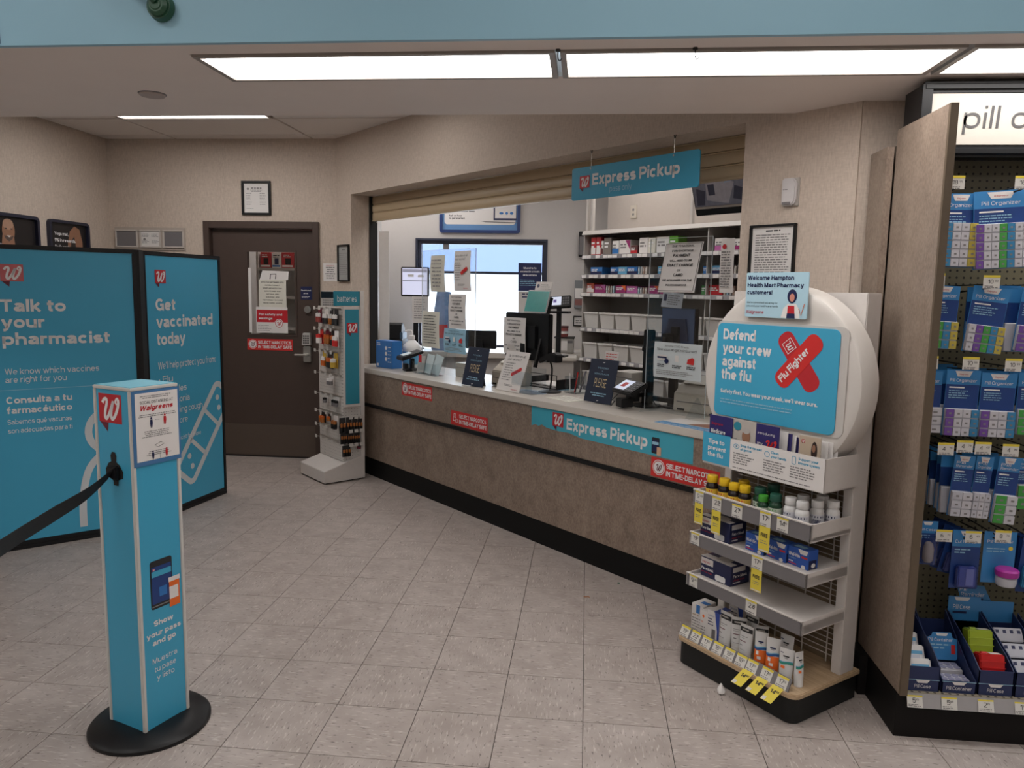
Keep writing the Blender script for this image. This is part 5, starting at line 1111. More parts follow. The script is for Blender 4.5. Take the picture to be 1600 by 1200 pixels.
m.loft([[(sx * w_ + R_.uniform(-.012, .012), sy * d_ + R_.uniform(-.01, .01), z + R_.uniform(-.012, .012)) for sx, sy in ((-1, -1), (0, -1.15), (1, -1), (1.1, 0), (1, 1), (0, 1.1), (-1, 1), (-1.1, 0))] for z, w_, d_ in ((0.004, .10, .06), (.12, .11, .065), (.26, .10, .06), (.40, .085, .045), (.50, .075, .03), (.565, .05, .012))]).build('bag', BG, q, tidy=True)
MB().box(-.05, .04, -.075, -.07, .12, .25).build('red_label', RED, q)
q, o = monitor('dark monitor back below the pharmacy window', (-1.035, 4.62, BZ), 180, .30, .175, .03); MB().box(-.10, .10, .022, .034, .04, .13).build('rear_hump', BLACK, o, bevel=.005)
q = thing('label_printer', 'pale label printer on the back counter left of the shelving', 'printer', (-.236, 4.66, BZ), 0); MB().box(-.092, .092, 0, .2, 0, .145).build('case', M('printer_grey', (.40, .38, .35), .5), q, bevel=.008); MB().box(-.098, .098, .0, .2, .145, .155).build('lid', BLACK, q); MB().box(-.03, .03, -.004, .0, .03, .12).build('label_strip', PAPER, q); MB().box(.03, .08, -.004, 0, .1, .125).build('panel', GREYM, q)
q = thing('striped_jar', 'red striped jar standing on the pale label printer', 'jar', (-.25, 4.74, BZ + .1555)); MB().lathe([(.042, 0), (.048, .02), (.048, .085), (.04, .09)], 20).build('jar', M('jar_red', (.28, .07, .06), .4), q); MB().lathe([(.0485, .03), (.0488, .035), (.0488, .05), (.0485, .055)], 20).build('band', PAPER, q); MB().lathe([(.05, .088), (.05, .105), (.02, .107)], 20).build('lid', BRN, q)
q = thing('card_terminal', 'black card terminal with a lit screen on a tall arm before the shelving', 'terminal', (-.283, 4.30, 1.345), -14); MB().box(-.105, .105, -.05, .05, .0, .02).build('base_bar', BLACK, q, bevel=.004)
o = MB().box(-.11, .11, -.015, .03, 0, .11).build('body', BLACK, q, bevel=.006); o.location = (.0, 0, .05); o.rotation_euler = (rad(-22), rad(-5), 0); MB().box(-.095, .025, -.017, -.015, .02, .10).build('screen', MATS['logo_screen'], o); MB().box(-.05, -.02, -.0176, -.017, .045, .075).build('screen_logo', M('violet_print', (.16, .12, .4), .4), o)
m = MB()
for i in range(3):
    for j in range(3): m.box(.038 + .022 * i, .053 + .022 * i, -.018, -.015, .025 + .025 * j, .042 + .025 * j)
m.build('key', MATS['key_grey'], o)
MB().box(-.02, .02, .0, .03, -.39, .06).box(-.08, .08, -.06, .08, -.395, -.38).build('arm', BLACK, q)
q = thing('side_desk', 'low pale desk in front of the pharmacy shelving', 'desk', (-.283, 4.32, 0), 0); MB().box(-.28, .17, -.12, .16, .92, .9495).build('desk_top', TOPM, q, bevel=.003); MB().box(-.26, .15, -.10, .14, 0, .92).build('carcass', GREYW, q)
q = thing('pen_cup', 'dark cup of pens on the back counter right of the window', 'cup', (-.73, 4.66, BZ)); MB().lathe([(.035, 0), (.04, .1), (.036, .1), (.032, .01)], 16).build('cup', BLACK, q)
for k in range(4): o = MB().cyl((0, 0, .01), (.02 * math.cos(k * 1.7), .02 * math.sin(k * 1.7), .17 + .01 * k), .004, 6).build('pen', (PAPER, GREYM, BLACK, BLUE)[k]); tag(o, '%s pen in the dark cup on the back counter' % ('white', 'grey', 'black', 'blue')[k], 'pen', 'pens in the dark cup'); o.location = q.location
q = thing('keyboard_tray', 'black tray with tools left of the navy papers on the back counter', 'tray', (-1.9, 4.72, BZ)); MB().box(-.10, .10, -.14, .10, 0, .10).build('tray', BLACK, q, bevel=.005); MB().prism([(-.10, .10), (.06, .10), (.06, .20), (-.02, .26), (-.08, .24)], -.10, .08, 'x').build('raised_screen', BLACK, q, bevel=.004); MB().box(.07, .098, -.12, .06, .10, .17).build('device', M('device_blue', (.05, .10, .16), .4), q, bevel=.006)
# ------------------------------------------------------------------ flu display stand
PTAG = M('price_paper', (.66, .64, .60), .6, var=.02)
def price(f, a, b, w, h, s, sale=None, free=False, yellowtop=True, lay=1):
    """shelf price ticket: (a,b) lower left of the white ticket; sale adds a yellow tail below"""
    p = f.rect('price_tag', a, b, a + w, b + h, PTAG, lay); g = Face(p)
    if yellowtop: g.rect('yellow_strip', a, b + h * .88, a + w, b + h, YEL, 1)
    g.text(s[0], a + w * .24, b + h * .42, h * .36, INK, bold=.0, lay=1); g.text(s[1], a + w * .60, b + h * .58, h * .17, INK, lay=1)
    g.lines(a + w * .08, b + h * .12, w * .8, 2, h * .12, h * .06, GREYINK, 1)
    if sale or free:
        hh = h * (1.5 if sale else 1.75)
        t_ = f.rect('sale_tag', a, b - hh, a + w, b, YEL, lay); g = Face(t_)
        if sale: g.text(sale[0], a + w * .22, b - hh * .42, hh * .22, INK, bold=.02, lay=1); g.text(sale[1], a + w * .66, b - hh * .34, hh * .12, INK, bold=.02, lay=1); g.rect('white_corner', a + w * .08, b - hh * .92, a + w * .42, b - hh * .62, PTAG, 1)
        else: g.text('FREE', a + w * .5, b - hh * .42, hh * .16, INK, w=w * .62, al='C', bold=.03, lay=1); g.lines(a + w * .2, b - hh * .58, w * .6, 2, hh * .09, hh * .03, GREYINK, 1); g.rect('foot_band', a + w * .05, b - hh * .97, a + w * .95, b - hh * .92, PTAG, 1)
def flu_stand():
    t = thing('flu_display_stand', 'white flu display stand with a round head and shelves of products', 'stand', (FLU[0], FLU[1], 0), FLU[2])
    # base with rounded front corners and a maple deck
    out = [(.289, .189), (-.289, .189)] + [(-.289 + .04 * (1 - math.cos(rad(a))), -.149 - .04 * math.sin(rad(a))) for a in range(0, 91, 18)] + [(.289 - .04 * (1 - math.sin(rad(a))) , -.149 - .04 * math.cos(rad(a))) for a in range(0, 91, 18)]
    MB().prism(out, .003, .100, 'z').build('base', M('base_black', (.012, .013, .013), .5, spec=.3), t)
    MB().prism([(p[0] * 1.035, p[1] * 1.05) for p in out], .100, .119, 'z').build('deck', WOOD, t, bevel=.003)
    for x0, x1 in ((-.318, -.280), (.248, .288)): MB().box(x0, x1, .082, .170, .119, 1.562).build('post', WHITE, t, bevel=.003)
    MB().box(-.280, .248, .10, .165, .90, 1.562).build('back_panel', WHITE, t)
    MB().box(-.280, .248, .155, .165, .119, .90).build('rear_board', M('rear_tan', (.22, .165, .105), .6), t)
    m = MB(); z = .16
    while z < .90: m.cyl((-.28, .125, z), (.25, .125, z), .0022, 6); z += .022
    tag(m.build('wire_grid', WHITE, t), kind='stuff')
    m = MB()
    for x in (-.17, -.04, .09, .20): m.cyl((x, .122, .13), (x, .122, .90), .0028, 6)
    m.build('wire_uprights', WHITE, t)
    x0, x1 = -.275, .286
    for z, yf, n in ((.698, -.142, 1), (.552, -.152, 2), (.376, -.160, 3)):
        s_ = MB().box(x0, x1, yf, .10, z - (.018 if n == 1 else .036), z).build('shelf', WHITE, t, bevel=.002, seg=1)
        MB().box(x0, x1, yf - .008, yf, z - (.018 if n == 1 else .038), z + (.046 if n == 1 else .014)).build('shelf_lip', GREYM, s_)
        if n == 1: MB().box(x0, x1, yf - .0095, yf + .001, z + .044, z + .049).build('lip_rail', WHITE, s_)
        else: MB().box(x0, x1, yf - .0095, yf + .001, z + .012, z + .016).build('lip_rail', WHITE, s_)
        for x in (x0, x1 - .006): MB().prism([(yf - .008, z - (.02 if n == 1 else .038)), (.09, z - (.02 if n == 1 else .038)), (.09, z + (.046 if n == 1 else .014)), (yf - .008, z + (.046 if n == 1 else .014))], x, x + .006, 'x').build('shelf_side', WHITE, s_)
        f = Face(t, (0, yf - .0095, 0))
        if n == 1:
            price(f, -.262, z - .005, .045, .05, ('9', '49'), free=True); price(f, -.170, z - .012, .047, .055, ('22', '99'), free=True); price(f, -.068, z - .014, .05, .052, ('27', '99'))
            price(f, .065, z - .012, .05, .056, ('17', '99'), free=True); price(f, .142, z - .010, .05, .052, ('14', '99'))
        elif n == 2: price(f, -.265, z - .034, .046, .05, ('19', '99')); price(f, .048, z - .036, .05, .05, ('17', '99'), free=True)
        else: price(f, -.255, z - .036, .045, .05, ('9', '99')); price(f, .038, z - .040, .052, .055, ('24', '99'))
    # leaflet bin
    b = MB(); bx0, bx1, by, bz0, bz1 = -.268, .298, -.112, .856, .980
    b.box(bx0, bx1, by, by + .004, bz0, bz1).box(bx0, bx0 + .004, by, .082, bz0, bz1).box(bx1 - .004, bx1, by, .082, bz0, bz1).box(bx0, bx1, by, .082, bz0, bz0 + .004).build('leaflet_bin', WHITE, t)
    f = Face(t, (0, by, 0))
    f.rect('bin_print', -.126, bz0 + .002, bx1 - .002, bz1 - .001, PAPER); f.rect('bin_blue_field', bx0 - .003, bz0 + .008, -.128, bz1 + .006, TEAL)
    for k, s in enumerate(('Tips to', 'prevent', 'the flu')): f.text(s, -.242, .945 - .027 * k, .018, WPRINT, w=(.085, .093, .080)[k], bold=.03)
    for a, s1, s2, ic in ((-.11, 'Stop the spread', 'of germs', 0), (.035, 'Clean', 'your hands', 1), (.155, 'Support your', 'immune system', 2)):
        f.text(s1, a + .033, .957, .010, TEAL, w=.0068 * len(s1), bold=.02); f.text(s2, a + .033, .942, .010, TEAL, w=.0068 * len(s2), bold=.02); f.lines(a, .925, .105, 5, .0095, .0042)
        if ic == 0: f.stroke('eye_icon', ell(a + .013, .955, .014, .008), .002, TEAL, 2, True); f.poly('eye_icon_dot', ell(a + .013, .955, .004), TEAL)
        elif ic == 1: f.stroke('hand_icon', ell(a + .015, .952, .011, .010), .002, TEAL, 2, True)
        else: f.stroke('bottle_icon', rrect(a + .006, a + .022, .938, .966, .004), .002, TEAL, 2, True)
    f.lines(-.11, .868, .38, 1, .01, .0035, jit=.1)
    # round head
    m = MB(); n = 64; c = (.0, 1.222); r = .362
    prof = [(r - .012, .082), (r, .070), (r, -.012), (r - .006, -.024), (r - .020, -.030), (r - .060, -.026), (.001, -.024)]
    rings = [[(c[0] + a * math.cos(2 * PI * k / n), y, c[1] + a * math.sin(2 * PI * k / n)) for k in range(n)] for a, y in prof]
    m.loft(rings).build('round_head', M('head_plastic', (.64, .60, .56), .32, var=.02), t, tidy=True)
    MB().prism(rrect(-.296, .302, 1.045, 1.442, .03), -.032, -.026).build('poster_recess', M('recess_white', (.55, .52, .49), .5), t)
    MB().prism(rrect(-.290, .270, 1.052, 1.432, .026), -.036, -.032).build('poster', TEAL, t)
    f = Face(t, (0, -.036, 0))
    for s, b_, w in (('Defend', 1.366, .162), ('your crew', 1.311, .24), ('against', 1.257, .17), ('the flu', 1.203, .152)): f.text(s, -.258, b_, .043, WPRINT, w=w, bold=.025)
    f.text('Safety first. You wear your mask, we’ll wear ours.', -.258, 1.146, .0165, WPRINT, w=.455, bold=.015); f.lines(-.258, 1.118, .40, 2, .012, .004, LBLUE, jit=.2)
    cx, cz = .105, 1.305
    for ang, ly in ((-52, 1), (48, 2)):
        a = rad(ang); T = lambda p: (cx + p[0] * math.cos(a) - p[1] * math.sin(a), cz + p[0] * math.sin(a) + p[1] * math.cos(a))
        f.poly('red_bandage', [T(p) for p in rrect(-.125, .125, -.037, .037, .03)], SRED if ly == 2 else M('bandage_red', (.50, .022, .03), .4), ly)
    f.text('Flu Fighter', cx - .066, cz - .086, .028, WPRINT, w=.168, rot=48, lay=4, bold=.02)
    a = rad(-52); T = lambda p: (cx + p[0] * math.cos(a) - p[1] * math.sin(a), cz + p[0] * math.sin(a) + p[1] * math.cos(a))
    f.stroke('bandage_flag', [T(p) for p in ((-.092, -.022), (-.048, -.022), (-.048, .022), (-.092, .022))], .003, WPRINT, 3, True); f.stroke('bandage_letter', [T((-.088 + .036 * p[0], -.018 + .036 * p[1])) for p in catmull([(.08, .8), (.3, .8), (.28, .2), (.5, .3), (.62, .8), (.64, .2), (.85, .3), (.9, .85)], 4)], .004, WPRINT, 3)
    # welcome card on top
    MB().prism(rrect(-.150, .132, 1.462, 1.634, .006), -.044, -.040).build('welcome_card', M('welcome_blue', (.40, .60, .70), .5, var=.05, scale=8), t)
    f = Face(t, (0, -.044, 0))
    for k, (s, w) in enumerate((('Welcome Hampton', .212), ('Health Mart Pharmacy', .256), ('customers!', .118))): f.text(s, -.142, 1.606 - .028 * k, .0165, NAVY, w=w, bold=.015)
    f.text("We're committed to caring for", -.142, 1.515, .007, INK, w=.145); f.text('you and your healthcare needs.', -.142, 1.502, .007, INK, w=.15); f.text('Walgreens', -.142, 1.476, .013, RED, w=.083, shear=.3)
    f.poly('figure_coat', [(.02, 1.464), (.03, 1.50), (.05, 1.517), (.085, 1.517), (.098, 1.50), (.104, 1.464)], PAPER, 1); f.poly('figure_top', [(.048, 1.464), (.05, 1.51), (.078, 1.51), (.082, 1.464)], RED, 2); f.poly('figure_skirt', [(.046, 1.4635), (.048, 1.481), (.082, 1.481), (.083, 1.4635)], NAVY, 3)
    f.poly('figure_hair', ell(.066, 1.545, .021, .026), NAVY, 1); f.poly('figure_face', ell(.067, 1.54, .011, .015), M('print_skin', (.55, .22, .16), .6), 3); f.stroke('figure_arm', [(.098, 1.50), (.108, 1.475), (.117, 1.505), (.121, 1.518)], .004, MATS['print_skin'], 2)
    # price rail of the deck
    f0 = -.1985
    rail = MB().prism([(-.190, .119), (-.184, .119), (-.163, .160), (-.168, .160)], -.283, .262, 'x').build('deck_rail', GREYM, t)
    return t
FT = flu_stand()
def deck_tags():
    """tickets in the slanted rail along the deck"""
    h_ = bpy.data.objects.new('ticket_row', None); COL.objects.link(h_); h_.parent = FT; h_.empty_display_size = .03
    h_.location = (0, -.1908, .118); h_.rotation_euler = (rad(-28), 0, 0)
    f = Face(h_)
    def tk(a, s, sale=None):
        w, h = .048, .045
        f.rect('price_tag', a, .002, a + w, .002 + h, PTAG, 1); f.rect('yellow_strip', a, h * .86, a + w, h + .002, YEL, 2)
        f.text(s[0], a + w * .24, h * .42, h * .36, INK, lay=2); f.text(s[1], a + w * .60, h * .58, h * .17, INK, lay=2); f.lines(a + .003, h * .22, w * .85, 2, h * .14, h * .07)
        if sale:
            m = MB().add([(a - .006, 0, .004), (a + w - .006, 0, .004), (a + w - .012, -.036, -.060), (a - .012, -.036, -.060)], [(0, 1, 2, 3)]); o = m.build('sale_tag', YEL, smooth=False); f.put(o, 2)
            g = Face(o); 
            for s_, da, db, hh in ((sale[0], .010, -.025, .016), (sale[1], .031, -.018, .008)):
                q = g.text(s_, 0, 0, hh, INK, bold=.03); q.rotation_euler = (rad(-29.4), 0, 0); q.location = (a - .008 + da, .55 * db - .003, db)
            m = MB().add([(a - .009, -.0285 - .001, -.045), (a + .008, -.0285 - .001, -.045), (a + .006, -.0355 - .001, -.058), (a - .010, -.0355 - .001, -.058)], [(0, 1, 2, 3)]); m.build('white_corner', PTAG, o, smooth=False)
    for k, s in enumerate((('19', '99'), ('22', '99'), ('17', '99'), ('16', '49'), ('15', '99'), ('16', '99'))): tk(-.280 + .059 * k, s)
    for k in range(3): tk(.068 + .068 * k, ('17', '99'), ('14', '99'))
deck_tags()
# leaflets in the bin
def leaflet(label, x, y, z, w, h, mat, tilt=-6, rz=0, dr=None):
    o = MB().box(-w / 2, w / 2, -.002, .002, 0, h).build('leaflet', mat); tag(o, label, 'leaflet', 'leaflets in the flu stand bin'); o.location = FS(x, y, z); o.rotation_euler = (rad(tilt), 0, rad(FLU[2] + rz))
    if dr: dr(Face(o, (0, -.002, 0)), w, h)
VIO = M('violet_navy', (.028, .022, .13), .4)
def d_med(f, w, h):
    f.text('Walgreens', -w * .40, h * .80, h * .055, RED, w=w * .5, shear=.3); f.text('Medicare', -w * .42, h * .62, h * .09, WPRINT, w=w * .64, bold=.02); f.text('Prescription', -w * .42, h * .49, h * .09, WPRINT, w=w * .80, bold=.02); f.text('Guide', -w * .42, h * .36, h * .09, WPRINT, bold=.02)
leaflet('violet medicare leaflet at the left of the flu stand bin', -.195, -.095, .866, .118, .192, VIO, 0, 0, d_med)
def d_man(f, w, h):
    f.poly('photo_shirt', [(-w * .2, 0), (-w * .15, h * .38), (w * .1, h * .5), (w * .4, h * .38), (w * .45, 0)], M('photo_shirt', (.14, .12, .11), .6), 1); f.poly('photo_head', ell(w * .12, h * .68, w * .17, h * .15), SKIN, 2); f.poly('photo_hair', ell(w * .12, h * .79, w * .15, h * .06), M('photo_hair', (.45, .42, .40), .6), 3); f.poly('photo_badge', ell(-w * .25, h * .86, w * .16, h * .09), TEALD, 2); f.rect('photo_shelf', -w * .45, 0, -w * .25, h * .6, M('photo_grey', (.30, .29, .28), .6), 1)
leaflet('photo leaflet of a man in a grey shirt in the flu stand bin', -.085, -.088, .866, .118, .192, M('photo_pale', (.48, .44, .40), .6), 0, 0, d_man)
def d_my(f, w, h):
    f.text('Introducing', -w * .42, h * .80, h * .05, WPRINT, w=w * .75); f.text('my', -w * .42, h * .58, h * .07, WPRINT); f.script_w(-w * .08, h * .52, w * .5, h * .2, SRED, 2); f.text('A more', -w * .42, h * .36, h * .06, WPRINT, bold=.02); f.text('rewarding', -w * .42, h * .27, h * .06, WPRINT, bold=.02)
leaflet('violet leaflet with a red script letter in the flu stand bin', .030, -.090, .866, .105, .190, VIO, 0, 0, d_my)
for k in range(4): leaflet('%s edge of the leaflets fanned behind the red script one' % ('first', 'second', 'third', 'fourth')[k], .082 + .010 * k, -.072 + .012 * k, .866, .035, .172 - .006 * k, VIO if k % 2 else PAPER, -4, 12)
def d_wom(f, w, h):
    f.poly('photo_wall', [(-w * .48, h * .35), (w * .48, h * .35), (w * .48, h * .98), (-w * .48, h * .98)], M('photo_tan', (.50, .40, .30), .6), 1); f.poly('photo_hair', ell(w * .22, h * .70, w * .14, h * .20), M('photo_dark', (.03, .015, .012), .5), 2); f.poly('photo_face', ell(w * .20, h * .76, w * .08, h * .08), SKIN, 3); f.poly('photo_coat', [(-w * .3, 0), (-w * .05, h * .38), (w * .15, h * .60), (w * .4, h * .55), (w * .45, 0)], M('photo_wine', (.07, .012, .018), .5), 2); f.poly('photo_cup', rrect(w * .1, w * .25, h * .02, h * .22, .004), PAPER, 4); f.logo(-w * .38, h * .85, w * .16, 2)
leaflet('photo leaflet of a woman in a wine red coat at the right of the bin', .205, -.075, .866, .085, .178, M('photo_pale2', (.55, .48, .40), .6), 0, 6, d_wom)
for k in range(3): leaflet('%s pale leaflet edge stacked behind the woman leaflet' % ('first', 'second', 'third')[k], .225 + .010 * k, -.055 + .014 * k, .866, .07, .16, PAPER, -2, 10)

# ------------------------------------------------------------------ bottles
def bottle(label, x, y, z, s, body, cap, lab, letters=None, name='vitamin_bottle', white=False, lm=None, ang=-20):
    q = thing(name, label, 'bottle', FS(x, y, z), FLU[2] + ang, group='bottles on the flu stand')
    r, h = .0255 * s, .088 * s
    MB().lathe([(r * .94, 0), (r, .003), (r, h * .72), (r * .93, h * .82), (r * .62, h * .93), (r * .60, h)], 24).build('bottle', body, q)
    MB().lathe([(r * .82, h * .92), (r * .86, h * .94), (r * .86, h * 1.20), (r * .80, h * 1.24), (r * .3, h * 1.245)], 24).build('cap', cap, q)
    MB().lathe([(r * 1.005, h * .06), (r * 1.012, h * .07), (r * 1.012, h * .64), (r * 1.005, h * .65)], 24).build('label', lab, q)
    n = 5; 
    def band(nm, z0, z1, a0, a1, mt, k=1.02):
        m = MB(); vs = []
        for i in range(n + 1): a = rad(a0 + (a1 - a0) * i / n - 90); vs += [(r * k * math.cos(a), r * k * math.sin(a), h * z0), (r * k * math.cos(a), r * k * math.sin(a), h * z1)]
        m.add(vs, [(2 * i, 2 * i + 2, 2 * i + 3, 2 * i + 1) for i in range(n)]).build(nm, mt, q)
    band('label_band', .52, .60, -60, 60, lm or SRED)
    if letters:
        if white: band('label_foot', .10, .22, -60, 70, NAVY); 
        f = Face(q, (0, -r * 1.03, 0)); f.text(letters, 0, h * .28, h * (.17 if len(letters) > 2 else .22), NAVY if white else INK, w=(r * 1.25 if len(letters) > 3 else None), al='C', bold=.03)
    return q
AMB = M('amber_dark', (.012, .007, .006), .25); YCAP = M('yellow_cap', (.72, .46, .012), .4); YLAB = M('yellow_label', (.72, .47, .05), .45); DGR = M('dark_green_glass', (.008, .045, .020), .25); GCAP = M('green_cap', (.05, .30, .03), .4); TCAP = M('teal_cap_bottle', (.015, .09, .06), .4); BW = M('bottle_white', (.68, .67, .66), .35); GLAB = M('pale_green_label', (.48, .54, .44), .5)
sz = .698
bottle('leftmost yellow-capped bottle on the top flu shelf', -.222, -.098, sz, 1.02, AMB, YCAP, YLAB, 'C'); bottle('second yellow-capped bottle on the top flu shelf', -.158, -.098, sz, 1.02, AMB, YCAP, YLAB, 'C')
bottle('third yellow-capped bottle on the top flu shelf', -.102, -.105, sz, .97, AMB, YCAP, YLAB, 'C'); bottle('rightmost yellow-capped bottle on the top flu shelf', -.050, -.104, sz, .99, AMB, YCAP, YLAB, 'D3'); bottle('yellow-capped bottle standing behind the others on the top flu shelf', -.105, -.045, sz, 1.0, AMB, YCAP, YLAB)
bottle('dark green bottle with pale label next to the yellow caps', .006, -.082, sz, 1.02, DGR, TCAP, GLAB, 'D3', lm=DGR); bottle('tall dark green bottle at the back of the top flu shelf', .015, -.015, sz, 1.08, DGR, TCAP, GLAB, lm=DGR); bottle('small bright green-capped bottle on the top flu shelf', .044, -.110, sz, .85, DGR, GCAP, GLAB, lm=GCAP); bottle('dark green zinc bottle in front on the top flu shelf', .090, -.098, sz, .98, DGR, TCAP, GLAB, 'Zinc', lm=GCAP)
WL = M('white_label', (.60, .60, .64), .5)
for k, (x, y, n) in enumerate(((.148, -.085, 'leftmost white vitamin bottle on the top flu shelf'), (.205, -.095, 'second white vitamin bottle, nearest the lip'), (.222, -.030, 'third white vitamin bottle on the top flu shelf'), (.256, .015, 'rightmost white vitamin bottle by the post'), (.150, -.015, 'white vitamin bottle behind the leftmost white one'), (.190, .045, 'white vitamin bottle at the back by the grid'))): bottle(n, x, y, sz, .98, BW, BW, WL, 'VITAMIN C', white=True, lm=NAVY, ang=(-25, 20, 30, -10, 0, 0)[k])
# ------------------------------------------------------------------ cartons on the shelves
def mask_box(label, x, y, z, w=.155, dep=.10, h=.085, rz=0):
    q = thing('face_mask_box', label, 'box', FS(x, y, z), FLU[2] + rz, group='face mask boxes')
    MB().box(-w / 2, w / 2, 0, dep, 0, h).build('carton', NAVY, q, bevel=.002, seg=1)
    MB().box(-w / 2, w / 2, 0, dep * .32, h, h + .0006).build('top_flap', PAPER, q); MB().prism(rrect(-w * .1, w * .28, dep * .12, dep * .55, .012), h + .0006, h + .003, 'z').build('mask_picture', WHITE, q)
    f = Face(q); f.rect('brand_field', -w * .48, h * .62, -w * .08, h * .94, PAPER, 1); f.text('Walgreens', -w * .44, h * .70, h * .12, RED, w=w * .26, shear=.3, lay=2); f.text('Face Mask', -w * .46, h * .36, h * .14, WPRINT, w=w * .40, bold=.03); f.text('with ear loops', -w * .46, h * .22, h * .07, SRED, w=w * .36); f.poly('mask_print', rrect(w * .0, w * .34, h * .05, h * .34, .008), WPRINT)
    f = Face(q, (w / 2, 0, 0), 90); f.rect('brand_field', .012, h * .66, dep * .75, h * .90, PAPER, 1); f.text('Face Mask', .014, h * .40, h * .14, WPRINT, w=dep * .72, bold=.03); f.text('with ear loops', .014, h * .24, h * .08, SRED, w=dep * .6); f.rect('white_band', .014, h * .12, dep * .5, h * .17, WPRINT)
mask_box('navy face mask box on the middle flu shelf beside blue cartons', -.180, -.118, .552); mask_box('navy face mask box alone on the third flu shelf', -.172, -.110, .376, w=.160, dep=.115)
def allergy(label, x, y, z):
    q = thing('medicine_carton', label, 'box', FS(x, y, z), FLU[2] - 3, group='bright blue cartons on the flu stand'); w, h, dep = .092, .072, .055
    BB = M('bright_blue', (.025, .10, .42), .4); MB().box(-w / 2, w / 2, 0, dep, 0, h).build('carton', BB, q, bevel=.002, seg=1)
    f = Face(q); f.poly('white_swoosh', [(0, h * .98), (w * .48, h * .98), (w * .42, h * .74), (w * .12, h * .74)], PAPER); f.text('Wal-itin', -w * .44, h * .52, h * .18, WPRINT, w=w * .55, bold=.02); f.text('Loratadine', -w * .44, h * .38, h * .08, LBLUE, w=w * .36); f.rect('red_note', w * .18, h * .54, w * .46, h * .64, SRED); f.rect('red_foot', -w * .44, h * .10, -w * .05, h * .15, SRED); f.rect('white_note', -w * .44, h * .20, -w * .22, h * .26, WPRINT); f.poly('pill_print', ell(w * .28, h * .10, w * .10, h * .10), PAPER)
    f = Face(q, (w / 2, 0, 0), 90); f.rect('navy_panel', .004, h * .02, dep * .8, h * .5, NAVY); f.poly('pill_print', ell(dep * .5, h * .22, dep * .2, h * .12), PAPER, 2); MB().box(-w * .3, w * .2, .01, dep * .6, h, h + .0006).build('top_print', LBLUE, q)
for k, x in enumerate((.008, .104, .196)): allergy('%s of three bright blue cartons on the middle flu shelf' % ('leftmost', 'middle', 'rightmost')[k], x, -.102 + .006 * k, .552)
def skin_box(label, x, y, w, dep, h, kind):
    q = thing('skincare_carton', label, 'box', FS(x, y, .1195), FLU[2] + 4, group='skincare cartons on the flu stand deck'); MB().box(-w / 2, w / 2, 0, dep, 0, h).build('carton', PAPER, q, bevel=.0015, seg=1); f = Face(q)
    if kind == 0: f.rect('blue_ribbon', -w * .10, h * .68, w * .22, h * .995, BLUE); MB().box(-w * .10, w * .5, dep * .3, dep * .6, h, h + .0006).build('top_ribbon', BLUE, q); f.lines(-w * .40, h * .58, w * .7, 1, .01, .006, M('beige_ink', (.5, .4, .3), .6)); f.lines(-w * .42, h * .46, w * .8, 2, .012, .004); f.lines(-w * .42, h * .26, w * .8, 3, .012, .003)
    elif kind == 1: f.poly('orange_dot', ell(-w * .15, h * .80, w * .12, h * .06), ORANGE); f.text('50', -w * .35, h * .55, h * .06, ORANGE); f.lines(-w * .4, h * .36, w * .7, 3, .012, .004); f.rect('brown_foot', -w * .46, h * .06, w * .46, h * .10, M('tan_ink', (.35, .17, .08), .6))
    else: f.poly('blue_swoosh', [(w * .10, h), (w * .5, h), (w * .5, 0), (w * .34, 0), (w * .34, h * .4)], M('royal_print', (.03, .07, .34), .4)); f.text('CeraVe', -w * .42, h * .82, h * .06, M('blue_grey_ink', (.12, .18, .35), .6), w=w * .5); f.lines(-w * .42, h * .72, w * .5, 3, .012, .004, NAVY); f.rect('grey_field', -w * .1, h * .05, w * .2, h * .42, GREYM); MB().box(0, w * .5, 0, dep, h, h + .0006).build('top_print', MATS['royal_print'], q)
    return q
skin_box('white skincare carton with a blue ribbon at the left of the deck', -.262, -.105, .062, .085, .118, 0); skin_box('white skincare carton with an orange dot', -.208, -.118, .046, .065, .112, 1); skin_box('white skincare carton with a royal blue side', -.158, -.122, .062, .075, .130, 2); skin_box('white and blue skincare carton standing at the back of the deck', -.150, .005, .07, .06, .135, 2)
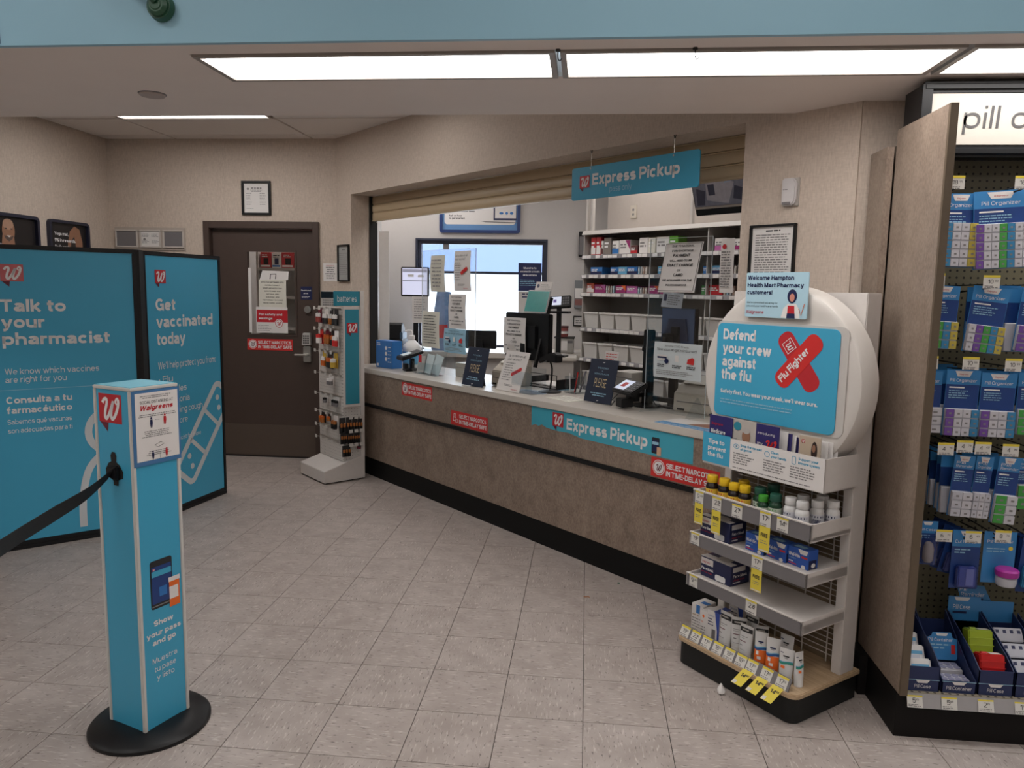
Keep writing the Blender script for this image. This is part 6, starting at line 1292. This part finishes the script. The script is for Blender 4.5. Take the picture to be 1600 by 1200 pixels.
def tube_(label, x, y, w, h, kind, rz=0, lean=-3, flat=.034):
    """squeeze tube standing on its cap, crimped flat at the top"""
    q = thing('lotion_tube', label, 'tube', FS(x, y, .1195), FLU[2] + rz, lean, group='lotion tubes on the flu stand deck')
    def ring(rx, ry, z): return [(rx * math.cos(2 * PI * k / 20), ry * math.sin(2 * PI * k / 20), z) for k in range(20)]
    hw = w / 2; capm = {0: M('tube_cap_white', (.62, .60, .57), .4), 1: M('orange_cap', (.72, .15, .02), .4), 2: MATS['bottle_white']}[kind]
    MB().loft([ring(hw * .82, flat / 2 * .9, 0), ring(hw * .84, flat / 2 * .92, .022), ring(hw * .80, flat / 2 * .88, .024)]).build('cap', capm, q, tidy=True)
    MB().loft([ring(hw * .84, flat / 2 * .94, .024), ring(hw * .92, flat / 2 * .9, h * .35), ring(hw * .97, flat / 2 * .55, h * .7), ring(hw, .003, h * .93), ring(hw, .0022, h)]).build('tube', BW, q, tidy=True)
    def fr(z):                                              # front of the tube at height z
        t = [(.024, flat / 2 * .94), (h * .35, flat / 2 * .9), (h * .7, flat / 2 * .55), (h * .93, .003), (h, .0022)]
        for (a, p), (b, r) in zip(t, t[1:]):
            if a <= z <= b: return p + (r - p) * (z - a) / (b - a)
        return .003
    def patch(nm, pts, mt, off=.0012):
        MB().add([(p[0] * w, -fr(p[1] * h) * math.sqrt(max(0, 1 - min(.99, abs(p[0]) * 2 / .98) ** 2)) - off, p[1] * h) for p in pts], [tuple(range(len(pts)))]).build(nm, mt, q, smooth=False)
    def strip(nm, z0, z1, mt, off=.001, x0=-.46, x1=.46, wave=0):
        m = MB(); n = 10; vs = []
        for i in range(n + 1):
            px = x0 + (x1 - x0) * i / n; ww = wave * math.sin(px * 6)
            for zz in (z0 + ww, (z0 + z1) / 2 + ww, z1 + ww): vs.append((px * w, -fr(zz * h) * math.sqrt(max(0, 1 - min(.99, abs(px) * 2 / .98) ** 2)) - off, zz * h))
        m.add(vs, [(3 * i + j, 3 * i + j + 3, 3 * i + j + 4, 3 * i + j + 1) for i in range(n) for j in range(2)]).build(nm, mt, q)
    if kind == 0:
        strip('black_band', .80, .92, INK); strip('dark_line', .52, .54, DRED, x0=-.36, x1=.10); strip('fine_print', .66, .675, GREYINK, x0=-.36, x1=.2); strip('fine_print', .61, .62, GREYINK, x0=-.36, x1=.05); strip('fine_print', .40, .425, GREYINK, x0=-.3, x1=-.1); strip('fine_print', .28, .29, GREYINK, x0=-.3, x1=.1); strip('brand_print', .845, .885, GREYW, .0016, -.3, .2)
    elif kind == 1:
        strip('orange_field', .18, .52, ORANGE); strip('blue_wave', .52, .58, M('wave_blue', (.02, .09, .28), .4), .0014, wave=.02); strip('sky_wave', .58, .61, SKYB, .0014, wave=.02); strip('number_print', .38, .48, PAPER, .0016, -.3, -.1); strip('fine_print', .26, .34, PAPER, .0016, -.2, .1); strip('brand_print', .72, .76, NAVY, .0014, -.2, .2); strip('brand_smile', .69, .705, INK, .0014, -.1, .1)
    else:
        strip('green_wave', .55, .62, M('wave_green', (.03, .26, .20), .4), .0014, wave=.02); strip('pale_wave', .62, .64, SKYB, .0014, wave=.02); strip('number_print', .42, .50, ORANGE, .0014, -.3, -.02); strip('brand_print', .76, .80, INK, .0014, -.2, .2); strip('brand_smile', .72, .735, INK, .0014, -.1, .12); strip('corner_mark', .86, .88, NAVY, .0014, -.42, -.2)
    return q
tube_('white lotion tube with a black band, left of three', -.103, -.112, .066, .146, 0); tube_('white lotion tube with a black band turned sideways, middle of three', -.045, -.100, .060, .142, 0, 35); tube_('white lotion tube with a red line, right of three', .008, -.120, .060, .136, 0, 5); tube_('white lotion tube with a black band standing behind', -.030, -.045, .064, .15, 0, 0); tube_('dim white lotion tube behind the orange ones', .045, -.07, .05, .135, 0, 40)
tube_('orange and white lotion tube with a blue wave, left one', .085, -.125, .050, .140, 1, 25); tube_('orange and white lotion tube with a blue wave, right one', .143, -.128, .052, .140, 1, 25); tube_('white lotion tube behind the orange ones', .150, -.06, .055, .140, 2, 10)
tube_('white lotion tube with a green wave at the right of the deck', .205, -.130, .056, .125, 2, 18); tube_('white lotion tube seen edge on at the right end of the deck', .252, -.115, .040, .128, 2, 80)
# ------------------------------------------------------------------ pill gondola at the right
def gondola():
    t = thing('pegboard_gondola', 'tall pegboard gondola with brown end panel and black kick at the right', 'gondola', (1.10, .03, 0))
    x1 = 1.26
    MB().box(0, .026, .012, .415, .165, 2.165).build('end_panel', LAMP, t); MB().box(.0005, .0255, .0, .012, .165, 2.165).build('panel_edge', M('panel_edge', (.12, .088, .058), .5, var=.1), t)
    MB().box(-.030, -.005, .42, .585, .10, 2.105).build('rear_panel', LAMP, t)
    MB().box(.0, x1, .025, .44, 0, .158).build('kick', M('kick_black', (.007, .006, .006), .55, spec=.2), t)
    MB().box(-.03, .0, .30, .58, 0, .16).build('kick_end', M('kick_black', (.007, .006, .006), .55, spec=.2), t)
    pb = MB().box(.026, x1, .415, .425, .17, 2.12).build('pegboard', PEG, t)
    MB().box(.026, x1, .425, .58, .0, 2.12).build('core', M('core_brown', (.10, .08, .06), .7), t)
    MB().box(.026, x1, .02, .415, .158, .171).build('base_deck', mat_pegboard('deck_metal', (.30, .26, .19), .0254, .005, (.03, .025, .02), 'XY'), t)
    MB().prism([(.0, .124), (.004, .124), (.02, .168), (.016, .170)], .03, x1, 'x').build('base_lip', M('lip_plastic', (.34, .325, .325), .35), t)
    f_ = bpy.data.objects.new('lip_tickets', None); COL.objects.link(f_); f_.parent = t; f_.location = (0, -.0022, .124); f_.rotation_euler = (rad(-19.2), 0, 0); f_.empty_display_size = .02
    f = Face(f_)
    for a, s in ((.028, ('5', '49')), (.143, ('5', '49')), (.264, ('2', '49')), (.385, ('1', '99')), (.52, ('3', '49'))):
        f.rect('price_tag', a, .002, a + .052, .043, PTAG, 1); f.rect('yellow_strip', a, .038, a + .052, .043, YEL, 2); f.text(s[0], a + .018, .018, .016, INK, lay=2); f.text(s[1], a + .028, .026, .007, INK, lay=2); f.lines(a + .003, .011, .045, 2, .005, .0025)
    # header sign box
    s = MB().box(.020, x1, .285, .42, 2.055, 2.290).build('sign_box', BLACK, t); MB().box(.052, x1, .270, .286, 2.085, 2.258).build('sign_face', M('sign_cream', (.50, .465, .41), .4, var=.02), t)
    MB().box(.015, x1, .262, .30, 2.262, 2.300).build('sign_top_bar', BLACK, t, bevel=.012, seg=3); MB().box(.018, x1, .262, .30, 2.043, 2.082).build('sign_bottom_bar', BLACK, t, bevel=.012, seg=3); MB().box(.018, .052, .265, .30, 2.06, 2.29).build('sign_side_bar', BLACK, t)
    Face(t, (0, .270, 0)).text('pill', .160, 2.140, .074, M('sign_ink', (.07, .065, .065), .5, var=0), w=.124, shear=.06)
    Face(t, (0, .270, 0)).text('organizers', .322, 2.140, .074, MATS['sign_ink'], w=.52, shear=.06)
    # hooks with price tickets
    def hook(x, z, ln, s):
        y = .412; h_ = MB().tube([(x, y, z + .0), (x, y - .01, z), (x, y - ln, z + .02)], .0028, 6).tube([(x, y, z + .028), (x, y - ln, z + .032)], .0024, 6).build('peg_hook', BLKM, t)
        f = Face(h_, (0, y - ln - .001, 0)); f.rect('price_tag', x - .027, z + .018, x + .027, z + .062, PTAG, 1); f.rect('yellow_strip', x - .027, z + .054, x + .027, z + .062, YEL, 2); f.text(s[0], x - .012, z + .034, .014, INK, lay=2); f.text(s[1], x + .010, z + .040, .007, INK, lay=2); f.lines(x - .022, z + .024, .044, 2, .005, .003)
    for x, z, s in ((.086, 1.893, ('18', '99')), (.298, 1.893, ('16', '99')), (.050, 1.57, ('10', '99')), (.228, 1.566, ('10', '99')), (.052, 1.288, ('9', '99')), (.186, 1.288, ('10', '99')), (.324, 1.286, ('10', '99')), (.130, .987, ('4', '79')), (.192, .998, ('4', '79')), (.252, .994, ('4', '49')), (.343, .990, ('4', '99')), (.048, .653, ('6', '49')), (.150, .675, ('6', '79')), (.248, .675, ('6', '49')), (.347, .682, ('8', '79')), (.44, 1.893, ('12', '99')), (.42, 1.57, ('10', '99')), (.46, 1.288, ('9', '99')), (.47, .99, ('4', '99')), (.46, .68, ('7', '99'))): hook(x, z, .30, s)
gondola()
GX, GY = 1.10, .03
PK = M('pack_blue', (.045, .23, .52), .3, var=.08, scale=10); PKD = M('pack_navy', (.015, .05, .20), .3, var=.05); CLR = M('clear_plastic', (.50, .50, .55), .25); PUR = M('lid_purple', (.16, .07, .32), .35); LGR = M('lid_green', (.06, .32, .06), .35); LBL = M('lid_blue', (.04, .22, .42), .35); LYE = M('lid_yellow', (.50, .40, .07), .35); LID_W = M('lid_white', (.55, .54, .58), .35)
def organizer(label, x0, x1, z0, z1, y, cols, rows, title='Pill Organizer', split=.46, tilt=0, roll=0, detail=True, group=None, top=None):
    """carded pill box: printed card above, rows of lidded compartments below; x, z in shop coordinates"""
    w, h = x1 - x0, z1 - z0
    q = thing('pill_organizer_pack', label, 'pill organizer', ((x0 + x1) / 2, y, z0), 0, tilt, group, roll)
    MB().box(-w / 2, w / 2, -.002, 0, 0, h).build('card', top or PK, q)
    MB().box(-w / 2 + .001, w / 2 - .001, -.020, -.002, .002, h * split).build('pill_box', CLR, q, bevel=.003, seg=1)
    if not detail:
        MB().box(-w / 2, w / 2, -.0035, -.002, h * split, h * .78).build('card_field', PKD, q); return q
    f = Face(q, (0, -.002, 0))
    f.rect('navy_field', -w * .49, h * split, w * .49, h * .78, PKD, 1); f.poly('brand_tab', [(-w * .26, h * .985), (w * .26, h * .985), (w * .18, h * .90), (-w * .18, h * .90)], PAPER, 1); f.text('Walgreens', 0, h * .925, h * .022, RED, w=w * .26, al='C', shear=.3, lay=2)
    for k, s in enumerate(title.split('|')): f.text(s, 0 if '|' not in title else -w * .38, h * (.82 if '|' not in title else .86 - .055 * k), h * (.048 if '|' not in title else .042), WPRINT, w=min(w * .80, len(s) * h * .034), al='C' if '|' not in title else 'L', lay=2)
    f.rect('white_pill_note', -w * .40, h * .725, w * .05, h * .745, WPRINT, 2); f.lines(-w * .40, h * .68, w * .7, 4, h * .035, h * .012, LBLUE, 2)
    cw, rh = w / len(cols), h * split / rows
    g = MB().box(-cw * .46, cw * .46, -.024, -.020, rh * .08, rh * .92)
    first = {}
    for i, c in enumerate(cols):
        for j in range(rows):
            if c not in first: o = first[c] = g.build('lid', c, q)
            else: o = bpy.data.objects.new('lid', first[c].data); COL.objects.link(o); o.parent = q
            o.location = (-w / 2 + cw * (i + .5), 0, rh * j + .001)
    f = Face(q, (0, -.0245, 0)); m = [[(-w / 2 + cw * (i + .35), rh * (j + .4)), (-w / 2 + cw * (i + .65), rh * (j + .4)), (-w / 2 + cw * (i + .65), rh * (j + .6)), (-w / 2 + cw * (i + .35), rh * (j + .6))] for i, c in enumerate(cols) for j in range(rows)]
    f.polys('lid_print', m, GREYINK, 1)['kind'] = 'stuff'
    return q
Y = .205
def row_behind(x0, x1, z0, z1, n, tag_, cols=(PUR, CLR), split=.46, sl=.0):
    for k in range(n):
        o = organizer('blue pill organizer pack, %s behind the front one, %s' % (('directly', 'second', 'third', 'fourth')[k], tag_), x0 + .006 * (k % 2) - sl * k, x1 + .006 * (k % 2) - sl * k, z0 + .004 * k, z1 + .004 * k, Y + .034 * (k + 1), cols, 1, split=split, detail=False, group='packs behind, %s' % tag_)
organizer('white pill organizer with yellow strip, top left on the pegboard', 1.180, 1.290, 1.655, 1.905, Y, (LBL, LID_W, LID_W, LYE), 5, 'Organizer', .60); row_behind(1.185, 1.292, 1.66, 1.90, 2, 'top left', (CLR,))
organizer('large pill organizer with purple and green strips, top row', 1.288, 1.462, 1.652, 1.915, Y - .01, (PUR, LID_W, LID_W, LGR, LBL, LID_W, LID_W), 5, 'Pill Organizer', .58, roll=-4); row_behind(1.29, 1.46, 1.66, 1.91, 3, 'top middle', (CLR,), sl=.004)
organizer('blue and yellow lidded pill organizer beside the end panel, second row', 1.150, 1.252, 1.372, 1.592, Y, (PUR, LGR, LBL, LYE), 3, 'Pill Organizer', .44, roll=2); row_behind(1.155, 1.27, 1.372, 1.58, 3, 'second row left', (LGR,), sl=-.006)
organizer('four-colour pill organizer hanging askew in the second row', 1.275, 1.395, 1.362, 1.590, Y - .01, (LID_W, PUR, LGR, LBL, LYE), 3, 'Pill Organizer', .42, roll=6); row_behind(1.30, 1.41, 1.37, 1.585, 2, 'second row middle', (PUR,), sl=-.008)
organizer('purple lidded pill organizer at the right of the second row', 1.445, 1.56, 1.365, 1.585, Y, (PUR, PUR, LID_W), 3, 'Pill Organizer', .42, roll=5); row_behind(1.425, 1.545, 1.365, 1.585, 4, 'second row right', (PUR,), sl=.007)
organizer('pill organizer half hidden by the end panel, third row', 1.130, 1.226, 1.073, 1.292, Y, (LBL, LID_W), 3, 'Pill Organizer', .42); row_behind(1.135, 1.23, 1.075, 1.29, 2, 'third row left', (CLR,))
organizer('purple edged pill organizer with yellow dot, third row left', 1.232, 1.344, 1.066, 1.300, Y - .01, (PUR, LID_W, LID_W, LBL), 3, 'Pill Organizer', .42, roll=1); row_behind(1.215, 1.33, 1.066, 1.295, 4, 'third row middle', (PUR,), sl=.005)
organizer('purple edged pill organizer with yellow dot, third row right', 1.348, 1.464, 1.066, 1.292, Y - .012, (PUR, LID_W, LID_W, LBL), 3, 'Pill Organizer', .42, roll=1); row_behind(1.35, 1.46, 1.07, 1.29, 3, 'third row beside it', (PUR,), sl=.002)
organizer('green lidded pill organizer at the picture edge, third row', 1.480, 1.60, 1.076, 1.295, Y, (LGR, LID_W, LID_W), 3, 'Pill Organizer', .42); row_behind(1.478, 1.59, 1.08, 1.29, 3, 'third row right', (CLR,))
organizer('narrow clear pill reminder pack, fourth row left', 1.276, 1.346, .775, .996, Y - .01, (CLR, LID_W), 3, 'Pill|Reminder', .42, roll=3); row_behind(1.262, 1.33, .775, .99, 4, 'fourth row left', (CLR,), sl=.004)
organizer('narrow clear pill organizer pack, fourth row middle', 1.346, 1.404, .773, .996, Y - .012, (CLR, LID_W, CLR), 3, 'Pill|Organizer', .42, roll=4); row_behind(1.352, 1.41, .775, .99, 3, 'fourth row middle', (CLR,), sl=-.006)
organizer('bright green pill reminder pack, fourth row', 1.420, 1.494, .756, .996, Y - .012, (LGR, LID_W), 3, 'Pill|Reminder', .44, roll=4); row_behind(1.40, 1.47, .765, .99, 4, 'fourth row beside the green one', (LBL,), sl=.003)
organizer('blue pack with a green foot at the picture edge, fourth row', 1.52, 1.60, .80, .985, Y + .03, (LGR, LGR), 2, 'Pill|Case', .5)
def blister(label, x0, x1, z0, z1, title, body):
    w, h = x1 - x0, z1 - z0; q = thing('blister_pack', label, 'blister pack', ((x0 + x1) / 2, Y, z0)); MB().box(-w / 2, w / 2, -.002, 0, 0, h).build('card', PKD if body != 'crusher' else PK, q); f = Face(q, (0, -.002, 0))
    f.rect('blue_header', -w * .5, h * .72, w * .5, h, PK, 1); f.poly('brand_tab', [(-w * .24, h * .985), (w * .24, h * .985), (w * .16, h * .91), (-w * .16, h * .91)], PAPER, 2); f.text(title, 0, h * .78, h * .055, WPRINT, w=w * .8, al='C', lay=2); f.lines(-w * .4, h * .66, w * .6, 2, h * .05, h * .02, LBLUE)
    if body == 'cutter':
        b_ = MB().box(-w * .40, w * .40, -.032, -.002, h * .04, h * .42).build('blister', glass('blister_clear', (.75, .82, .95), .12), q, bevel=.006); MB().box(-w * .32, w * .32, -.028, -.004, h * .06, h * .40).build('pill_cutter', M('cutter_blue', (.06, .08, .30), .35), q, bevel=.004); MB().box(-w * .05, w * .22, -.030, -.028, h * .10, h * .38).build('cutter_lid', M('cutter_lilac', (.22, .22, .46), .3), q)
    elif body == 'crusher':
        f.poly('yellow_dot', ell(w * .34, h * .68, w * .07), YEL, 2); MB().lathe([(.030, 0), (.034, .012), (.034, .03), (.03, .034)], 24, (w * .12, -.036, h * .03)).build('crusher_base', CLR, q); MB().lathe([(.036, 0), (.038, .006), (.038, .020), (.032, .026)], 24, (w * .12, -.038, h * .03 + .036)).build('crusher_top', M('magenta_plastic', (.40, .03, .30), .3), q)
    else: MB().lathe([(.012, 0), (.018, .01), (.018, .05), (.013, .07), (.006, .075)], 18, (0, -.022, h * .1)).build('capsule', M('peach_clear', (.45, .34, .28), .25), q); MB().box(-w * .4, w * .4, -.042, -.002, h * .06, h * .68).build('blister', glass('blister_clear', (.75, .82, .95), .12), q, bevel=.008)
    return q
blister('dark blister pack with a peach capsule beside the end panel', 1.186, 1.256, .586, .748, 'Pill Case', 'capsule'); blister('blue pill cutter blister pack in the fifth row', 1.310, 1.408, .502, .720, 'Cut N Crush', 'cutter'); blister('pill crusher pack with a magenta top in the fifth row', 1.418, 1.528, .530, .720, 'Pill Crusher', 'crusher')
for k in range(4):
    q = thing('blister_pack', 'navy pill cutter pack fanned out %s behind the front cutter pack' % ('first', 'second', 'third', 'fourth')[k], 'blister pack', (1.318 - .012 * k, Y + .03 * (k + 1), .545 + .004 * k), 0, 0, 'fanned cutter packs', 12 + 2 * k); MB().box(-.04, .04, -.002, 0, 0, .17).build('card', PKD, q); MB().box(-.03, .03, -.022, -.002, .01, .08).build('pill_cutter', M('cutter_navy', (.03, .04, .14), .35), q, bevel=.004)
for k in range(3):
    q = thing('blister_pack', '%s navy blister pack of the stack at the picture edge in the fifth row' % ('front', 'middle', 'rear')[k], 'blister pack', (1.585 + .006 * k, Y + .03 * k, .50), 0, 0, 'stacked navy packs at the edge', 3); MB().box(-.045, .045, -.002, 0, 0, .20).build('card', PKD, q); MB().box(-.035, .035, -.022, -.002, .02, .10).build('pill_case', LBL, q, bevel=.004)
# the rows go on to the right of the picture
for rn, z0, z1, ws, cols in (('top row', 1.655, 1.905, .15, (LBL, LID_W, LID_W, LGR)), ('second row', 1.368, 1.59, .115, (PUR, LGR, LBL, LYE)), ('third row', 1.07, 1.295, .115, (PUR, LID_W, LBL)), ('fourth row', .775, .995, .07, (CLR, LID_W)), ('fifth row', .52, .72, .09, (LBL, LID_W))):
    for k in range(3):
        x = 1.64 + .215 * k
        organizer('%s pill organizer pack past the picture edge in the %s' % (('first', 'second', 'third')[k], rn), x, x + ws, z0, z1, Y, cols[k % 2:] + cols[:k % 2], 4, 'Pill|Organizer', .46, group='packs past the picture edge')
        organizer('pill organizer pack behind the %s one past the picture edge, %s' % (('first', 'second', 'third')[k], rn), x + .006, x + .006 + ws, z0 + .004, z1 + .004, Y + .035, cols, 1, split=.46, detail=False, group='packs past the picture edge')
# trays on the base deck
DZ = .1715
def tray(label, x0, x1, fill):
    w = x1 - x0; q = thing('counter_tray', label, 'display tray', ((x0 + x1) / 2, .062, DZ)); dep = .26; TN = M('tray_navy', (.016, .028, .095), .45, var=.05)
    MB().box(-w / 2, w / 2, 0, .003, 0, .045 if fill == 1 else .09).box(-w / 2, w / 2, .003, dep, 0, .003).box(-w / 2, w / 2, dep - .003, dep, .003, .16).build('tray', TN, q)
    for s in (-1, 1): MB().prism([(0, 0), (dep, 0), (dep, .20), (.06, .125 if fill != 1 else .07), (0, .09 if fill != 1 else .045)], s * w / 2 - (.003 if s > 0 else 0), s * w / 2 + (.003 if s < 0 else 0), 'x').build('tray_side', TN, q)
    f = Face(q); f.poly('brand_tab', [(-w * .22, .042), (w * .22, .042), (w * .14, .030), (-w * .14, .030)], PAPER, 1); f.rect('blue_line', -w * .5, .041, w * .5, .043, LBLUE, 1); f.text('Pill Container' if fill == 1 else 'Pill Case', 0, .012, .013, WPRINT, w=(.085 if fill == 1 else .055), al='C', bold=.0, lay=2)
    return q, w
q, w = tray('navy tray of white and blue pill cases beside the end panel', 1.130, 1.243, 0)
for k in range(3):
    o = thing('pill_case', '%s blue and white striped pill case in the left tray' % ('front', 'middle', 'rear')[k], 'pill case', (1.185, .10 + .06 * k, DZ + .045 + .022 * k), 0, -30, 'pill cases in the left tray'); MB().prism(rrect(-.045, .045, -.03, .03, .025), 0, .05, 'z').build('case', PAPER, o, bevel=.004); f = Face(o, (0, -.030, 0)); f.rect('blue_stripe', -.03, .018, .03, .030, SKYB); f.rect('paper_label', -.018, .002, .02, .016, LID_W, 2); MB().box(-.035, .035, -.012, .012, .05, .0506).build('top_stripe', SKYB, o)
q, w = tray('low navy tray of pill containers with a blue card', 1.252, 1.366, 1)
o = thing('display_card', 'blue pill container display card in the second tray', 'card', (1.308, .20, DZ + .055), 0, -12); MB().prism([(-.058, 0), (.05, 0), (.058, .012), (.058, .075), (.04, .08), (.035, .098), (-.03, .098), (-.035, .085), (-.058, .075)], -.002, 0).build('card', PK, o); f = Face(o, (0, -.002, 0)); f.poly('brand_tab', [(-.02, .096), (.024, .096), (.018, .086), (-.014, .086)], PAPER); f.text('Pill Container', -.046, .066, .012, WPRINT, w=.085); f.lines(-.046, .052, .08, 2, .012, .005, LBLUE); f.rect('red_pill', .034, .022, .048, .055, SRED)
for k in range(2):
    o = thing('pill_container', '%s flat white pill container in the second tray' % ('front', 'rear')[k], 'pill container', (1.308, .075 + .065 * k, DZ + .006 + .012 * k), 0, 0, 'flat white pill containers'); MB().box(-.05, .05, 0, .06, 0, .03).build('body', LID_W, o, bevel=.004)
    c = MB().lathe([(.011, 0), (.011, .002), (.009, .0025)], 14); fo = None
    for i in range(4):
        for j in range(2):
            if fo is None: r_ = fo = c.build('lid', M('lid_lilac', (.30, .30, .42), .4), o)
            else: r_ = bpy.data.objects.new('lid', fo.data); COL.objects.link(r_); r_.parent = o
            r_.location = (-.036 + .024 * i, .018 + .025 * j, .03)
q, w = tray('navy tray of red and green pill cases with a header card', 1.372, 1.488, 2)
MB().prism([(-w / 2, .09), (w / 2, .09), (w / 2, .255), (-w / 2, .255)], .257, .259).build('header_card', PK, q); f = Face(q, (0, .257, 0)); f.poly('brand_tab', [(-.038, .252), (.02, .252), (.012, .238), (-.03, .238)], PAPER); f.text('Pill Case', -.04, .205, .018, WPRINT, w=.062); f.rect('navy_note', -.04, .188, .01, .197, NAVY)
for lab, m, y, z, h in (('red ribbed pill case in front in the third tray', M('red_plastic', (.52, .02, .02), .25), .075, DZ + .03, .105), ('lime green pill case behind the red one', M('lime_plastic', (.32, .42, .03), .3), .16, DZ + .06, .125)):
    o = thing('pill_case', lab, 'pill case', (1.430, y, z), 0, -14, 'pill cases in the third tray'); MB().box(-.042, .042, 0, .05, 0, h).build('case', m, o, bevel=.004); f = Face(o)
    for k in range(4): MB().box(-.043, .043, -.002, .0, h * (.15 + .2 * k), h * (.18 + .2 * k)).build('rib', m, o)
    MB().box(.0, .036, .012, .036, h, h + .0008).build('barcode_label', PAPER, o); MB().cyl((-.03, .02, h), (-.01, .02, h), .006, 10).build('hinge', m, o)
q, w = tray('navy tray of clear pill reminders at the right', 1.494, 1.61, 0)
MB().prism([(-.11, .09), (w / 2, .09), (w / 2, .24), (-.11, .24)], .263, .265).build('header_card', PK, q); MB().prism([(-.13, .235), (-.15, .30), (-.05, .295), (-.02, .235)], .27, .272).build('header_tab', PK, q); f = Face(q, (0, .27, 0)); f.text('Pill', -.138, .273, .016, WPRINT); f.text('Reminder', -.132, .252, .016, WPRINT, w=.085); f.rect('navy_note', -.12, .238, -.05, .246, NAVY)
for k in range(3):
    o = thing('pill_reminder', '%s clear weekly pill reminder in the right tray' % ('front', 'middle', 'rear')[k], 'pill organizer', (1.552, .09 + .065 * k, DZ + .07 + .03 * k), 0, -35, 'clear pill reminders in the right tray'); MB().box(-.05, .05, 0, .03, 0, .05).build('body', CLR, o, bevel=.003); f = Face(o, (0, 0, 0)); f.polys('lid_letter', [[(-.044 + .025 * i, .03), (-.032 + .025 * i, .03), (-.032 + .025 * i, .042), (-.044 + .025 * i, .042)] for i in range(4)], NAVY)
for k in range(4):
    q, w = tray('%s navy tray past the picture edge on the base deck' % ('first', 'second', 'third', 'fourth')[k], 1.625 + .15 * k, 1.745 + .15 * k, 0)
    o = thing('pill_case', 'pill case in the %s tray past the picture edge' % ('first', 'second', 'third', 'fourth')[k], 'pill case', (1.685 + .15 * k, .10, DZ + .03), 0, -14); MB().box(-.042, .042, 0, .05, 0, .11).build('case', (LBL, LGR, PUR, LID_W)[k], o, bevel=.004); MB().box(-.03, .03, -.001, 0, .03, .07).build('paper_label', PAPER, o)
o = tag(MB().box(-.004, .004, 0, .12, 0, .13).build('blue_card', PK), 'blue card edge standing between the end panel and the left tray', 'card'); o.location = (1.134, .34, DZ)
# ------------------------------------------------------------------ small things on the floor
o = thing('paper_scrap', 'small crumpled white scrap on the floor by the flu stand', 'litter', (.535, .268, 0)); R_ = random.Random(5)
MB().loft([[(r * (1 + R_.uniform(-.2, .2)) * math.cos(2 * PI * k / 9), r * (1 + R_.uniform(-.2, .2)) * math.sin(2 * PI * k / 9), z) for k in range(9)] for r, z in ((.008, .0), (.017, .006), (.018, .016), (.011, .026), (.005, .034), (.003, .040))]).build('scrap', PAPER, o, tidy=True)
o = tag(MB().lathe([(.0075, 0), (.008, .001), (.006, .002)], 14).build('green_sticker', M('dot_green', (.03, .12, .07), .6)), 'tiny green dot sticker on the floor by the counter toe kick', 'sticker'); o.location = (.183, 1.34, .0002)
o = tag(MB().tube(curve3([(0, 0, .0025), (.012, -.004, .003), (.024, .002, .003), (.030, -.010, .0025)], 4), .002, 6).build('orange_thread', M('thread_orange', (.45, .18, .06), .7)), 'short orange thread lying on the floor tiles', 'litter'); o.location = (-.003, 1.13, 0)
